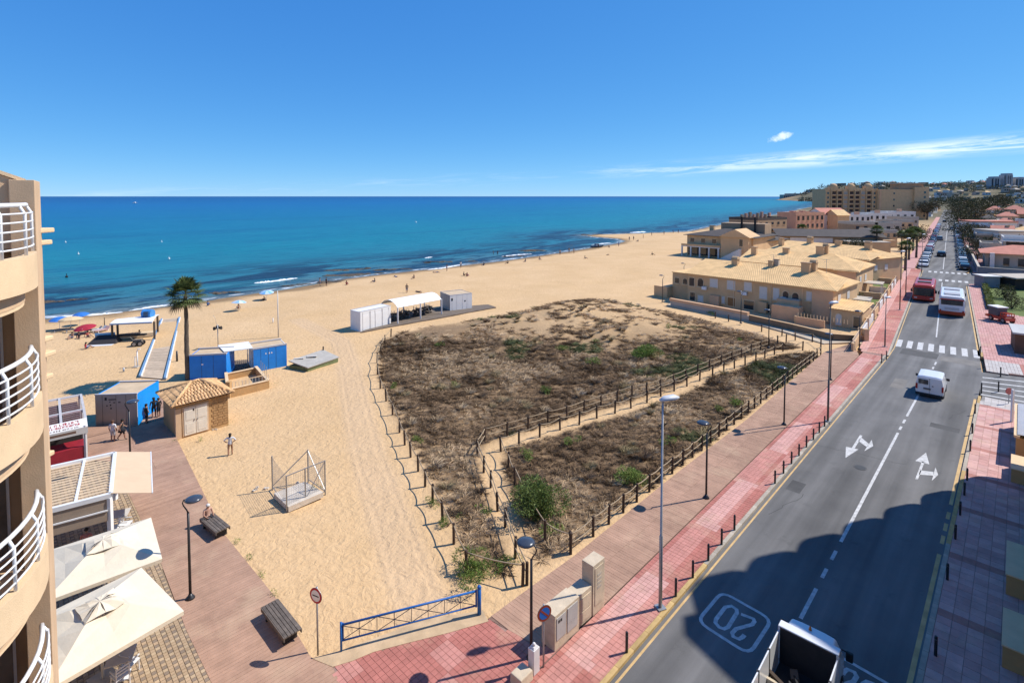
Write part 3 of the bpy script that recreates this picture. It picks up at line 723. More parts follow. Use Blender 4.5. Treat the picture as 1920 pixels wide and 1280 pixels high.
# ---- paving: near pieces laid one by one, the rest as one joined field
PAVE = attr_mat('paving_clay', 'shade', 0.85)
def _pave_noise():
    n, l = PAVE.node_tree.nodes, PAVE.node_tree.links; b = n['Principled BSDF']
    src = b.inputs['Base Color'].links[0].from_socket; geo = n.new('ShaderNodeNewGeometry')
    t = n.new('ShaderNodeTexNoise'); t.inputs['Scale'].default_value = 1.3; t.inputs['Detail'].default_value = 7; t.inputs['Roughness'].default_value = 0.7; l.new(geo.outputs['Position'], t.inputs['Vector'])
    r = n.new('ShaderNodeMapRange'); l.new(t.outputs[0], r.inputs[0]); r.inputs[1].default_value = .3; r.inputs[2].default_value = .7; r.inputs[3].default_value = .80; r.inputs[4].default_value = 1.14
    x = n.new('ShaderNodeMix'); x.data_type = 'RGBA'; x.blend_type = 'MULTIPLY'; x.inputs[0].default_value = 1
    l.new(src, x.inputs[6]); l.new(r.outputs[0], x.inputs[7])
    # blown sand lying in drifts
    t3 = n.new('ShaderNodeTexNoise'); t3.inputs['Scale'].default_value = .42; t3.inputs['Detail'].default_value = 8; t3.inputs['Roughness'].default_value = .68; l.new(geo.outputs['Position'], t3.inputs['Vector'])
    r3 = n.new('ShaderNodeMapRange'); l.new(t3.outputs[0], r3.inputs[0]); r3.inputs[1].default_value = .52; r3.inputs[2].default_value = .72; r3.inputs[4].default_value = .5
    x4 = n.new('ShaderNodeMix'); x4.data_type = 'RGBA'; l.new(r3.outputs[0], x4.inputs[0]); l.new(x.outputs[2], x4.inputs[6]); x4.inputs[7].default_value = (.56, .40, .26, 1); l.new(x4.outputs[2], b.inputs['Base Color'])
    t2 = n.new('ShaderNodeTexNoise'); t2.inputs['Scale'].default_value = 40; l.new(geo.outputs['Position'], t2.inputs['Vector'])
    bp = n.new('ShaderNodeBump'); bp.inputs['Strength'].default_value = .25; bp.inputs['Distance'].default_value = .01; l.new(t2.outputs[0], bp.inputs['Height']); l.new(bp.outputs[0], b.inputs['Normal'])
_pave_noise()
M_joint = mat('joint_mortar', (0.30, 0.19, 0.15), 0.95, 0.2, 4)
BOXF = np.array([(4, 5, 6, 7), (0, 1, 5, 4), (1, 2, 6, 5), (2, 3, 7, 6), (3, 0, 4, 7)])
def pave(owner, cells, single_name, n_single, z, h=0.05, field_name='paving_field', seed=1):
    """cells: list of (4 corner xy, colour). Nearest n_single become pieces of their own."""
    r = np.random.default_rng(seed)
    cells = sorted(cells, key=lambda c: sum(q[1] for q in c[0]))
    vis = [c for c in cells if 0 < sum(q[1] for q in c[0])]
    V, F, C = [], [], []
    palette = {}
    for i, (q, col) in enumerate(cells):
        dz = r.uniform(0, 0.006); sh = 1 + r.uniform(-.06, .06)
        top = z + dz
        if i < n_single:
            cx_, cy_ = sum(a[0] for a in q) / 4, sum(a[1] for a in q) / 4
            key = (tuple(round(c * sh, 2) for c in col), tuple((round(a[0] - cx_, 2), round(a[1] - cy_, 2)) for a in q))
            if key not in palette:
                vv = np.array([(a[0] - cx_, a[1] - cy_, -h) for a in q] + [(a[0] - cx_, a[1] - cy_, 0) for a in q])
                palette[key] = np_mesh(single_name, vv, BOXF, PAVE, np.tile(np.array(col) * sh, (8, 1)))
            link(single_name, palette[key], owner, (cx_, cy_, top))
        else:
            k = len(V); V += [(a[0], a[1], top - h) for a in q] + [(a[0], a[1], top) for a in q]
            F += [tuple(b + k for b in f) for f in BOXF]; C += [tuple(c * sh for c in col)] * 8
    if F:
        o = link(field_name, np_mesh(field_name, np.array(V), np.array(F), PAVE, np.array(C)), owner); o['kind'] = 'stuff'
def grid_cells(fr, u0, u1, v0, v1, su, sv, col, gap=0.012, keep=None, shift=0.0):
    out = []; row = 0; u = u0
    while u < u1 - 1e-6:
        ue = min(u + su, u1); v = v0 - (shift * sv if row % 2 else 0)
        while v < v1 - 1e-6:
            a, b = max(v, v0), min(v + sv, v1); v += sv
            if b - a < 0.04: continue
            cu, cv = (u + ue) / 2, (a + b) / 2; w = fr.w(cu, cv)
            if keep and not keep(w.x, w.y): continue
            q = [fr.w(x, y) for x, y in ((u + gap / 2, b - gap / 2), (ue - gap / 2, b - gap / 2), (ue - gap / 2, a + gap / 2), (u + gap / 2, a + gap / 2))]
            out.append(([(p.x, p.y) for p in q], col(cu, cv, w)))
        u = ue; row += 1
    return out
def row_cells(fr, poly, u0, u1, su, sv, col, gap=0.008):
    """Boards laid across a polygon, each cut to its edge."""
    uv = [fr.uv(p) for p in poly]; out = []; u = u0; n = len(uv)
    def cross(uu):
        x = []
        for i in range(n):
            (a, b), (c, d) = uv[i], uv[(i + 1) % n]
            if (a > uu) != (c > uu): x.append(b + (d - b) * (uu - a) / (c - a))
        return sorted(x)
    while u < u1:
        c0, c1 = cross(u + gap / 2), cross(u + su - gap / 2)
        if len(c0) == len(c1):
            for k in range(0, len(c0) - 1, 2):
                m = max(1, math.ceil((c0[k + 1] - c0[k]) / sv))
                for j in range(m):
                    f0, f1 = j / m, (j + 1) / m
                    a0, a1 = c0[k] + (c0[k + 1] - c0[k]) * f0 + gap / 2, c0[k] + (c0[k + 1] - c0[k]) * f1 - gap / 2
                    b0, b1 = c1[k] + (c1[k + 1] - c1[k]) * f0 + gap / 2, c1[k] + (c1[k + 1] - c1[k]) * f1 - gap / 2
                    if a1 - a0 < .03 or b1 - b0 < .03: continue
                    q = [fr.w(u + gap / 2, a1), fr.w(u + su - gap / 2, b1), fr.w(u + su - gap / 2, b0), fr.w(u + gap / 2, a0)]
                    w = fr.w(u + su / 2, (a0 + a1) / 2); out.append(([(p.x, p.y) for p in q], col(u, (a0 + a1) / 2, w)))
        u += su
    return out
def inside(poly):
    def f(x, y): return bool(in_poly(np.array([x]), np.array([y]), poly)[0])
    return f
ZP = 0.115
RED, PINK, ROSE = (0.44, 0.165, 0.13), (0.60, 0.33, 0.28), (0.52, 0.235, 0.19)
def red_col(u, v, w):
    seg = int((u + 1.5) // 5.2)
    if v > -9.95 or v < -11.1: return RED if seg % 3 else ROSE
    if (u + 1.5) % 5.2 < 0.5: return PINK
    return (PINK if seg % 2 else ROSE) if v < -10.3 else (ROSE if seg % 2 else RED)
def under(owner, poly, z, m=M_joint, t=0.35): return MB().prism(poly, z - t, z).build('bed', m, owner)
sw = thing('sidewalk', None, None); sw['kind'] = 'structure'; sw['label'] = 'red and pink block paved sidewalk along the left kerb'
Lw = [NR.w(2, -11.27), NR.w(2, VL - .17), NR.w(UBL, VL - .17), NR.w(UBL - .5, -11.27)]
under(sw, [(p.x, p.y) for p in Lw], ZP - .012)
pave(sw, grid_cells(NR, 2, 63.4, -11.26, VL - .18, 0.21, 0.21, red_col, 0.014), 'paving_block', 280, ZP, seed=2)
# plaza of red blocks between the gate and the sidewalk
PLZ = [P2(622, 1252), P2(760, 1205), P2(915, 1165), P2(1010, 1218), P2(1060, 1208), P2(1085, 1190)] + [(NR.w(15.7, -11.29).x, NR.w(15.7, -11.29).y), (NR.w(8, -11.29).x, NR.w(8, -11.29).y)] + [P2(700, 1420)]
pz = thing('plaza', None, None); pz['kind'] = 'structure'; pz['label'] = 'red block paving in front of the blue gate'
under(pz, PLZ, ZP - .014)
pave(pz, grid_cells(NR, 4, 27, -26, -11.29, 0.21, 0.21, lambda u, v, w: RED if (int(u * 1.1) + int(v * .9)) % 5 else ROSE, 0.014, inside(PLZ)), 'paving_block', 260, ZP - .002, seed=3)
# promenade of boards across the walking direction
M_bed2 = mat('deck_bed', (0.20, 0.125, 0.09), 0.95, 0.2, 4)
pm = thing('promenade', None, None); pm['kind'] = 'structure'; pm['label'] = 'brown boarded promenade beside the dune fence'
PROM = [NR.w(15.7, -11.31), NR.w(61.5, -11.31), NR.w(63.5, -13.0), NR.w(62.5, -14.2), NR.w(20.5, -14.2), NR.w(14.0, -14.6)]
PROMP = [P2(915, 1164), P2(1012, 1219)] + [(NR.w(u, -11.31).x, NR.w(u, -11.31).y) for u in (16.2, 62)] + [P2(1600, 644), P2(1545, 662), P2(1400, 789), P2(1270, 889), P2(1075, 1047), P2(1000, 1101)]
under(pm, PROMP, ZP - .012, M_bed2)
def brown(u, v, w):
    k = vnoise(np.array([u]), np.array([v * .2]), 1.3)[0]
    return tuple(c * (0.93 + .14 * k) for c in ((0.41, 0.25, 0.17) if v < -12.35 else (0.38, 0.23, 0.156)))
pave(pm, row_cells(NR, PROMP, 8, 64, 0.155, 1.9, brown), 'board', 120, ZP - .001, seed=4)
# left boardwalk towards the beach
BWF = Frame(-44.2)
BW = [P2(150, 803), P2(262, 799), P2(298, 742), P2(330, 742), P2(332, 826), P2(419, 1003), P2(516, 1123), P2(583, 1237), P2(622, 1252), P2(700, 1420), P2(470, 1440), P2(349, 1186), P2(297, 1048), P2(246, 939), P2(215, 868), P2(160, 866)]
bw = thing('boardwalk', None, None); bw['kind'] = 'structure'; bw['label'] = 'brown boardwalk running down to the beach cabins'
under(bw, BW, ZP - .012, M_bed2)
pave(bw, row_cells(BWF, BW, -2, 52, 0.155, 3.2, lambda u, v, w: tuple(c * 0.98 for c in brown(u, v - 30, w))), 'board', 120, ZP, seed=5)
# cobbled terrace between boardwalk and building
CB = [P2(215, 868), P2(246, 939), P2(297, 1048), P2(349, 1186), P2(470, 1440), (-14, 8), (-34, 20), (-34, 34), P2(120, 868)]
cb = thing('terrace_paving', None, None); cb['kind'] = 'structure'; cb['label'] = 'tan cobbled terrace under the cafe parasols'
under(cb, CB, ZP - .02, mat('terrace_joint', (0.26, 0.19, 0.12), .95, .2, 4))
def cob(u, v, w):
    if int(round(u / .15)) % 2 and int(round(v / .15)) % 2: return (0.25, 0.19, 0.14)
    return [(0.47, 0.35, 0.22), (0.42, 0.30, 0.185), (0.45, 0.32, 0.2)][int(vnoise(np.array([u * 9.1]), np.array([v * 7.7]), 1.0)[0] * 2.99)]
pave(cb, grid_cells(BWF, 12, 50, -6, 7, 0.15, 0.15, cob, 0.02, inside(CB), 0), 'cobble', 200, ZP - .008, seed=6)
# right-hand pavement
rs = thing('sidewalk', None, None); rs['kind'] = 'structure'; rs['label'] = 'pink slab sidewalk along the right kerb, half in shadow'
uq = uR - 2.6
under(rs, [tuple(NR.w(u, v).xy) for u, v in ((2, VR + .17), (2, .6), (uq, .6), (uq, VR + .17))], ZP - .012)
def rcol(u, v, w):
    if abs((u - 2.5) % 4.6) < .45: return (0.43, 0.20, 0.16)
    return [(0.60, 0.36, 0.31), (0.54, 0.30, 0.26), (0.57, 0.34, 0.30)][int(vnoise(np.array([u * 5.3]), np.array([v * 9.7]), 1.0)[0] * 2.99)]
pave(rs, grid_cells(NR, 2, uq, VR + .18, .6, 0.45, 0.45, rcol, 0.014), 'paving_slab', 220, ZP, seed=7)
GREYP = (0.50, 0.46, 0.42)
cq = [tuple(NR.w(uq, VR + .17).xy), tuple(NR.w(uq, .9).xy), P2(1985, 790), P2(1985, 775), P2(1842, 744)]
cor = thing('sidewalk', None, None); cor['kind'] = 'structure'; cor['label'] = 'pale grey dropped corner of pavement before the side street'
under(cor, cq, ZP - .03, mat('joint_grey', (0.25, 0.23, 0.21), .95))
pave(cor, grid_cells(NR, uq - 1, uR + 6, VR, 8, 0.4, 0.4, lambda u, v, w: GREYP, 0.014, inside(cq)), 'paving_slab', 60, ZP - .015, seed=8)
fq = [P2(1839, 696), P2(1834, 664), P2(1813, 540), P2(1813, 534), P2(1840, 533), P2(1857, 585), P2(1950, 600), P2(1985, 640), P2(1985, 714)]
fq[0] = tuple(FR.w(FR.uv(fq[0])[0], VR2 + .18).xy); fq[1] = tuple(FR.w(FR.uv(fq[1])[0], VR2 + .18).xy); fq[2] = tuple(FR.w(FR.uv(fq[2])[0], VR2 + .18).xy); fq[3] = tuple(FR.w(FR.uv(fq[3])[0], VR2 + .18).xy)
fs = thing('sidewalk', None, None); fs['kind'] = 'structure'; fs['label'] = 'pink sidewalk beyond the side street, beside the white bus'
under(fs, fq, ZP - .012)
def fcol(u, v, w):
    if u < 69.0: return GREYP if v < 5.5 else ((0.45, .19, .15) if (v < 7.5 or u > 67.6) else PINK)
    return [(0.56, 0.31, 0.27), (0.53, 0.28, 0.245), (0.585, 0.335, 0.295)][int(vnoise(np.array([u * 3.3]), np.array([v * 5.7]), 1.0)[0] * 2.99)]
pave(fs, grid_cells(FR, 60, 130, VR2 + .18, 30, 0.5, 0.25, fcol, 0.02, inside(fq)), 'paving_slab', 0, ZP, seed=9)
# far left pavement along the garden walls, far right pavement past the side street
fl = thing('sidewalk', None, None); fl['kind'] = 'structure'; fl['label'] = 'red paved sidewalk beside the row house garden walls'
flq = [tuple(NR.w(UBL - .5, -11.27).xy), tuple(FR.w(fuL, VL2 - .18).xy), tuple(FR.w(146, VL2 - .18).xy), tuple(FR.w(146, -7.3).xy), tuple(FR.w(fuL + 2, -7.0).xy)]
under(fl, flq, ZP - .012)
pave(fl, grid_cells(FR, fuL, 146, -7.2, VL2 - .18, 0.5, 0.25, lambda u, v, w: (PINK if v < -6.2 else (ROSE if int(u / 7) % 2 else RED)), 0.02, inside(flq)), 'paving_block', 0, ZP, seed=10)
M_pinkflat = mat('far_paving', (0.50, 0.27, 0.235), 0.9, 0.15, 1.0)
for a, b in ((-8.0, -5.7), (4.1, 6.6)):
    mb = MB(); mb.prism([tuple(FR.w(u, v).xy) for u, v in ((147, a), (147, b), (520, b), (520, a))], -.2, .1)
    o = mb.build('sidewalk', M_pinkflat); tag(o, kind='structure')
# pale lane between the dune and the row houses
M_lane = mat('lane_concrete', (0.50, 0.40, 0.28), 0.95, 0.2, .8, .3, 20)
lane = MB(); lane.prism([P2(1250, 572), P2(1300, 583), P2(1400, 603), P2(1480, 625), P2(1545, 645), P2(1600, 642), P2(1660, 657), P2(1625, 640), P2(1540, 628), P2(1440, 606), P2(1340, 585), P2(1262, 566)], -.3, .06)
tag(lane.build('lane', M_lane), kind='structure')
# weathered concrete apron by the gate
ap = MB(); ap.prism([P2(585, 1240), P2(624, 1256), P2(660, 1245), P2(700, 1228), P2(760, 1212), P2(840, 1192), P2(916, 1170), P2(905, 1150), P2(800, 1165), P2(640, 1225)], -.2, ZP + .014)
tag(ap.build('path', mat('sandy_concrete', (0.52, 0.37, 0.22), .95, .2, 1.5, .4, 20)), kind='structure')

# ================================================================== DUNE SCRUB
def inst_join(name, protos, P_, yaw, scl, which, m, cols, owner=None, tilt=None):
    """Many small clumps joined into one mesh (arrays)."""
    Vs, Fs, Cs, k = [], [], [], 0
    for q, (V, F, C) in enumerate(protos):
        idx = np.where(which == q)[0]
        if not len(idx): continue
        c, s_ = np.cos(yaw[idx])[:, None], np.sin(yaw[idx])[:, None]; sc_ = scl[idx][:, None]
        X = (V[None, :, 0] * c - V[None, :, 1] * s_) * sc_ + P_[idx, 0:1]
        Y = (V[None, :, 0] * s_ + V[None, :, 1] * c) * sc_ + P_[idx, 1:2]
        Z = V[None, :, 2] * sc_ + P_[idx, 2:3]
        n, m_ = len(idx), len(V)
        Vs.append(np.stack([X, Y, Z], 2).reshape(-1, 3))
        Fs.append((F[None] + (np.arange(n) * m_)[:, None, None]).reshape(-1, F.shape[1]) + k); k += n * m_
        Cs.append((C[None] * cols[idx][:, None, :]).reshape(-1, 3))
    return link(name, np_mesh(name, np.concatenate(Vs), np.concatenate(Fs), m, np.concatenate(Cs)), owner)
def twig_clump(r, n, spread, height, w, dark=1.0):
    V, F, C = [], [], []
    for i in range(n):
        a = r.uniform(0, 2 * math.pi); L = r.uniform(0.45, 1.0); d = np.array([math.cos(a), math.sin(a)]); sd = np.array([-d[1], d[0]])
        b = d * r.uniform(0, 0.25) * spread; bend = r.uniform(-.5, .5)
        pts = []
        for t in (0, .4, .75, 1.0):
            xy = b + d * spread * L * t + sd * bend * spread * t * t
            z = height * L * (1.3 * t - 0.75 * t * t) + r.uniform(-.02, .02)
            pts.append((xy, z))
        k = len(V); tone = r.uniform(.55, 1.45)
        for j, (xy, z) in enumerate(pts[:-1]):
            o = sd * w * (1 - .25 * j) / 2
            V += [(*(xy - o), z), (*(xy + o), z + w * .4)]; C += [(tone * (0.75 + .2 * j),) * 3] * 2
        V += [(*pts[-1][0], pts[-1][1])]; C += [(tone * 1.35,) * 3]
        F += [(k, k + 1, k + 3), (k, k + 3, k + 2), (k + 2, k + 3, k + 5), (k + 2, k + 5, k + 4), (k + 4, k + 5, k + 6)]
    return np.array(V), np.array(F), np.array(C)
r_ = np.random.default_rng(11)
protos = [twig_clump(r_, 26, .50, .30, .030), twig_clump(r_, 34, .42, .36, .024), twig_clump(r_, 20, .62, .20, .034), twig_clump(r_, 30, .36, .22, .022)]
NS = 48000
xs = r_.uniform(-18, 36, NS); ys = r_.uniform(18, 84, NS)
d1, l1, du1, tr1, dn1 = fields(xs, ys)
bare = vnoise(xs, ys, 4.2) * .35 + vnoise(xs, ys * 1.4, 1.3) * .4 + vnoise(xs + 7, ys * 1.5, .7) * .25
hill_ = np.exp(-((xs - 10) / 14) ** 2 - ((ys - 66) / 12) ** 2) + .6 * np.exp(-((xs + 9) / 7) ** 2 - ((ys - 62) / 6) ** 2)
dens = np.clip(1.0 - 1.55 * hill_ * (bare > .44) - .4 * (bare > .66), .04, 1) * np.clip(0.35 + (85 - ys) / 60, .3, 1)
dens = dens * (1 - .55 * sstep(50, 64, ys) * (bare > .40))
ok = (dn1 > 0.35) & (tr1 > 0.55) & (r_.random(NS) < dens)
xs, ys = xs[ok], ys[ok]; n_ = len(xs)
pp = np.stack([xs, ys, ground_z(xs, ys) - 0.02], 1)
tone = vnoise(xs, ys, 3.2)
base = np.where((tone > .62)[:, None], np.array([[.42, .30, .18]]), np.where((tone < .3)[:, None], np.array([[.135, .085, .047]]), np.array([[.23, .153, .088]])))
olive = vnoise(xs + 40, ys + 9, 4.0) > .80
base = np.where(olive[:, None], np.array([[.10, .11, .045]]), base) * r_.uniform(.75, 1.3, (n_, 1))
base = base * (1 + .25 * sstep(48, 66, ys))[:, None]
M_scrub = attr_mat('dry_scrub', 'shade', 0.9, 0.15)
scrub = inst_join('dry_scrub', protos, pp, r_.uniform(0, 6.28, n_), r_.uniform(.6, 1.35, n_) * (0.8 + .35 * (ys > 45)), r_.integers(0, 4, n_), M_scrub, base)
# taller dry bushes standing out of the mat
bigp = [twig_clump(r_, 95, .46, .62, .020), twig_clump(r_, 80, .55, .48, .024), twig_clump(r_, 110, .40, .70, .018)]
nb_ = 900; bxs = r_.uniform(-18, 36, nb_); bys = r_.uniform(18, 84, nb_); _q = fields(bxs, bys); okb = (_q[4] > .8) & (_q[3] > .8) & (vnoise(bxs, bys, 2.7) > .42); bxs, bys = bxs[okb], bys[okb]; nb_ = len(bxs)
bt = r_.integers(0, 3, nb_); bcol = np.array([[.40, .30, .19], [.15, .10, .062], [.24, .19, .10]])[bt] * r_.uniform(.8, 1.2, (nb_, 1))
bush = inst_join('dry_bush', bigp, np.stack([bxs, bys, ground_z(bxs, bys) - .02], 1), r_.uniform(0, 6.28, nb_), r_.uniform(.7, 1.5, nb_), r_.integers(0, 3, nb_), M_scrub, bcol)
tag(bush, 'taller dry tufts and bushes standing out of the dune scrub', 'dry bushes', kind='stuff')
tag(scrub, 'tangle of dry brown and straw coloured scrub covering the dune', 'scrub', kind='stuff')

# ------------------------------------------------------------------ green shrubs
M_leaf = attr_mat('leaf', 'shade', 0.6, 0.25)
M_bark = mat('bark', (0.11, 0.08, 0.055), 0.95, 0.3, 6, .8, 20)
def leaf_blob(r, n, rx, ry, rz, size, col, hollow=.35, lump=5, needle=False):
    """Leaf-sized faces spread through a lumpy volume."""
    cs = [np.array([r.normal() * .42 * rx, r.normal() * .42 * ry, rz * r.uniform(.35, .95)]) for _ in range(lump)]
    V, F, C = [], [], []
    for i in range(n):
        c = cs[i % lump]; v = r.normal(size=3); v /= np.linalg.norm(v); q = r.uniform(hollow, 1.0) ** .5
        p = c + v * q * np.array([rx, ry, rz]) * .5
        if p[2] < 0.02: p[2] = r.uniform(.02, .2) * rz
        a = r.normal(size=3); a = a * .6 + v; a /= np.linalg.norm(a); b = np.cross(a, r.normal(size=3)); b /= np.linalg.norm(b) + 1e-9
        s1 = size * r.uniform(.7, 1.4); s2 = s1 * (.25 if needle else .55)
        k = len(V); V += [p - b * s2 * .5, p + a * s1 * .5, p + b * s2 * .5, p + a * s1]
        F.append((k, k + 1, k + 3, k + 2)) if False else F.append((k, k + 2, k + 3, k + 1))
        t = r.uniform(.6, 1.4); C += [np.array(col) * t] * 4
    return np.array(V), np.array(F), np.array(C)
def shrub(name, label, cat, loc, rx, ry, rz, n, size, col, seed, lump=6, group=None, needle=False, stem=True):
    r = np.random.default_rng(seed); t = thing(name, label, cat, loc, r.uniform(0, 6), group)
    V, F, C = leaf_blob(r, n, rx, ry, rz, size, col, lump=lump, needle=needle)
    link('foliage', np_mesh('foliage', V, F, M_leaf, C), t)
    if stem:
        mb = MB()
        for k in range(5):
            a = k * 1.257 + r.uniform(0, .5); mb.tube([(0, 0, -.05), (math.cos(a) * rx * .15, math.sin(a) * ry * .15, rz * .3), (math.cos(a) * rx * .35, math.sin(a) * ry * .35, rz * .6)], [.05 * rx, .035 * rx, .012 * rx], 5)
        mb.build('stem', M_bark, t)
    return t
G1, G2, G3, G4 = (.14, .205, .042), (.20, .265, .06), (.06, .09, .03), (.19, .22, .06)
SH = [((1012, 965), 1.5, 1.5, 1.45, 6500, .12, (.13, .175, .045), 'large round dark green shrub beside the sandy trail', 9),
      ((1190, 905), 1.1, .8, .55, 1700, .10, G2, 'low bright green shrub at the promenade fence by the tall street light', 6),
      ((988, 860), .5, .45, .42, 420, .09, G2, 'small round green shrub right of the trail bend', 5),
      ((1070, 832), .6, .5, .38, 420, .09, G2, 'small green shrub midway along the trail', 5),
      ((1212, 668), 2.0, 1.6, .7, 3200, .13, G1, 'wide flat dark green shrub on the bare dune slope', 9),
      ((1055, 658), .9, .8, .45, 500, .11, G1, 'green shrub left of the wide flat one on the dune slope', 5),
      ((1115, 682), .8, .7, .5, 420, .11, G2, 'green shrub below the two on the dune slope', 5),
      ((1118, 642), .5, .45, .4, 260, .1, G1, 'small dark shrub above the dune slope shrubs', 4),
      ((1025, 737), .55, .5, .45, 360, .1, G1, 'dark green tuft in the middle of the dune scrub', 4),
      ((853, 725), .4, .35, .4, 240, .09, G2, 'small green tuft alone on the left of the dune', 4),
      ((738, 728), .5, .4, .4, 260, .1, G2, 'green tuft just inside the left dune fence', 4),
      ((782, 826), .5, .4, .32, 300, .09, G2, 'green tuft at the left fence below the first bend', 4),
      ((880, 1072), 1.1, .9, .6, 2600, .13, G1, 'spreading feathery green bush at the near fence corner', 7),
      ((958, 1062), .55, .45, .3, 380, .11, G1, 'feathery green bush behind the corner rope posts', 4),
      ((840, 985), .6, .4, .3, 420, .11, G1, 'feathery green tuft leaning through the left fence rope', 4),
      ((808, 950), .45, .35, .26, 300, .1, G1, 'small feathery tuft on the sand by the left fence', 4),
      ((1255, 830), .42, .38, .4, 260, .09, G2, 'small green shrub seen behind the tall street light pole', 4),
      ((1380, 757), .75, .5, .35, 520, .1, G2, 'low bright green mat by the promenade fence at the dark lamp', 6),
      ((1345, 770), .6, .4, .3, 300, .1, G4, 'yellow green grass tuft beside the low green mat', 4),
      ((1030, 993), .6, .5, .35, 420, .1, G2, 'green tufts at the foot of the large round shrub', 5),
      ((1335, 590), .9, .6, .35, 300, .12, G2, 'green creeper on the bank below the row house wall', 4),
      ((1255, 615), .5, .4, .4, 200, .1, G1, 'dark little bush near the top of the dune', 4),
      ((1385, 640), .5, .45, .35, 220, .1, G1, 'dark round bush near the lane end of the dune', 4),
      ((915, 958), .45, .4, .25, 260, .09, G2, 'pale green tuft in scrub left of the trail', 4),
      ((822, 650), .6, .5, .4, 260, .11, G1, 'dark green bush high on the left of the dune', 4),
      ((1240, 832), .3, .3, .25, 120, .08, G2, 'sprig of green left of the tall street light pole', 3)]
for i, (p, a, b, c, n, s_, col, lab, lump) in enumerate(SH):
    shrub('green_shrub', lab, 'shrub', PG(p[0], p[1], -.03), a, b, c, n, s_, col, 40 + i, lump, 'green shrubs on the dune', needle=(i in (12, 13, 14, 15)))
WEEDS = [((445, 1018), 'beside the boardwalk edge below the first bench'), ((465, 1050), 'at the boardwalk edge between the benches'), ((486, 1082), 'small one nearest the second bench'), ((512, 1118), 'touching the end of the second bench'),
         ((375, 827), 'at the hut corner by the path'), ((430, 793), 'against the hut wall beside white stones'), ((512, 722), 'by the low terrace wall'), ((560, 688), 'tall tuft in front of the grey slab'), ((588, 690), 'round tuft in front of the grey slab'), ((327, 832), 'tiny one at the hut door side')]
for i, (p, lab) in enumerate(WEEDS):
    k = (.32, .2) if i in (7, 8) else ((.28, .12) if i in (5, 6) else (.16, .1))
    shrub('weed_tuft', 'green weed tuft on the sand ' + lab, 'weed', PG(p[0], p[1], -.01), k[0] * 1.8, k[0] * 1.4, k[1] * 2.4, 160 if i in (7, 8) else 70, .09, G1 if i % 2 else G2, 90 + i, 3, 'weeds on the sand', True, False)

# ------------------------------------------------------------------ rope fences
M_post = mat('fence_post_wood', (0.075, 0.048, 0.032), 0.85, 0.3, 5, .5, 30, objrand=.25)
M_rope = mat('rope', (0.36, 0.27, 0.17), 0.9, 0.2, 12, .5, 60)
_pm = {}
def post_mesh(h, r):
    k = (round(h, 2), round(r, 3))
    if k not in _pm:
        mb = MB(); mb.tube([(0, 0, -.3), (0, 0, h - .04), (0, 0, h)], [r, r, r * .7], 9); _pm[k] = mb.mesh('post', M_post, False)
    return _pm[k]
def rope_fence(label, px, h=1.0, r=.068, ropes=(0.93, 0.5), sag=.16, lean=None, twin=()):
    """px: feet of the posts in photo coordinates."""
    t = thing('rope_fence', label, 'fence', PG(*px[0])); o0 = t.location.copy(); pts = [PG(*p) for p in px]
    for i, p in enumerate(pts):
        o = link('post', post_mesh(h, r), t, p - o0); o.rotation_euler = (rnd.uniform(-.04, .04), rnd.uniform(-.04, .04) - (lean or 0), rnd.uniform(0, 6))
    for hh in ropes:
        for a, b in zip(pts, pts[1:]):
            s_ = sag * rnd.uniform(.5, 1.3) * (0.55 if hh < .6 else 1); q = []
            for j in range(7):
                f = j / 6; v = a.lerp(b, f) - o0; v.z += h * hh - s_ * 4 * f * (1 - f) * min(1, (b - a).length / 1.8); q.append(v)
            MB().tube(q, .030, 5).build('rope', M_rope, t, True)
    return t
def spaced(a, b, n, gamma=1.0):
    A, B = Vector(P2(*a)), Vector(P2(*b)); out = []
    for i in range(n):
        v = A.lerp(B, i / (n - 1)); d = v.y * _c + CAMH * _s; out.append((CX + FPX * v.x / d, CY - FPX * (v.y * _s - CAMH * _c) / d))
    return out
rope_fence('rope and dark post fence between the open sand and the dune', [(980, 1098), (875, 1073), (851, 1020), (830, 978), (811, 942), (797, 912), (784, 883), (770, 857), (759, 834), (749, 811), (736, 778), (724, 752), (713, 728), (708, 702), (707, 680), (714, 660), (722, 645), (733, 632)], ropes=(.9,), sag=.14)
rope_fence('rope fence on the left and upper side of the sandy trail', [(988, 1096), (966, 1046), (947, 988), (933, 958), (920, 914), (907, 886), (895, 853), (909, 830), (951, 818), (990, 807), (1027, 795), (1063, 786), (1095, 774), (1127, 763), (1157, 755), (1185, 745), (1212, 740), (1238, 731), (1263, 722), (1286, 712), (1308, 703), (1330, 694), (1352, 685), (1372, 677), (1390, 671), (1408, 663), (1426, 657), (1442, 652)], sag=.05)
rope_fence('rope fence on the right and lower side of the sandy trail', [(1070, 1036), (1022, 1013), (966, 907), (953, 877), (939, 846), (973, 834), (1012, 819), (1050, 806), (1086, 796), (1119, 784), (1153, 775), (1183, 765), (1213, 755), (1239, 743), (1264, 733), (1288, 724), (1312, 714), (1336, 706), (1357, 697), (1377, 691), (1397, 685), (1417, 679), (1434, 671), (1452, 665), (1468, 659), (1505, 657)], ropes=(.88,), sag=.18)
rope_fence('rope fence along the edge of the boarded promenade', [(1070, 1038)] + spaced((1112, 1005), (1539, 667), 31), sag=.15)
rope_fence('dark post fence closing the dune along the house lane', [(1458, 646), (1474, 643), (1491, 638), (1523, 641), (1539, 652)], ropes=(.9,), sag=.1)
rope_fence('low dark post row along the lane in front of the row houses', [(1341, 597), (1366, 603), (1428, 622), (1466, 630)], ropes=(), sag=.1, h=.9)

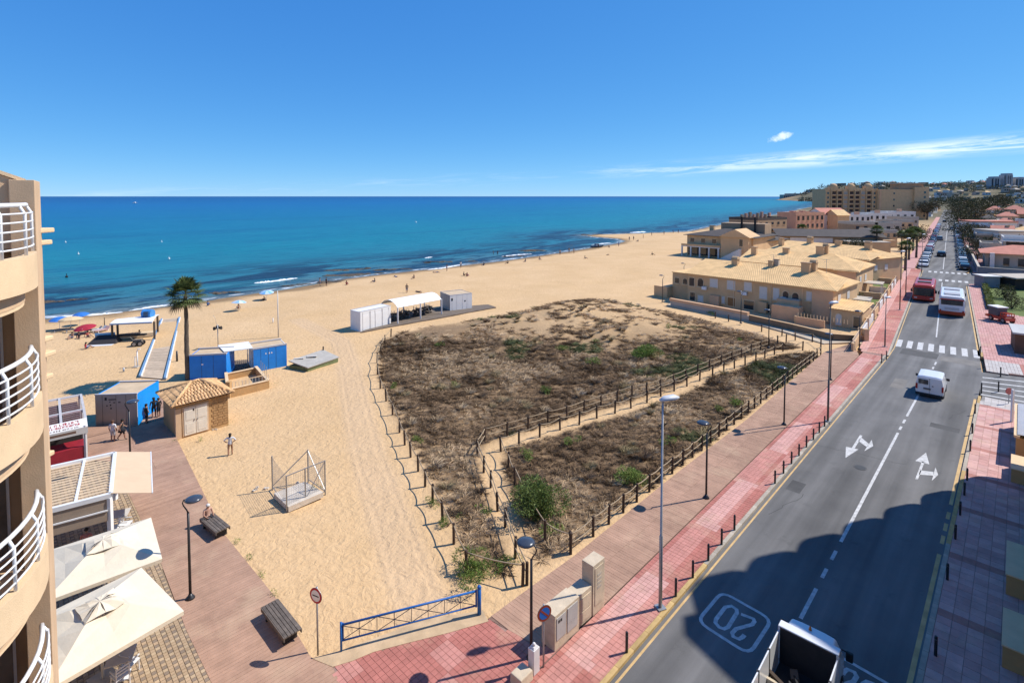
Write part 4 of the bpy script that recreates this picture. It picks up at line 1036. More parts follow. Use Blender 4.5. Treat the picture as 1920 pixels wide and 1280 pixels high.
# ================================================================== LEFT FOREGROUND
M_cream = mat('cream_render', (0.72, 0.52, 0.31), 0.9, 0.10, 1.2, .35, 50)
M_tan = mat('tan_render', (0.60, 0.41, 0.245), 0.92, 0.16, .8, .2, 40)
M_ochre = mat('ochre_render', (0.50, 0.30, 0.13), 0.92, 0.12, 1.0, .5, 40)
M_wmetal = mat('white_metal', (0.74, 0.73, 0.71), 0.45, 0.06, 3)
M_black = mat('black_metal', (0.018, 0.018, 0.02), 0.42, 0.2, 8, spec=.5)
M_glass = mat('dark_glass', (0.03, 0.035, 0.04), 0.08, 0.3, .7, spec=.8)
M_galv = mat('galvanised_steel', (0.36, 0.36, 0.36), 0.45, 0.12, 6, metal=.6)
M_conc = mat('concrete', (0.46, 0.40, 0.32), 0.93, 0.18, 2.5, .5, 25)
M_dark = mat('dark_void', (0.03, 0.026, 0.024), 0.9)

# ---- apartment block whose rounded balconies stand at the left edge
apt = thing('apartment_building', 'cream apartment block with rounded balconies and white rails at the left edge', 'building', (-8.3, 9.3, 0))
A0 = Vector((-8.3, 9.3, 0))
def apart(mb, name, m, parent=apt, smooth=False, bevel=0.0):
    return mb.build(name, m, parent, smooth, loc=-A0 if parent == apt else None, bevel=bevel)
BC, BR = (-10.12, 7.15), 2.78
def arc(r, a0, a1, n=22): return [(BC[0] + r * math.cos(R(a0 + (a1 - a0) * i / (n - 1))), BC[1] + r * math.sin(R(a0 + (a1 - a0) * i / (n - 1)))) for i in range(n)]
def ring(mb, r0, r1, z0, z1, a0, a1):
    o, i_ = arc(r1, a0, a1), arc(r0, a0, a1)
    for k in range(len(o) - 1): mb.prism([o[k], o[k + 1], i_[k + 1], i_[k]], z0, z1)
A_0, A_1 = -65, 46
# main body: recessed wall behind the balconies, the corner pier and its flank going away from us
bd = MB(); bd.prism([(-13.6, 3.0), (-9.9, 6.4), (-9.05, 9.75), (-13.5, 14.5), (-20, 12)], 0, 15.2); apart(bd, 'wall', M_tan)
pier = MB(); pier.prism([(-8.54, 9.06), (-8.24, 9.22), (-9.1, 10.3), (-9.4, 10.0)], 0, 16.28); apart(pier, 'corner_pier', M_tan, bevel=.01)
rfz = MB()
rfz._add([(-8.5, 9.25, 16.25), (-11.0, 7.0, 17.75), (-11.0, 7.0, 15.1), (-8.5, 9.25, 15.1), (-8.6, 9.5, 16.25), (-11.1, 7.25, 17.75), (-11.1, 7.25, 15.1), (-8.6, 9.5, 15.1)], [(0, 1, 2, 3), (7, 6, 5, 4), (0, 4, 5, 1), (3, 7, 4, 0)])
apart(rfz, 'sloping_parapet', M_tan)
cp = MB(); cp.beam((-8.55, 9.38, 16.27), (-11.05, 7.13, 17.78), .34, .06); apart(cp, 'coping', M_cream)
FLO = [15.86, 13.42, 10.88, 8.48, 5.98]          # rail tops, floor by floor
for k, zt in enumerate(FLO):
    b = MB(); ring(b, BR - .16, BR, zt - 1.36, zt - .80, A_0, A_1); bal = apart(b, 'balcony', M_cream)
    s_ = MB(); ring(s_, BR - .62, BR - .18, zt - 1.66, zt - 1.34, A_0, A_1 - 1); s_.build('soffit_band', M_cream, bal)
    f_ = MB(); f_.prism([(-10.2, 6.2)] + arc(BR - .17, A_0, A_1) + [(-9.9, 9.2)], zt - 1.60, zt - 1.40); f_.build('floor_slab', M_tan, bal)
    rl = MB()
    rl.tube([(x, y, zt) for x, y in arc(BR - .12, A_0, A_1)], .036, 8); apart(rl, 'handrail', M_wmetal, apt, True)
    for j in range(5):
        h_ = zt - .13 - j * .135; bar = MB(); bar.tube([(x, y, h_) for x, y in arc(BR - .04, A_0, A_1)], .016, 6); apart(bar, 'rail_bar', M_wmetal, apt, True)
    for a in (45.4, 28, 13, -2, -17, -32, -47):
        x, y = BC[0] + (BR - .05) * math.cos(R(a)), BC[1] + (BR - .05) * math.sin(R(a)); x2, y2 = BC[0] + (BR - .12) * math.cos(R(a)), BC[1] + (BR - .12) * math.sin(R(a))
        st = MB(); st.tube([(x, y, zt - .82), (x, y, zt - .14), (x2, y2, zt)], .024, 7); apart(st, 'rail_post', M_wmetal, apt, True)
    # glazed door and its dark room behind each balcony
    z0 = zt - 1.40
    for off in (0.22, .52, .78):
        A_, B_ = Vector((-9.9, 6.4, 0)), Vector((-9.05, 9.75, 0)); p = A_.lerp(B_, off); d = (B_ - A_).normalized(); nn = Vector((d.y, -d.x, 0))
        fr_ = MB(); fr_.beam(p - d * .42 + nn * .02 + Vector((0, 0, z0 + .95)), p + d * .42 + nn * .02 + Vector((0, 0, z0 + .95)), .08, 1.9); w_ = apart(fr_, 'window', M_wmetal)
        gl = MB(); gl.beam(p - d * .36 + nn * .05 + Vector((0, 0, z0 + .95)), p + d * .36 + nn * .05 + Vector((0, 0, z0 + .95)), .05, 1.74); gl.build('pane' if off != .52 else 'shutter', mat('room_glass', (.15, .13, .11), .15, .35, 1.2, spec=.6) if off != .52 else mat('shutter_cream', (.50, .40, .29), .7, .1, 3), w_)
# ledges of the balconies round the corner, seen just past the pier
for px, py in ((90, 434), (86, 457), (88, 640), (93, 668), (88, 712), (90, 250 + 610)):
    p = P(px, py, 16 - (py - 368) / 1000 * 10.2); mb = MB(); mb.box((p.x - .20, p.y, p.z - .03), (.24, .5, .09), 0); apart(mb, 'ledge', M_cream, bevel=.02)

# ---- cafe parasols
M_canvas = mat('cream_canvas', (0.70, 0.61, 0.46), 0.85, 0.07, 1.5, .3, 10)
def parasol(label, c, half, rz, h, rise):
    t = thing('cafe_parasol', label, 'parasol', (c[0], c[1], ZP), rz, 'square cafe parasols')
    cn = MB(); q = [(-half, -half), (0, -half * 1.0), (half, -half), (half, 0), (half, half), (0, half), (-half, half), (-half, 0)]
    rings = []
    for f, z in ((1.0, h), (.66, h + rise * .36), (.36, h + rise * .72), (.24, h + rise * .80)):
        rings.append([(x * f, y * f, z - (0.05 * (1 - f) * 3 if i % 2 else 0)) for i, (x, y) in enumerate(q)])
    for a, b in zip(rings, rings[1:]):
        for i in range(8): cn.face(a[i], a[(i + 1) % 8], b[(i + 1) % 8], b[i])
    for i in range(8): a = rings[0]; cn.face((a[i][0], a[i][1], a[i][2] - .13), (a[(i + 1) % 8][0], a[(i + 1) % 8][1], a[(i + 1) % 8][2] - .13), a[(i + 1) % 8], a[i])
    canopy = cn.build('canopy', M_canvas, t); sd = canopy.modifiers.new('thick', 'SOLIDIFY'); sd.thickness = .012
    v = MB(); r = random.Random(int(half * 100 + rz * 10)); f = .30; n = 16; r1 = []
    for i in range(n):
        x, y = q[i // 2] if i % 2 == 0 else tuple((a + b) / 2 for a, b in zip(q[i // 2], q[(i // 2 + 1) % 8])); r1.append((x * f, y * f, h + rise * (.80 + r.uniform(-.07, .07))))
    ap_ = (0, 0, h + rise * 1.05)
    for i in range(n):
        a, b = r1[i], r1[(i + 1) % n]; am = (a[0] * .5, a[1] * .5, h + rise * (1.0 + r.uniform(-.06, .06))); bm = (b[0] * .5, b[1] * .5, h + rise * (1.0 + .05 * math.sin(i * 5 + 5)))
        v.face(a, b, bm, am); v.face(am, bm, ap_)
    v.build('vent_cap', M_canvas, t)
    MB().tube([(0, 0, 0), (0, 0, h + rise * .9)], .045, 10).build('pole', M_wmetal, t, True)
    for i in range(8):
        e = q[i]; MB().beam((e[0] * .98, e[1] * .98, h - .03), (0, 0, h + rise * .74), .03).build('rib', M_wmetal, t)
    MB().box((0, 0, 0), (.7, .7, .09)).build('base_plate', M_conc, t)
parasol('large square cream parasol nearer the camera, its corner over the boardwalk side', (-13.45, 16.85), 1.78, R(-36), 2.05, .62)
parasol('large square cream parasol further back, against the pergola', (-15.85, 20.1), 1.72, R(-50), 2.0, .6)

# ---- louvred pergola with beige awning
def terrace_chair(label, x, y, rz, h0=ZP):
    t = thing('cafe_chair', label, 'chair', (x, y, h0), rz, 'white cafe chairs')
    for sx in (-.19, .19):
        for sy in (-.19, .19): MB().tube([(sx, sy, 0), (sx * .95, sy * .95, .40 if sy < 0 else .78)], .017, 6).build('leg', M_wmetal, t)
    MB().box((0, 0, .38), (.42, .42, .03)).build('seat', M_wmetal, t)
    for i in range(3): MB().box((0, .185, .50 + i * .1), (.40, .02, .045)).build('back_slat', M_wmetal, t)
    for sx in (-.21, .21): MB().beam((sx, -.18, .56), (sx, .19, .58), .035).build('armrest', M_wmetal, t)
pg = thing('pergola', 'white framed pergola with cream louvre roof and beige side blind', 'pergola', (-18.1, 23.5, 0)); g0 = Vector((-18.1, 23.5, 0))
e1, e2 = Vector((-.57, .82, 0)), Vector((-.82, -.57, 0))     # along the right edge, towards the building
HP = 2.55
def pgp(a, b, z): return e1 * a + e2 * b + Vector((0, 0, z))
LA, LB = 4.7, 4.2
for a0, b0, a1, b1 in ((0, 0, LA, 0), (LA, 0, LA, LB), (0, 0, 0, LB), (0, LB, LA, LB)):
    MB().beam(pgp(a0, b0, HP), pgp(a1, b1, HP), .16, .2).build('roof_beam', M_wmetal, pg)
MB().beam(pgp(0.08, 1.25, HP - .01), pgp(LA - .08, 1.25, HP - .01), .10, .16).build('roof_beam', M_wmetal, pg)
for a, b in ((0, .05), (LA, .05), (0, LB - .05), (LA, LB - .05)):
    MB().beam(pgp(a, b, ZP), pgp(a, b, HP - .1), .17).build('post', M_wmetal, pg)
M_louv = mat('cream_louvre', (0.72, 0.55, 0.36), 0.7, .08, 2)
for i in range(15):
    a = .2 + i * .3
    for b0, b1 in ((.1, 1.18), (1.32, LB - .1)):
        mb = MB(); mb.slab([pgp(a, b0, HP + .02), pgp(a + .27, b0, HP - .06), pgp(a + .27, b1, HP - .06), pgp(a, b1, HP + .02)], .02); mb.build('louvre', M_louv, pg)
M_blind = mat('taupe_blind', (0.33, 0.25, 0.18), 0.9, .1, 2, .2, 20)
MB().beam(pgp(-.02, .15, HP - .35), pgp(-.02, LB, HP - .35), .03, .5).build('blind', M_blind, pg)
MB().beam(pgp(-.10, .12, HP - .62), pgp(-.10, LB, HP - .62), .05, .06).build('blind_bar', M_wmetal, pg)
MB().beam(pgp(-.06, .15, HP - .88), pgp(-.06, LB, HP - .88), .03, .45).build('blind', M_blind, pg)
aw = MB(); M_awn = mat('beige_awning', (0.62, 0.45, 0.29), 0.85, .05, 1.5, .1, 8)
aw.slab([pgp(-.05, -.02, HP + .1), pgp(LA, -.02, HP + .1), pgp(LA + .05, -1.55, HP - .35), pgp(-.1, -1.55, HP - .35)], .012); aw.build('awning', M_awn, pg)
MB().beam(pgp(-.1, -1.55, HP - .36), pgp(LA + .05, -1.55, HP - .36), .05, .06).build('awning_bar', M_wmetal, pg)
for i, (px, py, lab) in enumerate(((214, 1003, 'white cafe chair beside the pergola post, nearer the lamp'), (236, 996, 'white cafe chair just outside the pergola by the parasol corner'), (243, 1262, 'white cafe chair below the nearest parasol at the frame bottom'), (226, 1285, 'white cafe chair half hidden under the nearest parasol'))):
    p = P(px, py, ZP); terrace_chair(lab, p.x, p.y, R(30 + 70 * i))
def cafe_table(label, px, py):
    p = P(px, py, ZP); t = thing('cafe_table', label, 'table', p, .4, 'cafe tables')
    MB().box((0, 0, .70), (.75, .75, .035)).build('table_top', mat('tabletop', (.55, .52, .48), .5), t); MB().tube([(0, 0, 0), (0, 0, .7)], .035, 8).build('leg', M_wmetal, t); MB().box((0, 0, 0), (.45, .45, .03)).build('foot', M_wmetal, t)
cafe_table('small square cafe table outside the pergola', 225, 990); cafe_table('small square cafe table at the bottom edge under the parasol', 228, 1268)

# ---- drink kiosk with striped louvres and its lettered fascia
ko = P(165, 866, 0); kd = (P(142, 768, 0) - ko); kd = Vector((-.66, .75, 0)); ke = Vector((-.75, -.66, 0)); KH = 2.3
ks = thing('drinks_kiosk', 'kiosk with pink striped louvre roof, red counter and lettered white board', 'kiosk', (ko.x, ko.y, 0))
def kp(a, b, z): return kd * a + ke * b + Vector((0, 0, z))
KA, KB = 6.4, 3.2
M_red = mat('kiosk_red', (0.28, 0.018, 0.028), .5, .15, 2); M_grey = mat('grey_frame', (0.50, 0.47, 0.45), .6, .1, 3)
def kbox(a0, a1, b0, b1, z0, z1, name, m):
    mb = MB(); mb._add([kp(a, b, z) for z in (z0, z1) for a, b in ((a0, b0), (a1, b0), (a1, b1), (a0, b1))], [(0, 1, 2, 3), (7, 6, 5, 4), (0, 4, 5, 1), (1, 5, 6, 2), (2, 6, 7, 3), (3, 7, 4, 0)]); return mb.build(name, m, ks)
kbox(.05, 1.4, .1, KB, ZP, 1.0, 'counter', M_red)
for a, b in ((.06, .08), (KA - .1, .08), (KA * .5, .08), (.06, KB), (KA - .1, KB)): MB().beam(kp(a, b, ZP), kp(a, b, KH - .05), .12).build('post', M_grey, ks)
for a in (1.0, 3.0, KA): MB().beam(kp(a, 0, KH), kp(a, KB, KH), .15, .12).build('roof_beam', M_grey, ks)
for b in (0, 1.15, KB): MB().beam(kp(.98, b, KH + .012), kp(KA, b, KH + .012), .13, .12).build('roof_beam', M_grey, ks)
M_str1, M_str2 = mat('louvre_white', (.66, .58, .55), .7), mat('louvre_pink', (.38, .16, .17), .7)
for i in range(26):
    a = 1.2 + i * .2
    if abs(a - 3.0) < .12: continue
    for b0, b1 in ((.1, 1.05), (1.25, KB - .1)):
        mb = MB(); mb.slab([kp(a, b0, KH), kp(a + .15, b0, KH - .05), kp(a + .15, b1, KH - .05), kp(a, b1, KH)], .015); mb.build('louvre', M_str1 if i % 2 else M_str2, ks)
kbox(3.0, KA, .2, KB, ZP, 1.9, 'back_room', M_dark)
fas = MB(); f0, f1 = kp(.0, -.05, KH - .1), kp(.0, KB, KH - .1); f2, f3 = kp(.95, KB, KH + .12), kp(.95, -.05, KH + .12)
fas.slab([f0, f1, f2, f3], .04); fb = fas.build('fascia_board', mat('board_white', (.74, .70, .64), .6, .06, 3), ks)
kbox(-.03, .0, -.05, KB, KH - .5, KH - .12, 'fascia_board', mat('board_grey', (.52, .48, .43), .6, .06, 3))
M_letr, M_letd = mat('letter_red', (.38, .04, .04), .6), mat('letter_brown', (.16, .09, .06), .6)
rr = random.Random(5)
def glyphs(t0, b0, b1, size, m):
    """A line of block letters too small to read in the photograph, on the sloping board."""
    mb = MB(); b = b0; up = (f2 - f1).normalized(); al = -ke; nn = al.cross(up).normalized(); nn = nn if nn.z > 0 else -nn
    while b < b1:
        w = size * rr.uniform(.45, .75); o = f0 + up * t0 - al * (b1 + .1 - b) * 1.0 + nn * .004
        o = f1 + al * b + up * t0 + nn * .006
        for k in range(rr.randint(2, 3)):
            x0 = rr.choice((0, w * .5, w * .75)); mb.slab([o + al * x0, o + al * (x0 + w * .28), o + al * (x0 + w * .28) + up * size, o + al * x0 + up * size], .004)
        y = rr.choice((0, .4, .8)) * size; mb.slab([o + up * y, o + al * w + up * y, o + al * w + up * (y + size * .22), o + up * (y + size * .22)], .005)
        b += w + size * rr.choice((.18, .18, .18, .5))
    mb.build('lettering', m, ks)
glyphs(.62, .9, 2.75, .24, M_letr); glyphs(.34, .9, 2.85, .2, M_letr); glyphs(.08, .6, 2.85, .15, M_letd)
ksg = kbox(-.035, -.031, .5, 2.6, KH - .36, KH - .22, 'lettering', M_letd)

# ---- lamps, benches, signs
def make_lamp(label, px, py, rz, h=4.05, group='black lamps with a swan neck'):
    p = P(px, py, ZP); t = thing('promenade_lamp', label, 'lamp', p, rz, group)
    MB().tube([(0, 0, 0), (0, 0, .06), (0, 0, .12), (0, 0, .2)], [.17, .15, .09, .06], 12).build('foot', M_black, t, True)
    MB().tube([(0, 0, .1), (0, 0, h * .86)], [.055, .045], 10).build('pole', M_black, t, True)
    MB().tube([(0, 0, h * .855), (-.05, 0, h * .885), (-.17, 0, h * .93), (-.2, 0, h * .955), (-.15, 0, h * .985), (.02, 0, h * .992)], [.03, .026, .024, .024, .024, .02], 8).build('neck', M_black, t, True)
    hd = MB(); hd.tube([(.22, 0, h - .07), (.22, 0, h - .03), (.22, 0, h + .02), (.22, 0, h + .06)], [.30, .33, .24, .05], 16); o = hd.build('head', mat('lamp_shell', (.045, .055, .075), .25, .1, 4, spec=.6), t, True); o.scale = (1, 1, 1)
    MB().tube([(.22, 0, h - .085), (.22, 0, h - .068)], .22, 14).build('diffuser', mat('lamp_glass', (.6, .6, .58), .3), t)
    return t
make_lamp('black swan neck lamp on the boardwalk near the seated person', 357, 1121, 0.1)
make_lamp('black swan neck lamp on the boardwalk by the two walkers', 245, 880, 0.1)
make_lamp('black swan neck lamp rising behind the white pedestal by the cabinets', 996, 1232, 2.6)
make_lamp('black swan neck lamp on the promenade in the middle of the fence', 1324, 933, 2.9)
make_lamp('black swan neck lamp on the promenade beside the low green mat', 1470, 796, 2.9)
make_lamp('black swan neck lamp at the top end of the promenade', 1557, 712, 2.9)
make_lamp('black lamp at the corner of the dune fence and house lane', 1441, 652, 2.9)
make_lamp('black lamp on the lane in front of the row house door', 1389, 606, 2.9)
make_lamp('black lamp by the garden wall at the zebra crossing', 1611, 655, 2.9)
make_lamp('slim lamp on the beach at the end of the house wall', 1242, 566, 2.9)
make_lamp('slim lamp on the beach left of the row house gable', 1282, 536, 2.9)
def bench(label, px, py, rz, L=2.05):
    t = thing('slatted_bench', label, 'bench', P(px, py, ZP), rz, 'backless slatted benches')
    M_sl = mat('bench_wood', (.13, .105, .085), .8, .3, 6, .5, 30, objrand=.2)
    for i in range(5): MB().box((0, -.24 + i * .12, .38), (L, .10, .05)).build('slat', M_sl, t)
    for s_ in (-1, 1):
        MB().box((0, s_ * .31, .27), (L, .03, .15)).build('side_rail', M_sl, t)
        MB().box((s_ * L * .36, 0, 0), (.10, .5, .36)).build('leg', mat('bench_iron', (.03, .03, .03), .6), t)
bench('backless slatted bench nearest the camera, nobody on it', 527, 1178, BWF.rz + R(2))
bench('backless slatted bench with a person sitting on its far end', 403, 995, BWF.rz + R(8), 1.75)
def disc_sign(label, px, py, h, rz, ring_c, face_c, mark, rad=.30):
    t = thing('traffic_sign', label, 'sign', P(px, py, ZP if mark == 'blue' else 0.05), rz)
    MB().tube([(0, 0, -.1), (0, 0, h)], .032, 8).build('pole', M_galv, t, True)
    def disc(r0, y, n=28): return [(r0 * math.cos(2 * math.pi * i / n), y, h - .28 + r0 * math.sin(2 * math.pi * i / n)) for i in range(n)]
    b = MB(); b.slab(disc(rad, -.045), .012); b.build('plate', M_galv, t)
    f = MB(); f.face(*disc(rad, -.060)); f.build('red_ring', ring_c, t); f = MB(); f.face(*disc(rad * .74, -.063)); f.build('centre', face_c, t)
    m = MB()
    if mark == 'bar': m.box((0, -.066, h - .30), (rad * 1.05, .003, .04), 0); m.build('bar', M_black, t)
    else:
        m.beam((-rad * .5, -.066, h - .28 + rad * .5), (rad * .5, -.066, h - .28 - rad * .5), .003, .06); m.build('bar', ring_c, t)
M_sred = mat('sign_red', (.42, .015, .03), .4, .05); M_swhite = mat('sign_white', (.74, .73, .72), .4, .05); M_sblue = mat('sign_blue', (.02, .16, .55), .4, .05)
disc_sign('round white sign with red rim and black bar on a grey pole by the gate', 596, 1222, 2.36, R(-25), M_sred, M_swhite, 'bar', .27)
disc_sign('round blue sign with red rim on a grey pole beside the cabinets', 1019, 1250, 2.2, R(28), mat('sign_rust', (.35, .06, .02), .5), M_sblue, 'blue', .27)

# ---- blue gate
M_blue = mat('gate_blue', (.012, .11, .36), .45, .1, 3)
gt = thing('blue_gate', 'blue tubular barrier gate across the sandy entrance', 'gate', P(638, 1226, .05)); q0 = gt.location.copy()
ga, gb = P(640, 1224, .05) - q0, P(893, 1156, .05) - q0
for p, hh, rr_ in ((ga, 1.12, .04), (gb + (gb - ga).normalized() * .12, 1.12, .075)):
    MB().tube([p, p + Vector((0, 0, hh))], rr_, 10).build('post', M_blue, gt, True)
MB().ball(gb + (gb - ga).normalized() * .12 + Vector((0, 0, 1.13)), .085).build('post_cap', M_blue, gt, True)
for hh, rr_ in ((1.02, .038), (.45, .03)): MB().tube([ga + Vector((0, 0, hh)), gb + Vector((0, 0, hh))], rr_, 8).build('rail', M_blue, gt, True)
MB().tube([gb + Vector((0, 0, .4)), gb + Vector((0, 0, 1.06))], .035, 8).build('stile', M_blue, gt)
MB().tube([ga + Vector((.05, .05, .45)), ga + Vector((.05, .05, 1.06))], .03, 8).build('stile', M_blue, gt)
M_gd = mat('gate_grey', (.10, .11, .13), .6)
for i in range(1, 8):
    p = ga.lerp(gb, i / 8); MB().tube([p + Vector((0, 0, .45)), p + Vector((0, 0, 1.02))], .012, 6).build('bar', M_gd, gt)
for i in range(4):
    a, b = ga.lerp(gb, i / 4), ga.lerp(gb, (i + 1) / 4)
    MB().tube([a + Vector((0, 0, .46)), b + Vector((0, 0, 1.0))], .012, 6).build('brace', M_gd, gt); MB().tube([a + Vector((0, 0, 1.0)), b + Vector((0, 0, .46))], .012, 6).build('brace', M_gd, gt)

# ---- wire cage round a slab, and rubble beside it
cg = thing('wire_cage', 'open wire mesh cage on steel posts standing on the sand', 'cage', P(538, 957)); c0 = cg.location.copy()
cq_ = [P(538, 957) - c0, P(573, 941) - c0, P(610, 925) - c0, P(578, 902) - c0, P(511, 916) - c0]; CHh = 1.82
for p in cq_: MB().beam(p + Vector((0, 0, -.1)), p + Vector((0, 0, CHh)), .06).build('post', M_galv, cg)
M_wire = mat('wire', (.34, .30, .26), .6)
for a, b in ((0, 1), (1, 2), (2, 3), (4, 0)):
    A_, B_ = cq_[a], cq_[b]
    if (a, b) in ((0, 1), (1, 2)): MB().beam(A_ + Vector((0, 0, CHh - .02)), B_ + Vector((0, 0, CHh - .02)), .035).build('rail', M_galv, cg)
    MB().beam(A_ + Vector((0, 0, .12)), B_ + Vector((0, 0, .12)), .035).build('rail', M_galv, cg)
    w_ = MB(); n1 = max(3, int((B_ - A_).length / .12)); top = CHh - .05
    for i in range(n1 + 1): p = A_.lerp(B_, i / n1); w_.beam(p + Vector((0, 0, .12)), p + Vector((0, 0, top)), .006)
    for j in range(15): z = .12 + (top - .12) * j / 14; w_.beam(A_ + Vector((0, 0, z)), B_ + Vector((0, 0, z)), .006)
    w_.build('mesh_panel', M_wire, cg)
for a, b in ((3, 2), (3, 4)):
    MB().beam(cq_[a] + Vector((0, 0, CHh - .05)), cq_[b] + Vector((0, 0, .15)), .04).build('stay', M_galv, cg)
MB().beam(cq_[2] + Vector((0, 0, CHh - .05)), cq_[1] + Vector((0, 0, .15)), .03).build('stay', M_galv, cg)
slb = thing('concrete_slab', 'pale broken concrete slab lying inside the wire cage', 'slab', P(550, 925)); s0 = slb.location.copy()
mb = MB(); mb.slab([P(513, 924, .28) - s0, P(541, 950, .25) - s0, P(606, 922, .3) - s0, P(572, 902, .34) - s0], .28); mb.build('top', mat('pale_concrete', (.60, .52, .42), .9, .15, 3, .5, 20), slb)
M_rub = mat('rubble', (.52, .45, .37), .95, .2, 4, .6, 15)
def rubble(label, px, py, n, s_, seed, z=0.0):
    r = random.Random(seed); mb = MB()
    for i in range(n): mb.box((r.uniform(-1, 1) * s_ * 1.3, r.uniform(-1, 1) * s_ * .6, r.uniform(-.03, .05)), (s_ * r.uniform(.3, .8), s_ * r.uniform(.3, .6), s_ * r.uniform(.15, .4)), r.uniform(0, 3), .8, r.uniform(-.3, .3))
    p = PG(px, py); p.z += z; o = mb.build('rubble', M_rub, None, False, p); tag(o, label, 'rubble')
rubble('small heap of pale rubble on the sand left of the wire cage', 488, 918, 7, .28, 1)
rubble('lumps of rubble lying on the slab inside the cage', 556, 918, 6, .26, 2, .25)
rubble('row of white stones against the hut wall', 402, 806, 8, .14, 3)
shrub('weed_tuft', 'green tuft growing on the slab inside the cage', 'weed', P(594, 916, .2), .3, .25, .25, 110, .09, G1, 77, 3, None, True, False)

# ---- utility cabinets by the promenade
cbn = thing('utility_cabinets', 'row of beige concrete utility cabinets with grey metal doors, one taller at the end', 'cabinet', P(1036, 1215, ZP)); k0_ = cbn.location.copy()
ca, cb_ = P(1040, 1222, ZP), P(1134, 1136, ZP); cdv = (cb_ - ca); cl_n = cdv.length; cdv.normalize(); cnv = Vector((-cdv.y, cdv.x, 0)).normalized(); cnv = cnv if cnv.x < 0 else -cnv
def cbox(a0, a1, b0, b1, z0, z1, name, m, parent=cbn, bevel=.012):
    mb = MB(); mb._add([ca - k0_ + cdv * a + cnv * b + Vector((0, 0, z)) for z in (z0, z1) for a, b in ((a0, b0), (a1, b0), (a1, b1), (a0, b1))], [(3, 2, 1, 0), (4, 5, 6, 7), (0, 1, 5, 4), (1, 2, 6, 5), (2, 3, 7, 6), (3, 0, 4, 7)]); return mb.build(name, m, parent, bevel=bevel)
M_cab = mat('cabinet_concrete', (.58, .47, .33), .92, .15, 2.5, .5, 25); M_cabd = mat('cabinet_door', (.44, .42, .39), .6, .1, 3)
cbox(0, cl_n * .46, 0, .62, 0, 1.28, 'plinth_body', M_cab); cbox(cl_n * .47, cl_n * .74, .05, .6, 0, 1.22, 'plinth_body', M_cab); cbox(cl_n * .75, cl_n, .02, .55, 0, 1.95, 'tall_body', M_cab)
cbox(cl_n * .03, cl_n * .20, -.02, .0, .35, 1.15, 'door', M_cabd, bevel=0); d_ = cbox(cl_n * .23, cl_n * .42, -.025, .0, .62, 1.18, 'door', M_cabd, bevel=0); cbox(cl_n * .23, cl_n * .42, -.02, .0, .30, .60, 'door', M_cabd, bevel=0)
cbox(cl_n * .50, cl_n * .71, .028, .05, .55, 1.05, 'door', M_cab, bevel=0); cbox(cl_n * .50, cl_n * .71, .03, .05, .12, .5, 'door', M_cab, bevel=0); cbox(cl_n * .79, cl_n * .96, -.0, .02, .35, 1.8, 'door', M_cab, bevel=0)
for i in range(2): cbox(cl_n * (.055 + i * .04), cl_n * (.085 + i * .04), -.024, -.02, .95, 1.05, 'vent', M_dark, bevel=0)
for i in range(4): cbox(cl_n * .83, cl_n * .92, -.006, .0, .95 + i * .16, 1.05 + i * .16, 'vent', M_conc, bevel=0)
pd = thing('white_pedestal', 'short white service pedestal with a knob, next to the blue sign', 'pedestal', P(1001, 1258, ZP), NR.rz)
MB().box((0, 0, 0), (.30, .26, .85)).build('body', mat('pedestal_white', (.66, .63, .60), .7, .08, 3), pd, bevel=.015); MB().box((0, 0, .86), (.24, .2, .05), taper=.7).build('cap', mat('pedestal_white', (.66, .63, .60), .7), pd); MB().ball((0, 0, .95), .06).build('knob', mat('pedestal_white', (.66, .63, .60), .7), pd, True)
bk = thing('concrete_block', 'low chipped concrete block at the bottom edge by the pedestal', 'block', P(978, 1276, ZP), NR.rz)
MB().box((0, 0, 0), (.62, .5, .34), taper=.93).build('body', M_cab, bk, bevel=.03)

# ---- beach cabins
M_blueP = mat('cabin_blue', (.018, .225, .66), .55, .1, 2.0, .1, 8); M_blueB = mat('cabin_bright_blue', (.0, .26, .72), .55, .06, 2); M_beige = mat('cabin_beige', (.47, .38, .29), .75, .08, 1.5, .1, 8)
M_roofS = mat('sandy_roof', (.55, .41, .26), .9, .15, 1.2, .3, 20); M_whiteP = mat('cabin_white', (.76, .74, .71), .6, .05, 1.5)
def cabin(name, label, a, b, h, depth, mfront, mside, mroof, lip=.12, group=None):
    A_, B_ = P(*a), P(*b); d = (B_ - A_); L = d.length; d.normalize(); n = Vector((-d.y, d.x, 0)); A_.z = gz(A_.x, A_.y) - .05
    t = thing(name, label, 'cabin', A_, math.atan2(d.y, d.x), group)
    MB().bb(0, L, 0, .06, 0, h).build('front_wall', mfront, t); MB().bb(0, L, depth - .06, depth, 0, h).build('rear_wall', mside, t)
    MB().bb(-.001, .06, .061, depth - .061, 0, h).build('side_wall', mside, t); MB().bb(L - .06, L + .001, .061, depth - .061, 0, h).build('side_wall', mside, t)
    MB().bb(.062, L - .062, .062, depth - .062, h - .12, h - .03).build('roof', mroof, t)
    for y in (.0, depth - .1): MB().bb(-.03, L + .03, y - .02, y + .12, h, h + lip).build('roof_edge', M_grey, t)
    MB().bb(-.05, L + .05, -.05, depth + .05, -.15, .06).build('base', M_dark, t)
    return t, L
tb, L_ = cabin('beach_cabin', 'small beach cabin with beige marked front and bright blue side', (180, 799), (258, 796), 2.32, 2.75, M_beige, M_blueB, M_roofS, .07)
rr = random.Random(9)
for (x, z, w, hh) in ((.62, 1.95, .14, .2), (.88, 1.96, .5, .07), (.92, 1.8, .08, .06), (1.18, 1.74, .12, .07), (1.5, 1.75, .15, .07), (.72, 1.52, .08, .09), (.96, 1.55, .08, .1), (.97, 1.32, .1, .1)):
    MB().bb(x, x + w, -.006, 0, z, z + hh).build('mark', M_black, tb)
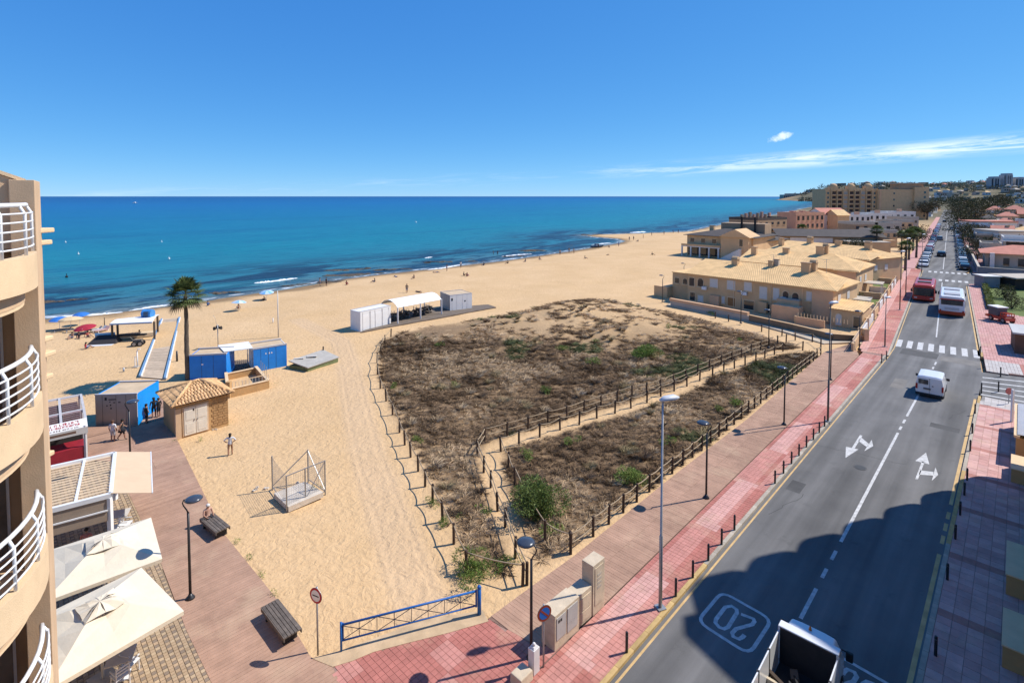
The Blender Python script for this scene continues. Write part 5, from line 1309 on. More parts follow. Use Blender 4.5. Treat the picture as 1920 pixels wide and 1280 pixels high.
for x in (.45, 1.35, 2.0): MB().bb(x, x + .02, -.004, 0, .05, 2.28).build('panel_joint', M_dark, tb)
ns, L_ = cabin('blue_cabin', 'dark blue container cabin behind the palm trunk', (356, 713), (425, 709), 2.15, 2.2, M_blueP, M_blueP, M_roofS)
for x in (.95, 1.9): MB().bb(x, x + .02, -.006, 0, .1, 2.1).build('panel_joint', M_black, ns)
MB().bb(.95, 1.1, -.008, 0, 1.3, 1.42).build('mark', M_swhite, ns)
nb, L_ = cabin('blue_cabin', 'dark blue container cabin with white side, right of the terrace', (476, 698), (538, 687), 2.15, 2.3, M_blueP, M_whiteP, M_roofS)
for x in (.6, 1.25, 1.9): MB().bb(x, x + .02, -.006, 0, .1, 2.1).build('panel_joint', M_black, nb)
for x in (1.0, 1.3, 1.5): MB().bb(x, x + .09, -.008, 0, 1.55, 1.68).build('mark', M_swhite, nb)
can = thing('shade_canopy', 'white flat canopy spanning between the two dark blue cabins', 'canopy', P(450, 690)); k_ = can.location.copy()
mb = MB(); mb.slab([P(420, 659, 2.2) - k_, P(474, 652, 2.2) - k_, P(466, 640, 2.2) - k_, P(408, 647, 2.2) - k_], .06); mb.build('sheet', M_whiteP, can)
for q in ((422, 658), (472, 652), (464, 641), (410, 647)):
    p = P(q[0], q[1], 2.2) - k_; MB().beam(Vector((p.x, p.y, -.1)), Vector((p.x, p.y, 2.16)), .07).build('post', M_grey, can)
dk = MB()
for i in range(14):
    f = i / 14; a, b = P(426, 707).lerp(P(474, 700), f), P(414, 680).lerp(P(466, 676), f); e = (P(474, 700) - P(426, 707)) / 14 * .88
    dk.slab([a + Vector((0, 0, .14)), a + e + Vector((0, 0, .14)), b + e + Vector((0, 0, .14)), b + Vector((0, 0, .14))], .1)
tag(dk.build('plank_deck', mat('deck_wood', (.16, .12, .085), .85, .25, 4)), 'dark plank deck between the two blue cabins', 'deck')
tr = thing('terrace_wall', 'low ochre terrace wall with railing behind the tiled hut', 'wall', P(430, 745)); k_ = tr.location.copy()
tc_ = [P(428, 745) - k_, P(503, 727) - k_, P(480, 700) - k_, P(424, 712) - k_]
for a, b, hh in ((0, 1, .62), (1, 2, .62), (2, 3, .5), (3, 0, .62)):
    MB().beam(tc_[a] + Vector((0, 0, hh / 2 - .1)), tc_[b] + Vector((0, 0, hh / 2 - .1)), .16, hh + .2).build('wall_panel', M_ochre, tr); MB().beam(tc_[a] + Vector((0, 0, hh + .03)), tc_[b] + Vector((0, 0, hh + .03)), .24, .06).build('coping', M_cream, tr)
for i in range(13):
    p = tc_[0].lerp(tc_[1], i / 12) + Vector((-.1, .3, 0)); MB().tube([p + Vector((0, 0, .5)), p + Vector((0, 0, 1.05))], .018, 5).build('baluster', M_grey, tr)
MB().beam(tc_[0] + Vector((-.1, .3, 1.06)), tc_[1] + Vector((-.1, .3, 1.06)), .05).build('rail', M_cream, tr)
MB().box(tc_[0] + Vector((0, .1, 0)), (.34, .34, 1.25)).build('pier', M_ochre, tr)
for i in range(4): p = tc_[1].lerp(tc_[2], .1 + i * .15); MB().tube([p + Vector((0, 0, .6)), p + Vector((0, 0, 1.7))], .02, 5).build('baluster', M_galv, tr)
gs = thing('low_hatch_roof', 'grey sloping slab roof of a low sunken shed on the sand', 'shed', P(585, 690)); k_ = gs.location.copy()
mb = MB(); mb.slab([P(541, 676, .75) - k_, P(577, 689, .45) - k_, P(636, 669, .45) - k_, P(606, 655, .75) - k_], .09); mb.build('roof', mat('grey_slab', (.40, .37, .32), .9, .15, 1.5, .4, 20), gs)
mb = MB(); mb.prism([(q - k_).xy[:] for q in (P(543, 692), P(577, 697), P(634, 678), P(606, 668))], -.1, .38); mb.build('wall', mat('green_wall', (.16, .18, .08), .9, .2, 2), gs)
for a in ((560, 672), (585, 668)): mb = MB(); p = P(a[0], a[1], .72) - k_; mb.box(p, (.9, .5, .05), .3, rx=-.1); mb.build('hatch', mat('hatch_pale', (.55, .5, .43), .8), gs)
MB().box(P(606, 656, .75) - k_, (.1, .1, .35)).build('vent', M_dark, gs)

# ---- tiled hut
hx, hy = Vector((NR.d[0], NR.d[1], 0)), Vector((-NR.n[0], -NR.n[1], 0))
hb = P(331, 822); W_, D_, HH = 3.2, 3.1, 2.25
hut = thing('tiled_hut', 'small square ochre hut with hipped clay tile roof and white double door', 'hut', hb, NR.rz)
MB().bb(0, W_, 0, D_, -.1, HH).build('wall', M_ochre, hut)
MB().bb(.36, 1.95, -.05, 0, 0, 1.98).build('door_frame', M_tan, hut)
for x0 in (.46, 1.17):
    dr = MB().bb(x0, x0 + .68, -.08, -.05, .05, 1.88).build('door', mat('door_cream', (.70, .62, .50), .6, .08, 3), hut)
    for z0 in (.2, 1.05): MB().bb(x0 + .1, x0 + .58, -.095, -.08, z0, z0 + .62).build('panel', mat('door_cream', (.70, .62, .50), .6), dr)
    MB().box((x0 + (.6 if x0 < 1 else .08), -.11, .95), (.04, .04, .1)).build('handle', M_galv, dr)
MB().bb(.98, 1.06, -.1, -.05, 1.6, 1.75).build('lamp', M_dark, hut)
MB().bb(-.03, .30, -.03, .2, -.1, HH - .3).build('pilaster', M_tan, hut)
M_brk = mat('rough_brick', (.40, .23, .10), .95, .25, 5, .9, 14)
for i in range(11):
    for j in range(3): MB().bb(2.15 + j * .34 + (i % 2) * .1, 2.46 + j * .34 + (i % 2) * .1 if j < 2 else W_ - .02, -.03, 0, .12 + i * .18, .27 + i * .18).build('brick', M_brk, hut)
OV, RZ_ = .32, HH + .78
ev = [(-OV, -OV), (W_ + OV, -OV), (W_ + OV, D_ + OV), (-OV, D_ + OV)]
rg = [(W_ * .42, D_ * .5), (W_ * .58, D_ * .5)]
M_tile = mat('clay_tile', (.60, .36, .17), .9, .25, 3, .4, 20, objrand=.28)
rfm = MB(); z0 = HH - .02
E_ = [(x, y, z0) for x, y in ev]; T_ = [(rg[0][0], rg[0][1], RZ_), (rg[1][0], rg[1][1], RZ_)]
rfm.face(E_[0], E_[1], T_[1], T_[0]); rfm.face(E_[1], E_[2], T_[1]); rfm.face(E_[2], E_[3], T_[0], T_[1]); rfm.face(E_[3], E_[0], T_[0]); rfm.face(*E_[::-1])
roof = rfm.build('roof', mat('roof_bed', (.20, .12, .07), .95), hut)
tm = MB(); nseg = 6
for i in range(nseg):
    a0, a1 = math.pi * i / nseg, math.pi * (i + 1) / nseg
    tm.face((math.cos(a0) * .10, 0, math.sin(a0) * .085), (math.cos(a1) * .10, 0, math.sin(a1) * .085), (math.cos(a1) * .08, .36, math.sin(a1) * .07), (math.cos(a0) * .08, .36, math.sin(a0) * .07))
tile_me = tm.mesh('tile', M_tile)
def tile_face(a, b, c, d):
    """Eave a-b, ridge d-c (c may equal d)."""
    a, b, c, d = map(Vector, (a, b, c, d)); e = (b - a); L = e.length; e.normalize(); mid = (c + d) / 2; up = (mid - a) - e * (mid - a).dot(e); S = up.length; up.normalize(); n = e.cross(up)
    rot = Matrix((e, up, n)).transposed().to_4x4(); k = 0; s_ = 0
    while s_ < S - .15:
        f = s_ / S; lo = (d - a).dot(e) * f; hi = L + ((c - a).dot(e) - L) * f; m = int((hi - lo) / .205)
        for i in range(m + 1):
            x = lo + (hi - lo) * (i + .5) / (m + 1)
            o = link('tile', tile_me, roof); o.matrix_local = Matrix.Translation(a + e * x + up * s_ + n * .015) @ rot @ Matrix.Rotation(rnd.uniform(-.04, .04), 4, 'Z')
        s_ += .33
tile_face(E_[0], E_[1], T_[1], T_[0]); tile_face(E_[3], E_[0], T_[0], T_[0]); tile_face(E_[1], E_[2], T_[1], T_[1])
for a, b in ((E_[0], T_[0]), (E_[1], T_[1]), (E_[2], T_[1]), (E_[3], T_[0]), (T_[0], T_[1])): MB().tube([Vector(a) + Vector((0, 0, .06)), Vector(b) + Vector((0, 0, .08))], .10, 8).build('ridge_tile', M_tile, roof, True)

# ---- palm
pl_ = thing('palm_tree', 'tall fan palm standing between the hut and the blue cabin', 'palm', P(352, 712)); r = np.random.default_rng(5)
tk = MB(); TH = 7.5
tk.tube([(.02 * math.sin(i * .8), 0, TH * i / 14 - .1) for i in range(15)], [.21 - .085 * (i / 14) + (.02 if i % 2 else 0) for i in range(15)], 10); tk.build('trunk', mat('palm_trunk', (.115, .09, .065), .95, .3, 8, 1.0, 9), pl_, False)
V, F, C = [], [], []
for i in range(52):
    az = i * 2.39996 + r.uniform(-.2, .2); el = R(86 - 130 * (i / 51) + r.uniform(-8, 8)); L = r.uniform(.75, 1.0)
    d = np.array([math.cos(az) * math.cos(el), math.sin(az) * math.cos(el), math.sin(el)]); s_ = np.cross(d, [0, 0, 1.0]); s_ /= np.linalg.norm(s_) + 1e-6; up = np.cross(s_, d)
    b = np.array([0, 0, TH + .05 - .25 * (i / 51)]); e = b + d * L
    dead = i > 44; col = np.array((.11, .085, .045)) if dead else np.array((.085, .11, .036)) * r.uniform(.7, 1.6)
    k = len(V); V += [b - s_ * .02, b + s_ * .02, e + s_ * .012, e - s_ * .012]; F.append((k, k + 1, k + 2, k + 3)); C += [np.array((.13, .12, .05))] * 4
    fl_ = r.uniform(.85, 1.15)
    for j in range(15):
        a = R(-100 + 200 * j / 14); dd = d * math.cos(a) + s_ * math.sin(a) + up * .12 * math.cos(a); dd /= np.linalg.norm(dd); ll = fl_ * (1 - .25 * abs(a) / 1.75) * (.9 + .2 * r.random())
        m_ = e + dd * ll * .55; tip = e + dd * ll + np.array([0, 0, -.22 * ll - (.15 if dead else 0)]); w = np.cross(dd, up); w /= np.linalg.norm(w) + 1e-6
        k = len(V); V += [e, m_ + w * .06, tip, m_ - w * .06]; F.append((k, k + 1, k + 2, k + 3)); t_ = r.uniform(.75, 1.35); C += [col * t_ * .8, col * t_, col * t_ * 1.25, col * t_]
link('crown', np_mesh('crown', np.array(V), np.array(F), M_leaf, np.array(C)), pl_)

# ---- walkway down the beach with blue edge boards
wk = thing('beach_walkway', 'sand dusted plank walkway with blue edges leading to the shelter', 'walkway', P(290, 705)); k_ = wk.location.copy()
Lp, Rp = [(262, 708), (282, 655), (303, 600)], [(309, 712), (320, 655), (336, 597)]
La, Lb, Ra, Rb = PG(*Lp[0]), PG(*Lp[2]), PG(*Rp[0]), PG(*Rp[2])
M_wkp = mat('dusty_plank', (.50, .38, .26), .92, .15, 2.5, .4, 20, objrand=.12)
for i in range(44):
    f, g_ = i / 44, (i + .93) / 44; MB().slab([La.lerp(Lb, f) - k_ + Vector((0, 0, .1)), Ra.lerp(Rb, f) - k_ + Vector((0, 0, .1)), Ra.lerp(Rb, g_) - k_ + Vector((0, 0, .1)), La.lerp(Lb, g_) - k_ + Vector((0, 0, .1))], .08).build('plank', M_wkp, wk)
M_edge = mat('edge_blue', (.16, .28, .42), .7, .2, 3)
for a, b in ((La, Lb), (Ra, Rb)):
    MB().beam(a - k_ + Vector((0, 0, .16)), b - k_ + Vector((0, 0, .16)), .16, .16).build('edge_board', M_edge, wk)
    MB().beam(a - k_ + Vector((.14, 0, .13)), b - k_ + Vector((.14, 0, .13)), .1, .1).build('edge_board', M_whiteP, wk)

# ---- beach shelter
bs = thing('beach_shelter', 'white roofed beach shelter on dark posts with a blue drum on top', 'shelter', P(250, 638)); k_ = bs.location.copy()
SP = [P(211, 640), P(290, 636), P(296, 622), P(221, 632)]; SH_ = 2.0
for p in SP: MB().beam(p - k_ + Vector((0, 0, -.2)), p - k_ + Vector((0, 0, SH_)), .16).build('post', mat('shelter_post', (.10, .075, .055), .8), bs)
n_ = 8; V = []
u0, u1 = SP[0] - k_, SP[1] - k_; w0, w1 = SP[3] - k_, SP[2] - k_
rf = MB(); prev = None
for i in range(n_ + 1):
    f = i / n_; z = SH_ + .18 * math.sin(math.pi * f) + .02; a, b = u0.lerp(w0, f) + Vector((0, -.35 * (1 - f) + .35 * f, z)), u1.lerp(w1, f) + Vector((0, -.35 * (1 - f) + .35 * f, z))
    if prev: rf.slab([prev[0], prev[1], b, a], .07)
    prev = (a, b)
rf.build('roof', M_whiteP, bs)
MB().beam(u0 + Vector((0, -.37, SH_ - .02)), u1 + Vector((0, -.37, SH_ - .02)), .05, .16).build('fascia', mat('fascia_blue', (.25, .33, .45), .6), bs)
dm = MB(); c = u1.lerp(w1, .5) + Vector((-.9, 0, SH_ + .55)); dm.tube([c + Vector((-.5, 0, 0)), c + Vector((.55, 0, 0))], .48, 14); dm.build('drum', mat('drum_blue', (.05, .24, .55), .5), bs)
MB().box(c + Vector((.1, -.3, -.2)), (.5, .5, .5)).build('drum_box', mat('drum_dark', (.03, .07, .13), .5), bs)
MB().beam(u0.lerp(w0, .5) + Vector((.4, 0, .28)), u1.lerp(w1, .5) + Vector((-.3, 0, .28)), 1.1, .4).build('platform', mat('platform_sand', (.58, .45, .30), .9), bs)
MB().beam(u0.lerp(w0, .5) + Vector((.5, -.35, .55)), u0.lerp(u1, .75) + Vector((0, .3, .55)), .5, .16).build('seat', M_dark, bs)

# ---- poles, bollards and showers on the sand
def pole_thing(name, label, cat, px, py, h, r, m, extra=None):
    t = thing(name, label, cat, PG(px, py)); MB().tube([(0, 0, -.2), (0, 0, h)], [r, r * .75], 8).build('pole', m, t, True)
    if extra: extra(t)
    return t
M_palepole = mat('pale_pole', (.62, .57, .50), .5, .08)
pole_thing('flag_pole', 'tall pale flag pole on the sand behind the right blue cabin', 'pole', 522, 632, 5.3, .07, M_palepole)
def spk(t):
    for i in range(3):
        a = i * 2.1; MB().tube([(math.cos(a) * .1, math.sin(a) * .1, 2.1), (math.cos(a) * .4, math.sin(a) * .4, 2.15)], [.06, .2], 10).build('horn', M_dark, t)
    MB().tube([(0, 0, 2.0), (-.25, 0, 3.2), (-.45, 0, 3.5)], .012, 5).build('aerial', M_galv, t)
pole_thing('speaker_pole', 'thin pole with dark loudspeaker horns behind the left blue cabin', 'pole', 409, 652, 2.5, .05, M_galv, spk)
def shw(t):
    MB().tube([(0, 0, 1.5), (.1, 0, 1.75), (.3, 0, 1.72)], .045, 6).build('spout', M_whiteP, t); MB().box((-.1, 0, 0), (.5, .5, .08)).build('tray', M_conc, t); MB().tube([(-.3, .1, 0), (-.3, .1, .95), (-.05, .05, 1.0)], .04, 6).build('grab_rail', M_whiteP, t)
pole_thing('beach_shower', 'white foot shower beside the plank walkway', 'shower', 258, 688, 1.55, .06, M_whiteP, shw)
pole_thing('beach_bollard', 'dark bollard standing right of the plank walkway', 'bollard', 332, 677, 1.0, .1, M_black)
pole_thing('beach_bollard', 'short grey post on the sand left of the walkway', 'bollard', 232, 697, .4, .09, M_galv)
pole_thing('beach_post', 'thin signpost on the sand near the red parasol', 'post', 196, 610, 1.0, .05, M_dark)
pole_thing('beach_post', 'low white tap post by the flag pole', 'post', 512, 605, .6, .07, M_whiteP)

# ---- white containers and event tent
w1_, L_ = cabin('white_container', 'white container cabin with a panelled front at the left end of the tent', (676, 622), (733, 608), 2.45, 1.9, M_whiteP, M_whiteP, M_whiteP, .03, 'white container cabins')
for x in (.35, 1.5, 2.2, 3.3): MB().bb(x, x + .95 if x != 1.5 else x + .6, -.02, 0, .12, 1.95).build('door', M_whiteP, w1_)
for x in (.33, 1.34, 1.48, 2.13, 3.17, 3.28, 4.26): MB().bb(x, x + .025, -.026, 0, .1, 2.3).build('panel_joint', M_grey, w1_)
w2_, L_ = cabin('white_container', 'white container cabin at the right end of the tent', (844, 584), (885, 579), 2.3, 3.4, M_whiteP, mat('container_grey', (.42, .38, .34), .7), M_roofS, .03, 'white container cabins')
for x in (.3, 1.0, 1.9, 2.6): MB().bb(x, x + .02, -.01, 0, .1, 2.2).build('panel_joint', M_grey, w2_)
MB().bb(.18, .42, -.012, 0, 1.5, 1.85).build('window', M_dark, w2_); MB().bb(2.2, 2.4, -.012, 0, 1.2, 1.4).build('window', M_dark, w2_)
tt = thing('event_tent', 'white arched canopy tent between the two white containers', 'tent', P(746, 608)); k_ = tt.location.copy()
ta, tb_ = P(746, 608) - k_, P(828, 590) - k_; td = (tb_ - ta); tn = Vector((-td.y, td.x, 0)).normalized() * 3.6
tm_ = MB(); prev = None
for i in range(11):
    f = i / 10; z = 2.1 + .75 * math.sin(math.pi * f) ** .8; a, b = ta + tn * f + Vector((0, 0, z)), tb_ + tn * f + Vector((0, 0, z))
    if prev: tm_.slab([prev[0], prev[1], b, a], .03)
    prev = (a, b)
tm_.build('canopy', mat('tent_white', (.82, .81, .79), .6, .03), tt)
for f in (0, .5, 1):
    for g_ in (0, 1): p = ta.lerp(tb_, f) + tn * g_; MB().beam(p + Vector((0, 0, -.1)), p + Vector((0, 0, 2.12)), .16).build('post', M_whiteP, tt)
mt = MB(); mt.prism([P2(676, 624), P2(735, 613), P2(930, 577), P2(915, 572), P2(800, 580), P2(735, 596)], -.2, .12)
tag(mt.build('matting', mat('dark_matting', (.16, .125, .095), .95, .2, 1.5, .4, 15)), 'dark matting laid under the white tent', 'mat')
def stack(label, f, seed):
    t = thing('stacked_loungers', label, 'loungers', k_ + ta.lerp(tb_, f) + tn * .55 + Vector((0, 0, .1)), rnd.uniform(0, 3))
    r = random.Random(seed)
    for i in range(7): MB().box((r.uniform(-.25, .25), r.uniform(-.3, .3), .1 + i * .13), (1.1, .45, .05), r.uniform(-.6, .6), rx=r.uniform(-.3, .3)).build('lounger', mat('lounger_mesh', (.12, .095, .075), .8, .3, 5), t)
    for i in range(4): MB().beam((r.uniform(-.5, .5), r.uniform(-.3, .3), 0), (r.uniform(-.5, .5), r.uniform(-.3, .3), 1.2), .04).build('frame_bar', M_grey, t)
for i, f in enumerate((.08, .24, .40, .60, .76, .92)): stack('jumbled stack of dark loungers under the tent, %s from its left end' % ORD[i], f, i)

# ================================================================== STREET FURNITURE AND VEHICLES
def street_light(label, px, py, h, rz, m=None, arm=.5):
    t = thing('street_light', label, 'street light', P(px, py, ZP), rz, 'tall street lights')
    m = m or M_galv
    MB().box((0, 0, 0), (.34, .34, .05)).build('base_plate', M_galv, t)
    MB().tube([(0, 0, 0), (0, 0, h * .35), (0, 0, h * .352), (0, 0, h)], [.072, .068, .048, .034], 10).build('pole', m, t, True)
    hd = MB(); hd.tube([(-.12, 0, h), (.1, 0, h + .05), (arm, 0, h + .05), (arm + .22, 0, h + .02)], [.05, .10, .11, .04], 10); o = hd.build('head', mat('lamp_white', (.55, .56, .57), .4), t, True); o.scale = (1, 1.5, 1); 
    return t
street_light('tall grey street light at the kerb in front of the utility cabinets', 1238, 1139, 8.15, .35)
street_light('tall grey street light at the end of the bollard row on the promenade side', 1552, 790, 8.4, .35, mat('brown_pole', (.14, .12, .10), .6))
street_light('tall street light at the left end of the near zebra crossing', 1659, 650, 5.2, .35, mat('brown_pole', (.14, .12, .10), .6))
street_light('dark street light on the pavement beside the red bus', 1687, 581, 8.2, .35, M_black)
street_light('dark street light behind the red bus by the garden wall', 1698, 556, 9.2, .35, M_black)
street_light('far street light at the second zebra crossing', 1728, 512, 8.0, .35, mat('brown_pole', (.14, .12, .10), .6))
_bm = MB(); _bm.tube([(0, 0, -.1), (0, 0, .70), (0, 0, .74)], [.05, .05, .035], 9); bol_body = _bm.mesh('body', M_black); _bb = MB(); _bb.tube([(0, 0, .60), (0, 0, .64)], [.054, .054], 9); bol_band = _bb.mesh('band', mat('bollard_band', (.09, .09, .09), .4))
def bollard(label, px, py, group, s_=1.0):
    t = thing('bollard', label, 'bollard', P(px, py, ZP), 0, group); link('body', bol_body, t); link('band', bol_band, t); t.scale = (1, 1, s_)
LB = [(1175, 1222), (1267, 1117), (1299, 1082), (1328, 1050), (1353, 1020), (1377, 993), (1453, 906), (1469, 887), (1484, 869), (1498, 854), (1512, 838), (1525, 824), (1536, 811), (1546, 799)]
for i, (x, y) in enumerate(LB): bollard('black steel bollard on the left kerb, %s counting from the camera' % ORD[i], x, y, 'bollards along the left kerb')
RB = [(1754, 1228), (1776, 1086), (1791, 1010), (1800, 965), (1808, 928), (1813, 900), (1819, 845), (1823, 812), (1828, 775)]
for i, (x, y) in enumerate(RB): bollard('black steel bollard on the right kerb, %s counting from the camera' % ORD[i], x, y, 'bollards along the right kerb', .95)
for i, (x, y, lab) in enumerate([(1840, 735, 'at the near corner of the side street'), (1872, 732, 'in the middle of the side street crossing'), (1876, 704, 'on the far kerb of the side street, right one'), (1838, 663, 'at the right end of the near zebra crossing'), (1844, 688, 'on the far corner of the side street'), (1662, 672, 'at the left end of the near zebra crossing'), (1653, 678, 'just before the left end of the zebra crossing')]):
    bollard('black steel bollard ' + lab, x, y, 'bollards at the crossings', 1.05)

# ---- vehicle parts
M_tyre = mat('tyre', (.018, .018, .018), .85); M_rim = mat('rim', (.30, .30, .31), .35, metal=.6); M_carglass = mat('car_glass', (.02, .024, .03), .06, spec=.8, var=.2)
M_tail = mat('tail_light', (.35, .015, .012), .3); M_headl = mat('head_light', (.6, .6, .58), .15, spec=.7); M_plate = mat('number_plate', (.62, .62, .58), .5); M_trim = mat('black_trim', (.025, .025, .027), .6)
def loft(mb, st):
    """Stations (x, [(y, z)...]) of half-sections from sill to centre line, mirrored."""
    rings = []
    for x, half in st: rings.append([(x, y, z) for y, z in half] + [(x, -y, z) for y, z in half[::-1]])
    n = len(rings[0])
    for a, b in zip(rings, rings[1:]):
        k = len(mb.v); mb.v += a + b
        for i in range(n): mb.f.append((k + i, k + (i + 1) % n, k + n + (i + 1) % n, k + n + i)); mb.mi.append(mb.m)
    mb.face(*rings[0][::-1]); mb.face(*rings[-1]); return mb
def wheel_mesh(r, w):
    t = MB(); t.tube([(0, -w / 2, 0), (0, -w * .42, 0), (0, w * .42, 0), (0, w / 2, 0)], [r * .86, r, r, r * .86], 18); a = t.mesh('tyre', M_tyre, True)
    t = MB(); t.tube([(0, -w / 2 - .006, 0), (0, w / 2 + .006, 0)], r * .62, 14); return a, t.mesh('rim', M_rim)
_wc = {}
def wheels(t, r, w, xs, hy):
    if (r, w) not in _wc: _wc[(r, w)] = wheel_mesh(r, w)
    a, b = _wc[(r, w)]
    for x in xs:
        for s_ in (-1, 1): o = link('wheel', a, t, (x, s_ * hy, r)); link('rim', b, o)
def car_meshes(kind, L, W, H):
    """Body shell, glasshouse and roof of one kind of car."""
    hw = W / 2; out = {}
    if kind == 'van': prof = [(-.5, .34, .62, .94), (-.47, .28, .62, 1.0), (.10, .28, .64, 1.0), (.24, .28, .62, .90), (.34, .28, .58, .62), (.46, .30, .50, .52), (.5, .36, .44, .46)]
    elif kind == 'suv': prof = [(-.5, .36, .58, .70), (-.48, .28, .60, .92), (-.38, .26, .60, .99), (.06, .26, .60, 1.0), (.16, .26, .60, .92), (.27, .26, .58, .60), (.44, .28, .54, .55), (.5, .36, .46, .48)]
    elif kind == 'saloon': prof = [(-.5, .36, .60, .62), (-.46, .28, .62, .66), (-.33, .26, .62, .70), (-.22, .26, .62, .97), (.04, .26, .62, 1.0), (.13, .26, .62, .92), (.26, .26, .60, .62), (.45, .28, .54, .55), (.5, .36, .46, .48)]
    else: prof = [(-.5, .36, .58, .66), (-.47, .28, .60, .88), (-.36, .26, .61, .98), (.05, .26, .61, 1.0), (.14, .26, .61, .92), (.28, .26, .59, .62), (.45, .28, .53, .54), (.5, .36, .45, .47)]
    b = MB(); st = []
    for f, z0, z1, z2 in prof:
        e = 1 - .16 * max(0, abs(f) - .36) / .14; st.append((f * L, [(hw * .90 * e, z0 * H * .62), (hw * e, (z0 * .62 + .14) * H), (hw * e, z1 * H * .97), (hw * .96 * e, z1 * H), (hw * .5 * e, z1 * H + .005)]))
    out['body'] = loft(b, st)
    g = MB(); st = []
    for f, z0, z1, z2 in prof:
        if z2 - z1 < .04: z2 = z1 + .002
        k = .80 - .04 * abs(f); st.append((f * L * .985, [(hw * .95 * (1 - .16 * max(0, abs(f) - .36) / .14), z1 * H - .01), (hw * (k + .1 * (z1 / z2 - .5)), (z1 + (z2 - z1) * .9) * H), (hw * k * .93, z2 * H - .012)]))
    out['glass'] = loft(g, st)
    r = MB(); tops = [q for q in prof if q[3] > .91]; st = []
    for f, z0, z1, z2 in tops: st.append((f * L * .985, [(hw * .815, (z1 + (z2 - z1) * .86) * H), (hw * .80, z2 * H - .03), (hw * .70, z2 * H), (hw * .3, z2 * H + .012)]))
    out['roof'] = loft(r, st)
    return out
def make_car(label, name, kind, paint, loc, rz, L=4.0, W=1.75, H=1.32, detail=True, group=None, cat='car'):
    t = thing(name, label, cat, loc, rz, group); key = (kind, L, W, H)
    if key not in _wc: q = car_meshes(*key); _wc[key] = {k: v for k, v in q.items()}
    q = _wc[key]
    for part, m in (('body', paint), ('glass', M_carglass), ('roof', paint)):
        mk = (key, part, m.name)
        if mk not in _wc: _wc[mk] = q[part].mesh(part, m, False)
        o = link(part if part != 'glass' else 'windows', _wc[mk], t)
        if part != 'glass' and detail: bv = o.modifiers.new('bevel', 'BEVEL'); bv.width = .05; bv.segments = 2; bv.limit_method = 'ANGLE'
    wheels(t, .30, .20, (-L * .31, L * .30), W / 2 - .09)
    if detail:
        dk = ('det', key)
        if dk not in _wc:
            _wc[dk] = (MB().box((0, 0, 0), (.05, .30, .14)).mesh('light', M_headl), MB().box((0, 0, 0), (.05, .16, .22)).mesh('light', M_tail), MB().box((0, 0, 0), (.02, .46, .11)).mesh('number_plate', M_plate), MB().box((0, 0, 0), (.1, .2, .14)).mesh('mirror', paint), MB().box((0, 0, 0), (.10, W * .92, .16)).mesh('bumper', M_trim))
        hl, tl, npl, mi, bu = _wc[dk]
        for s_ in (-1, 1):
            link('headlight', hl, t, (L * .485, s_ * W * .33, H * .40)); link('tail_light', tl, t, (-L * .492, s_ * W * .385, H * .47)); link('mirror', mi, t, (L * .14, s_ * (W * .53), H * .60))
        link('number_plate', npl, t, (-L * .505, 0, H * .34)); link('number_plate', npl, t, (L * .503, 0, H * .24)); link('bumper', bu, t, (-L * .47, 0, H * .18)); link('bumper', bu, t, (L * .46, 0, H * .17))
    return t
M_pw = mat('paint_white', (.72, .72, .71), .3, .03, 2, coat=.6, spec=.5); M_pk = mat('paint_black', (.012, .013, .015), .25, .05, 2, coat=.6); M_ps = mat('paint_silver', (.33, .34, .36), .3, .04, 2, metal=.4, coat=.6)
M_pb = mat('paint_navy', (.02, .035, .08), .28, .05, 2, coat=.6); M_pr = mat('paint_red', (.32, .02, .02), .3, .05, 2, coat=.6); M_pg = mat('paint_grey', (.09, .095, .105), .3, .05, 2, coat=.6); M_pbl = mat('paint_blue', (.05, .12, .25), .3, .05, 2, coat=.6)
# white van driving away on the near stretch
vp = P(1742, 746); vd = Vector((math.sin(R(42.6)), math.cos(R(42.6)), 0)); VRZ = R(90 - 42.6)
VL_, VW, VH = 3.5, 1.80, 1.72
van = thing('white_van', 'white delivery van driving away on the near stretch of road', 'van', vp + vd * VL_ / 2, VRZ)
q = car_meshes('van', VL_, VW, VH)
vb = MB(); hw = VW / 2
for st in [[(-VL_ / 2, [(hw * .92, .30), (hw * .97, .62), (hw * .93, 1.15), (hw * .84, 1.55), (hw * .5, 1.58)]), (-VL_ / 2 + .12, [(hw * .96, .24), (hw, .62), (hw * .97, 1.15), (hw * .86, 1.66), (hw * .5, 1.70)]), (VL_ * .10, [(hw * .96, .24), (hw, .62), (hw * .97, 1.12), (hw * .86, 1.68), (hw * .5, 1.72)]),
            (VL_ * .24, [(hw * .96, .24), (hw, .62), (hw * .95, 1.05), (hw * .80, 1.45), (hw * .5, 1.5)]), (VL_ * .36, [(hw * .96, .24), (hw, .60), (hw * .93, .92), (hw * .85, .98), (hw * .5, 1.02)]), (VL_ * .5, [(hw * .8, .32), (hw * .84, .5), (hw * .8, .70), (hw * .7, .76), (hw * .4, .8)])]]: loft(vb, st)
vb.build('body', M_pw, van, bevel=.06)
rx = -VL_ / 2
MB().box((rx - .0, .40, 1.06), (.10, .62, .36)).build('rear_window', M_carglass, van, bevel=.02); MB().box((rx + .01, -.40, 1.06), (.05, .60, .34)).build('rear_panel', M_pw, van)
MB().box((rx - .005, 0, .26), (.02, .015, 1.3)).build('door_seam', M_trim, van); MB().box((rx - .03, .15, .66), (.05, .46, .12)).build('number_plate', mat('plate_shadow', (.10, .10, .10), .5), van); MB().box((rx - .02, -.2, .95), (.03, .1, .05)).build('handle', M_trim, van)
MB().box((rx + .08, 0, .16), (.3, VW * .98, .2)).build('bumper', M_trim, van, bevel=.03)
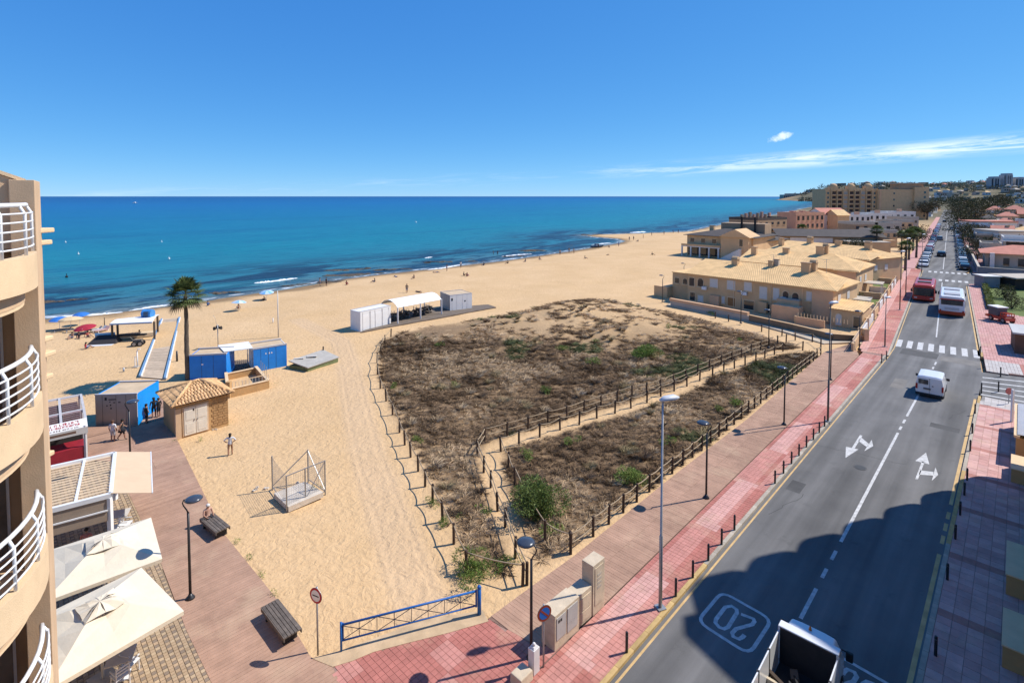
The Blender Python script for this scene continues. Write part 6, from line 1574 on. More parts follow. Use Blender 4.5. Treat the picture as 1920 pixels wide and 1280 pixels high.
for s_ in (-1, 1):
    MB().box((rx + .02, s_ * hw * .91, .62), (.1, .13, .42)).build('tail_light', M_tail, van); MB().box((VL_ * .19, s_ * (hw + .1), .98), (.14, .22, .2)).build('mirror', M_trim, van, bevel=.03)
    MB().box((VL_ * .12, s_ * hw * .955, 1.08), (VL_ * .2, .03, .42), rx=s_ * -.16 * -1).build('side_window', M_carglass, van); MB().box((0, s_ * (hw + .005), .42), (VL_ * .6, .02, .1)).build('side_strip', M_trim, van)
mb = MB(); mb.slab([(VL_ * .345, hw * .82, 1.03), (VL_ * .345, -hw * .82, 1.03), (VL_ * .235, -hw * .78, 1.50), (VL_ * .235, hw * .78, 1.50)], .02); mb.build('windscreen', M_carglass, van)
wheels(van, .31, .21, (-VL_ * .30, VL_ * .31), hw - .1)
# buses
def bus(name, label, loc, rz, L, W, H, base, low, rear, band=None):
    t = thing(name, label, 'bus', loc, rz); hw = W / 2
    b = MB(); loft(b, [(-L / 2, [(hw * .95, .32), (hw * .97, 1.0), (hw * .95, H * .86), (hw * .80, H * .97), (hw * .4, H * .98)]), (-L / 2 + .25, [(hw, .28), (hw, 1.0), (hw, H * .90), (hw * .86, H), (hw * .4, H + .02)]),
               (L / 2 - .5, [(hw, .28), (hw, 1.0), (hw, H * .90), (hw * .86, H), (hw * .4, H + .02)]), (L / 2, [(hw * .94, .32), (hw * .96, 1.0), (hw * .90, H * .80), (hw * .76, H * .93), (hw * .4, H * .95)])])
    b.build('body', base, t, bevel=.05)
    for s_ in (-1, 1):
        MB().box((-.1, s_ * (hw + .003), .30), (L * .96, .03, .55)).build('skirt', low, t)
        MB().box((-.1, s_ * (hw + .004), H * .50), (L * .93, .03, H * .30)).build('side_windows', M_carglass, t)
        MB().box((L / 2 + .1, s_ * (hw + .12), H * .55), (.14, .22, .42)).build('mirror', M_trim, t); MB().beam((L / 2 - .1, s_ * hw * .9, H * .86), (L / 2 + .1, s_ * (hw + .12), H * .72), .05).build('mirror_arm', M_trim, t)
    MB().box((L / 2 + .0, 0, H * .34), (.12, W * .90, H * .46)).build('windscreen', M_carglass, t, bevel=.06)
    MB().box((L / 2 + .02, 0, .26), (.14, W * .92, .42)).build('front_bumper', low, t, bevel=.04)
    for s_ in (-1, 1): MB().box((L / 2 + .07, s_ * W * .35, .52), (.08, .36, .16)).build('headlight', M_headl, t)
    MB().box((-L / 2 - .0, 0, H * .57), (.1, W * .84, H * .25)).build('rear_window', M_carglass, t, bevel=.05)
    MB().box((-L / 2 - .03, 0, .26), (.12, W * .99, .46)).build('rear_bumper', low, t, bevel=.04)
    if band: MB().box((-L / 2 - .005, 0, H * .82), (.09, W * .90, .14)).build('rear_band', band, t)
    for s_ in (-1, 1): MB().box((-L / 2 - .04, s_ * W * .43, .5), (.1, .16, .4)).build('tail_light', M_tail, t)
    MB().box((-L / 2 - .05, 0, .55), (.05, .55, .12)).build('number_plate', M_plate, t)
    for i in range(4): MB().box((-L / 2 - .012, 0, H * .34 + i * .09), (.05, W * .55, .03)).build('vent_slat', rear, t)
    for x, w_ in ((-L * .28, 1.9), (L * .2, 1.4)): MB().box((x, 0, H + .01), (w_, W * .62, .14)).build('roof_unit', rear, t, bevel=.03)
    wheels(t, .45, .28, (-L * .27, L * .33), hw - .15)
M_busr = mat('bus_red', (.42, .045, .03), .35, .06, 1.5, coat=.4); M_busw = mat('bus_white', (.70, .70, .69), .35, .04, 1.5, coat=.4); M_buso = mat('bus_orange', (.45, .06, .02), .35, .1, 1.5)
bp = P(1784, 594); bus('coach_bus', 'white coach with orange red skirt driving away past the red bus', bp + Vector((FR.d[0], FR.d[1], 0)) * 4.8, FR.rz, 9.4, 2.72, 2.72, M_busw, M_buso, mat('vent_grey', (.35, .35, .37), .6), M_buso)
bp = P(1731, 566); bus('city_bus', 'red bus with dark windscreen coming towards the camera', bp + Vector((FR.d[0], FR.d[1], 0)) * 4.8, FR.rz + math.pi, 9.2, 2.72, 2.62, M_busr, M_busr, mat('vent_black', (.05, .05, .06), .6), None)
# tipper lorry at the bottom edge
ta_, tb2 = P(1461, 1171, 2.0), P(1571, 1226, 2.0); tw = (tb2 - ta_).length; tc0 = (ta_ + tb2) / 2; tc0.z = 0
tl_ = thing('tipper_lorry', 'white open tipper lorry with dark load bed at the bottom edge', 'lorry', tc0, math.atan2(*(lambda d: (d.x, -d.y))(tb2 - ta_)))
W2 = tw / 2; HT = 2.0
MB().bb(-.02, .30, -W2 - .03, W2 + .03, .9, HT).build('headboard', M_pw, tl_, bevel=.02)
cabm = MB(); loft(cabm, [(.32, [(W2 * .96, .45), (W2 * .98, 1.1), (W2 * .92, 1.70), (W2 * .8, HT - .08), (W2 * .4, HT - .05)]), (.75, [(W2 * .96, .45), (W2 * .98, 1.1), (W2 * .90, 1.66), (W2 * .76, HT - .12), (W2 * .4, HT - .09)]), (1.30, [(W2 * .93, .5), (W2 * .95, 1.0), (W2 * .86, 1.15), (W2 * .7, 1.2), (W2 * .4, 1.24)])])
cabm.build('cab', M_pw, tl_, bevel=.05)
mb = MB(); mb.slab([(1.27, W2 * .8, 1.25), (1.27, -W2 * .8, 1.25), (.80, -W2 * .72, HT - .12), (.80, W2 * .72, HT - .12)], .02); mb.build('windscreen', M_carglass, tl_)
MB().tube([(.55, .05, HT - .06), (.55, .05, HT + .06)], [.05, .02], 8).build('beacon', mat('beacon_amber', (.5, .14, .01), .3), tl_)
for s_ in (-1, 1): MB().box((1.05, s_ * (W2 + .14), 1.15), (.12, .2, .3)).build('mirror', M_trim, tl_, bevel=.03); MB().beam((.95, s_ * W2 * .9, 1.5), (1.05, s_ * (W2 + .14), 1.42), .03).build('mirror_arm', M_trim, tl_)
M_bed = mat('load_bed_black', (.020, .019, .020), .9, .2, 3)
MB().bb(-3.4, -.03, -W2 + .05, W2 - .05, .72, .82).build('load_floor', M_bed, tl_)
MB().bb(-.05, -.022, -W2 + .04, W2 - .04, .82, HT - .03).build('bed_liner', M_bed, tl_)
for s_ in (-1, 1):
    for x0, x1 in ((-1.02, -.06), (-2.05, -1.08), (-3.4, -2.1)): MB().bb(x0, x1, min(s_ * (W2 - .02), s_ * (W2 + .02)), max(s_ * (W2 - .02), s_ * (W2 + .02)), .78, HT - .14).build('side_board', M_pw, tl_)
    for x in (-1.05, -2.08): MB().bb(x - .03, x + .03, min(s_ * (W2 - .03), s_ * (W2 + .04)), max(s_ * (W2 - .03), s_ * (W2 + .04)), .7, HT - .12).build('side_post', M_trim, tl_)
MB().bb(-3.4, 1.0, -.4, .4, .40, .68).build('chassis', M_trim, tl_)
wheels(tl_, .36, .24, (-2.4, .75), W2 - .12)
rr = random.Random(12)
for i in range(16):
    m = [M_trim, M_bed, mat('junk_brown', (.10, .07, .05), .9), M_trim, mat('junk_pink', (.42, .18, .13), .9), mat('junk_green', (.10, .13, .05), .9), mat('junk_cream', (.5, .42, .3), .9)][(i % 4) if i < 11 else 4 + i % 3]
    x = rr.uniform(-1.6, -.5) if i < 11 else rr.uniform(-1.75, -1.25); y = rr.uniform(-.7, .7) * W2 if i < 11 else rr.uniform(-.75, -.3) * -W2 * 1.0
    MB().box((x, y, .82 + rr.uniform(0, .3)), (rr.uniform(.25, .6), rr.uniform(.05, .3), rr.uniform(.05, .22)), rr.uniform(0, 3), rx=rr.uniform(-.5, .5)).build('scrap_piece', m, tl_)
# parked rows and the car between them
PAINTS = [(M_pw, 'white'), (M_pk, 'black'), (M_ps, 'silver'), (M_pg, 'dark grey'), (M_pb, 'navy'), (M_pw, 'white'), (M_ps, 'silver'), (M_pr, 'red'), (M_pbl, 'blue'), (M_pk, 'black')]
KD = ['hatch', 'suv', 'saloon', 'hatch']
rr = random.Random(21)
for side, v, u0, n in (('left', -4.35, 154, 40), ('right', 2.75, 152, 42)):
    first = [0, 2, 5, 3] if side == 'left' else [1, 6, 3, 0]
    for i in range(n):
        m, cname = PAINTS[first[i] if i < 4 else rr.randrange(len(PAINTS))]; kd = KD[rr.randrange(4)] if i > 1 else 'hatch'
        loc = FR.w(u0 + i * 5.6 + rr.uniform(-.3, .3), v + rr.uniform(-.1, .1)); far = i > 9
        nm = {'hatch': 'hatchback', 'suv': 'tall estate car', 'saloon': 'saloon'}[kd]
        make_car('%s parked %s, %s in the %s row from the crossing' % (cname, nm, ORD[i], side), 'parked_car', kd, m, loc, FR.rz + (math.pi if side == 'left' else 0), 4.3, 1.85, 1.42, not far, 'cars parked along the %s kerb' % side)
p = P(1765, 482); make_car('small black car driving away between the two parked rows', 'black_car', 'hatch', M_pk, p + Vector((FR.d[0], FR.d[1], 0)) * 2, FR.rz, 4.1, 1.95, 1.45)
for i, (u, v, m, lab) in enumerate([(250, -2.6, M_ps, 'silver car driving far up the street in the left lane'), (330, 1.0, M_pw, 'white car far up the street in the right lane'), (420, -2.4, M_pk, 'dark car at the far end of the street')]):
    make_car(lab, 'distant_car', 'hatch', m, FR.w(u, v), FR.rz, 4.1, 1.9, 1.45, False)

# ---- right-hand building outside the frame whose stepped round balconies shade the road
rb = thing('terrace_building', 'tall terraced building with rounded balconies at the right edge, shading the road', 'building', NR.w(20, .5)); b0 = rb.location.copy()
def nrp(u, v): w = NR.w(u, v); return (w.x - b0.x, w.y - b0.y)
NF, FHT = 9, 2.56
for k in range(NF):
    ue = (45.9 if k > 1 else 42.0) - k * .82; z0, z1 = k * FHT, (k + 1) * FHT
    if k < 4: poly = [(-6, .55), (ue - 6.5, .55), (ue - 2.5, 1.8), (ue - 2.4, 12), (-6, 12)]
    else: poly = [(ue - 5.4, 9), (ue - 3.2, 2.2), (ue - 2.4, 1.75), (ue - 2.2, 12), (ue - 5.4, 12)]
    MB().prism([nrp(*q) for q in poly], z0, z1 - .001).build('storey', M_tan, rb)
    c = (ue - 1.7, 2.3); pts = [(c[0] + 1.75 * math.cos(R(a)), c[1] + 1.75 * math.sin(R(a))) for a in range(-90, 91, 12)] + [(c[0] - 2.6, c[1] + 1.7), (c[0] - 2.6, c[1] - .2), (c[0] - .6, c[1] - 1.7)]
    MB().prism([nrp(*q) for q in pts], z0 + .02, z0 + .9).build('balcony', M_cream, rb)
# low boundary walls and steps of that building along the pavement
def low_wall(label, u0, u1, v0, h):
    t = thing('boundary_wall', label, 'wall', NR.w(u0, v0, ZP), NR.rz, 'boundary walls on the right pavement')
    MB().bb(0, u1 - u0, 0 - .9, 0, 0, h).build('body', M_ochre, t); MB().bb(-.03, u1 - u0 + .03, -.93, .03, h, h + .05).build('coping', M_cream, t)
low_wall('ochre boundary wall at the right edge, in shade at the picture bottom', 24.0, 26.2, -.02, .75)
low_wall('ochre boundary wall at the right edge, in shade halfway up the pavement', 28.6, 31.4, .0, .8)
low_wall('ochre boundary wall at the right edge, just before the sunlit pavement', 40.2, 42.4, .02, .75)
# sheet-roofed kiosk further along the right edge
kq = thing('corrugated_kiosk', 'ochre kiosk with white corrugated roof at the right edge by the side street', 'kiosk', NR.w(43.6, .12, ZP), NR.rz); 
MB().bb(0, 6.6, -4.2, -.05, 0, 1.45).build('wall', M_ochre, kq); MB().bb(-.1, 6.7, -.22, .05, 1.45, 1.6).build('fascia', M_cream, kq)
mb = MB()
for i in range(32):
    x = i * .205; mb.slab([(x, -.1, 1.64), (x + .1, -.1, 1.70), (x + .1, -4.2, 1.95), (x, -4.2, 1.89)], .01); mb.slab([(x + .1, -.1, 1.70), (x + .205, -.1, 1.64), (x + .205, -4.2, 1.89), (x + .1, -4.2, 1.95)], .01)
mb.build('roof_sheet', mat('sheet_white', (.62, .62, .61), .5, .06), kq)
pt = thing('white_post', 'white signpost in front of the corrugated kiosk', 'post', P(1897, 790, ZP)); MB().beam((0, 0, -.1), (0, 0, 2.3), .13).build('pole', M_wmetal, pt)
ts = thing('round_sign', 'faded red round sign beside the corrugated kiosk', 'sign', P(1891, 756, ZP)); MB().tube([(0, 0, 0), (0, 0, .8)], .03, 6).build('pole', M_galv, ts); mb = MB(); mb.tube([(0, .03, .95), (0, -.03, .95)], .26, 18); mb.build('disc', mat('faded_red', (.45, .13, .11), .6), ts)
bx = thing('brown_kiosk', 'brown kiosk with flat grey roof on the pink pavement at the right edge', 'kiosk', P(1902, 662, ZP), FR.rz)
MB().bb(0, 4.5, -4.5, 0, 0, 2.0).build('wall', mat('kiosk_brown', (.13, .07, .045), .8, .15, 2), bx); MB().bb(-.25, 4.75, -4.7, .2, 2.0, 2.16).build('roof', mat('kiosk_roof', (.46, .45, .43), .8, .12, 1.2), bx)
f_ = MB().bb(-.03, 0, -2.0, -.9, .8, 1.7).build('window', mat('kiosk_frame', (.30, .18, .11), .7), bx); MB().bb(-.045, -.03, -1.9, -1.0, .9, 1.6).build('pane', mat('kiosk_dark', (.10, .055, .04), .5), f_)
mb = MB(); mb.box((2.0, -2.0, 2.16), (.6, .6, .3)); mb.build('vent', M_galv, bx)
# red three-wheeled cart with a grey cabin
cart = thing('red_cart', 'red and orange utility cart with dark grey cabin and white roof on the pavement', 'cart', P(1878, 603, ZP), FR.rz + R(35))
MB().bb(-1.3, 1.5, -.6, .6, .35, .75).build('chassis', M_busr, cart, bevel=.04); MB().bb(-.1, 1.4, -.58, .58, .75, 1.75).build('cabin', mat('cabin_grey', (.09, .09, .10), .5), cart, bevel=.05); MB().bb(-.2, 1.5, -.66, .66, 1.75, 1.87).build('roof', M_whiteP, cart, bevel=.04)
for x in (-1.2, -.8, -.45): MB().tube([(x, -.5, .7), (x, -.5, 1.25), (x, .5, 1.25), (x, .5, .7)], .05, 6).build('frame_bar', M_buso, cart)
MB().bb(-1.2, -.3, -.5, .5, .75, .95).build('tank', M_pr, cart); MB().bb(1.5, 2.2, -.3, .3, .3, .6).build('nose', mat('cart_orange', (.5, .16, .08), .6), cart)
wheels(cart, .33, .2, (-.9, .95), .52)

# ================================================================== HOUSES
M_hw = mat('house_ochre', (.62, .405, .215), .92, .10, .6, .3, 20); M_hw2 = mat('house_peach', (.66, .40, .225), .92, .10, .6, .3, 20); M_hdark = mat('house_tan_dark', (.36, .245, .15), .92, .12, .6)
M_htile = mat('roof_tile_sand', (.74, .475, .215), .9, .16, .9, .35, 8); M_hcoral = mat('roof_coral', (.55, .22, .15), .9, .15, .9, .3, 8); M_hgrey = mat('roof_charcoal', (.075, .062, .055), .85, .2, .8); M_hpink = mat('house_coral', (.55, .30, .195), .92, .1, .6)
M_shut = mat('shutter_white', (.62, .58, .52), .7, .06, 3); M_door = mat('door_orange', (.33, .15, .05), .7, .12, 3); M_hwhite = mat('house_white', (.66, .63, .58), .85, .08, .8); M_hgw = mat('house_greige', (.45, .38, .305), .9, .12, .6)
def face_uv(px, py, A, B):
    """Where the line of sight through a photo point meets the upright plane through A-B: distance along it, height."""
    a = (px - CX) / FPX; b = -(py - CY) / FPX; d = Vector((a, _c + b * _s, -_s + b * _c))
    e = (B - A); e.z = 0; e.normalize(); n = Vector((e.y, -e.x, 0)); t = (A - Vector((0, 0, CAMH))).dot(n) / d.dot(n); q = Vector((0, 0, CAMH)) + d * t
    return (q - A).dot(e), q.z
def opening(t, x, z, w, h, y=0.0, pane=M_glass, frame=M_cream, name='window', side=None, arch=False):
    """Window or door on the front (y=0), or on the right flank when side = x position."""
    def pl(d0, d1, m, nm, par):
        mb = MB(); e = d0
        if arch:
            n = 9; pr_ = [(x - w / 2 + e, z + e), (x + w / 2 - e, z + e)] + [(x + (w / 2 - e) * math.cos(math.pi * i / n), z + h - w / 2 + (w / 2 - e) * math.sin(math.pi * i / n)) for i in range(n + 1)]
        else: pr_ = [(x - w / 2 + e, z + e), (x + w / 2 - e, z + e), (x + w / 2 - e, z + h - e), (x - w / 2 + e, z + h - e)]
        k = len(pr_); f_ = [((a, y - d1, b) if side is None else (side + d1, a, b)) for a, b in pr_]; g_ = [((a, y + .02, b) if side is None else (side - .02, a, b)) for a, b in pr_]
        mb._add(f_ + g_, [tuple(range(k)), tuple(range(2 * k - 1, k - 1, -1))] + [(i, k + i, k + (i + 1) % k, (i + 1) % k) for i in range(k)])
        return mb.build(nm, m, par)
    o = pl(0, .05, frame, name, t); pl(.09, .065, pane, 'pane' if pane is M_glass else 'shutter', o)
    if name == 'window' and side is None: MB().bb(x - w / 2 - .08, x + w / 2 + .08, y - .16, y - .0, z - .07, z - .005).build('sill', M_cream, o)
    return o
def tiled_slope(mb, a, b, c, d, pitch=.3, amp=.032):
    """Rows of barrel tiles running from eave a-b up to ridge d-c."""
    a, b, c, d = map(Vector, (a, b, c, d)); n = max(2, int((b - a).length / pitch)) * 2; nn = (b - a).cross(d - a).normalized(); nn = nn if nn.z > 0 else -nn
    k = len(mb.v)
    for i in range(n + 1):
        f = i / n; o = nn * (amp if i % 2 else 0); mb.v.append(tuple(a.lerp(b, f) + o)); mb.v.append(tuple(d.lerp(c, f) + o))
    for i in range(n): mb.f.append((k + 2 * i, k + 2 * i + 2, k + 2 * i + 3, k + 2 * i + 1)); mb.mi.append(mb.m)
def chimney(t, x, y, z, w=.7, d=.55, h=1.0, m=None, cap='flat'):
    o = MB().box((x, y, z - .4), (w, d, h + .4)).build('chimney', m or M_hw, t)
    MB().box((x, y, z + h), (w * 1.15, d * 1.15, .1)).build('cap', M_hdark, o)
    if cap == 'round': MB().tube([(x - w * .5, y, z + h + .1), (x + w * .5, y, z + h + .1)], d * .5, 10).build('hood', m or M_hw, o)
def house(name, label, A, B, depth, h, roof='hip', rh=1.0, mw=M_hw, mr=M_htile, ov=.3, cat='house', group=None, ridge=.5, z=0.0, tiles=True, base=-.3):
    A, B = Vector(A), Vector(B); A.z = B.z = z; d = B - A; L = d.length; t = thing(name, label, cat, A, math.atan2(d.y, d.x), group)
    MB().bb(0, L, 0, depth, base, h).build('wall', mw, t)
    mb = MB(); o = ov; z0 = h + .01
    if roof == 'flat':
        for q in ((-.05, L + .05, -.05, .2), (-.05, L + .05, depth - .2, depth + .05), (-.049, .2, .201, depth - .201), (L - .2, L + .049, .201, depth - .201)): mb.bb(*q, h - .1, h + rh)
        mb.bb(.201, L - .201, .201, depth - .201, h - .05, h + .03)
    else:
        e = [(-o, -o, z0), (L + o, -o, z0), (L + o, depth + o, z0), (-o, depth + o, z0)]; ry = depth * ridge; hip = min(depth * .5, L * .4) if roof == 'hip' else -o
        r0, r1 = (hip, ry, z0 + rh), (L - hip, ry, z0 + rh)
        if roof == 'hipr': r0, r1 = (-o, ry, z0 + rh), (L - depth * .45, ry, z0 + rh)
        if roof == 'shed': r0, r1 = (-o, depth + o, z0 + rh), (L + o, depth + o, z0 + rh)
        ts = tiled_slope if tiles else (lambda m_, a, b, c, d_: m_.face(*([a, b, c, d_] if c != d_ else [a, b, c])))
        ts(mb, e[0], e[1], r1, r0)
        if roof != 'shed':
            ts(mb, e[2], e[3], r0, r1)
        else: mb.face(e[0], r0, e[3]); mb.face(e[1], e[2], r1); mb.face(e[2], e[3], r0, r1)
        if roof in ('hip', 'hipr'): ts(mb, e[1], e[2], r1, r1)
        if roof == 'hip': ts(mb, e[3], e[0], r0, r0)
        elif roof == 'hipr': mb.face((-.0, 0, z0 - .02), (0, ry, z0 + rh - .04), (0, depth, z0 - .02))
        if roof == 'gable':
            g_ = MB()
            for x in (0.005, L - .005): g_.face((x, 0, h - .02), (x, depth, h - .02), (x, ry, h + rh * .97))
            g_.build('gable', mw, t)
        mb.bb(-o + .02, L + o - .02, -o + .02, depth + o - .02, h - .10, h)
    mb.build('roof', mr, t)
    return t, L, A, B
# --- front row house
RA, RBt = P(1289, 563), P(1563, 606)
RA = RBt + (RA - RBt)
row, L, RA, RB_ = house('row_house', 'nearest sand coloured row house with arched balcony windows beside the dune', RA, RBt, 9.6, 4.2, 'hipr', 1.75, ov=.35, ridge=.62)
HZ = lambda x, y: (1240 + .2396 * x, 380 + .2396 * y)
def hwin(t, A, B, x0, x1, y0, y1, **k):
    (s0, z1), (s1, z0) = face_uv(*HZ(x0, y0), A, B), face_uv(*HZ(x1, y1), A, B); zc = face_uv(*HZ((x0 + x1) / 2, (y0 + y1) / 2), A, B)
    h_ = (face_uv(*HZ((x0 + x1) / 2, y0), A, B)[1] - face_uv(*HZ((x0 + x1) / 2, y1), A, B)[1]); opening(t, (s0 + s1) / 2, max(.02, zc[1] - h_ / 2), abs(s1 - s0), h_, **k)
for q, k in (((216, 262, 583, 655), {}), ((282, 332, 588, 660), {'arch': True}), ((378, 446, 590, 665), {'pane': M_shut}), ((512, 582, 604, 684), {'pane': M_shut}), ((646, 712, 616, 694), {'pane': M_shut}), ((766, 832, 654, 756), {'pane': M_shut}), ((872, 926, 664, 764), {'pane': M_shut}),
             ((1132, 1204, 692, 772), {'pane': M_shut}), ((1244, 1308, 716, 794), {'arch': True, 'pane': M_shut}), ((222, 268, 698, 768), {}), ((284, 332, 722, 778), {'pane': M_shut}), ((384, 442, 728, 800), {'pane': M_door, 'name': 'door'}), ((470, 500, 730, 790), {'pane': M_shut}), ((516, 582, 738, 812), {'pane': M_door, 'name': 'door'}),
             ((642, 728, 762, 838), {}), ((766, 852, 800, 872), {}), ((1238, 1302, 862, 934), {'pane': M_shut, 'name': 'door'})): hwin(row, RA, RB_, *q, **k)
# bay with two arched openings, upper loggia and its low round terrace
s0, _z = face_uv(*HZ(925, 780), RA, RB_); s1, _z = face_uv(*HZ(1100, 800), RA, RB_)
MB().bb(s0, s1, -1.0, -.02, -.2, 2.35).build('bay', M_hw2, row)
lg = MB().bb(s0 + .1, s1 - .1, -.9, -.02, 2.36, 2.46).build('loggia_floor', M_conc, row)
for q in ((946, 1000, 688, 782), (1020, 1080, 700, 784)): hwin(row, RA, RB_, *q, arch=True, frame=M_cream)
MB().bb(s0 - .1, s1 + .5, -2.4, -1.0, -.2, 1.75).build('patio_wall', M_hw2, row)
s2, _z = face_uv(*HZ(1130, 900), RA, RB_)
MB().bb(s2, L, -3.4, -3.2, -.2, .85).build('garden_wall', M_hw2, row); MB().bb(s2 - .2, s2, -3.4, 0, -.2, .9).build('garden_wall', M_hw, row)
for i in range(16): x = s2 + .2 + i * (L + 2.6 - s2) / 16; MB().box((x, -3.3, .85), (.06, .06, .5)).build('baluster', M_cream, row)
for x in (L * .36, L * .62, L * .815): MB().tube([(x, -.06, .1), (x, -.06, 4.2)], .05, 6).build('downpipe', M_cream, row)
MB().bb(L * .19, L * .26, -.5, -.02, 0, 1.4).build('porch', M_hw2, row)
MB().bb(L * .545, L * .60, -.6, -.02, 0, 1.5).build('porch', M_hw, row)
# right end: projecting gabled bay and garage with its own lean-to roof
gb_ = MB(); tiled_slope(gb_, (L - 3.0, -.5, 4.15), (L + .5, -.5, 4.15), (L + .3, 4.6, 5.2), (L - 3.2, 4.6, 5.2)); gb_.build('porch_roof', M_htile, row)
MB().bb(L - 2.5, L - .02, -.3, .0, 0, 4.1).build('end_bay', M_hw2, row)
MB().bb(L + .02, L + 3.4, -1.2, 2.6, -.2, 2.1).build('garage', M_hw, row)
mb = MB(); tiled_slope(mb, (L - .1, -1.5, 2.15), (L + 3.6, -1.5, 2.15), (L + 3.6, 2.9, 2.75), (L - .1, 2.9, 2.75)); mb.build('garage_roof', M_htile, row)
opening(row, L + .9, 0.05, .8, 1.55, y=-1.2, pane=M_shut, name='door', arch=True); opening(row, L + 2.8, 0.05, .8, 1.5, y=-1.2, pane=M_glass, name='door')
for y, w in ((1.8, 1.2), (5.5, 1.2)): opening(row, y, 2.4, w, 1.1, side=L, pane=M_shut)
for x in (L * .14, L * .44, L * .70): MB().box((x, -.22, 2.05), (.7, .3, .45)).build('air_conditioner', M_wmetal, row)
for x, y in ((L * .5, 6.6), (L * .22, 6.2), (L * .86, 6.0)):
    a_ = MB(); a_.tube([(x, y, 5.0), (x, y, 7.4)], .025, 5); a_.beam((x - .5, y, 7.3), (x + .5, y, 7.3), .03); a_.beam((x - .35, y, 7.0), (x + .35, y, 7.0), .03); a_.build('aerial', M_galv, row)
chimney(row, L * .26, 4.7, 5.5, .9, .8, .9, cap='round'); chimney(row, L * .51, 5.2, 5.6, .6, .6, .95); chimney(row, L * .535, 5.9, 5.7, .7, .5, 1.05, M_conc); chimney(row, L * .76, 4.4, 5.35, 1.1, .7, 1.45); chimney(row, L * .79, 5.4, 5.6, .8, .8, 1.2, cap='round')
# flat lower wing towards the beach
MB().bb(-3.2, -.02, 1.0, 8.5, -.3, 3.9).build('beach_wing', M_hw, row); MB().bb(-3.3, .0, .9, 8.6, 3.9, 4.02).build('wing_roof', M_htile, row)
MB().bb(-5.6, -3.22, -.5, 6, -.3, 1.7).build('beach_terrace', M_hw, row)
opening(row, -2.4, 2.2, .9, 1.0, y=1.0); opening(row, -1.0, 2.2, .9, 1.05, y=1.0, arch=True)
# second and third rows
# boundary wall in front of row
bwl = thing('garden_wall', 'long low ochre garden wall between the row house and the lane', 'wall', P(1258, 572)); k_ = bwl.location.copy()
pts = [PG(1258, 574), PG(1330, 588), PG(1405, 603)]
for a, b in zip(pts, pts[1:]): MB().beam(a - k_ + Vector((0, 0, .35)), b - k_ + Vector((0, 0, .35)), .25, .8).build('panel', M_hgw, bwl); MB().beam(a - k_ + Vector((0, .3, .95)), b - k_ + Vector((0, .3, .95)), .5, .4).build('coping', M_hw2, bwl)
pts = [PG(1405, 603), PG(1480, 620), PG(1560, 640), PG(1622, 645)]
wl2 = thing('garden_wall', 'dark stepped garden wall along the house lane to the street corner', 'wall', pts[0]); k_ = wl2.location.copy()
for a, b in zip(pts, pts[1:]): MB().beam(a - k_ + Vector((0, 0, .4)), b - k_ + Vector((0, 0, .4)), .25, .9).build('panel', mat('wall_brown', (.24, .16, .095), .92, .15, 1), wl2); MB().beam(a - k_ + Vector((0, 0, .88)), b - k_ + Vector((0, 0, .88)), .32, .07).build('coping', M_hw, wl2)
MB().box(pts[-1] - k_, (.5, .5, 1.7)).build('pier', M_hw, wl2)
swl = thing('street_wall', 'cream street wall with railing running beside the left pavement', 'wall', P(1622, 645, 0)); k_ = swl.location.copy()
for i in range(9):
    a, b = FR.w(64 + i * 6.2, -7.35), FR.w(64 + i * 6.2 + 6.0, -7.35)
    MB().beam(a - k_ + Vector((0, 0, .45)), b - k_ + Vector((0, 0, .45)), .22, .95).build('panel', M_hwhite if i % 3 else M_hw, swl); MB().beam(a - k_ + Vector((0, 0, 1.3)), b - k_ + Vector((0, 0, 1.3)), .06).build('rail', M_cream, swl)
    MB().box(b - k_ + Vector((0, 0, 0)), (.35, .35, 1.4)).build('pier', M_cream, swl)
    for j in range(8): p = a.lerp(b, (j + .5) / 8) - k_; MB().beam(p + Vector((0, 0, .9)), p + Vector((0, 0, 1.3)), .03).build('baluster', M_wmetal, swl)
def back_row(label, e0, e1, h, depth, seed, chs):
    A, B = P(*e0, h), P(*e1, h); t, L, A, B = house('row_house', label, A, B, depth, h, 'hipr', 1.75, ov=.35, ridge=.6)
    for x in (1.3, 3.2, 6.0, 8.2): opening(t, L - x, 2.3, 1.0, 1.1, pane=M_shut if x > 2 else M_glass, arch=x in (1.3, 6.0))
    for x in (2.0, 5.0): opening(t, L - x, .1, .9, 1.7, pane=M_door, name='door')
    for y in (2.2, 5.5): opening(t, y, 2.3, 1.1, 1.1, side=L, pane=M_shut)
    gb2 = MB(); tiled_slope(gb2, (L - 3.2, -.6, h - .12), (L + .5, -.6, h - .12), (L + .3, 4.2, h + .95), (L - 3.3, 4.2, h + .95)); gb2.build('porch_roof', M_htile, t); MB().bb(L - 2.6, L - .05, -.35, 0, 0, h - .16).build('end_bay', M_hw2, t)
    for f, y, w, hh, cp_ in chs: chimney(t, L * f, y, h + 1.3, w, .7, hh, cap=cp_)
    return t
back_row('second sand coloured row house, stepped behind the nearest one', (1384, 489), (1607, 508), 4.4, 11, 1, [(.08, 3.5, .9, 1.0, 'flat'), (.34, 5.5, 1.0, 1.0, 'flat'), (.63, 6, 1.2, 1.6, 'flat'), (.665, 6.8, .8, 1.8, 'round')])
back_row('third sand coloured row house, furthest from the dune', (1441, 468), (1629, 487), 4.5, 11, 2, [(.04, 3, .9, 1.1, 'flat'), (.26, 6, 1.1, 1.3, 'round'), (.55, 6, 1.1, 1.2, 'flat'), (.83, 6, 1.1, 1.2, 'round')])
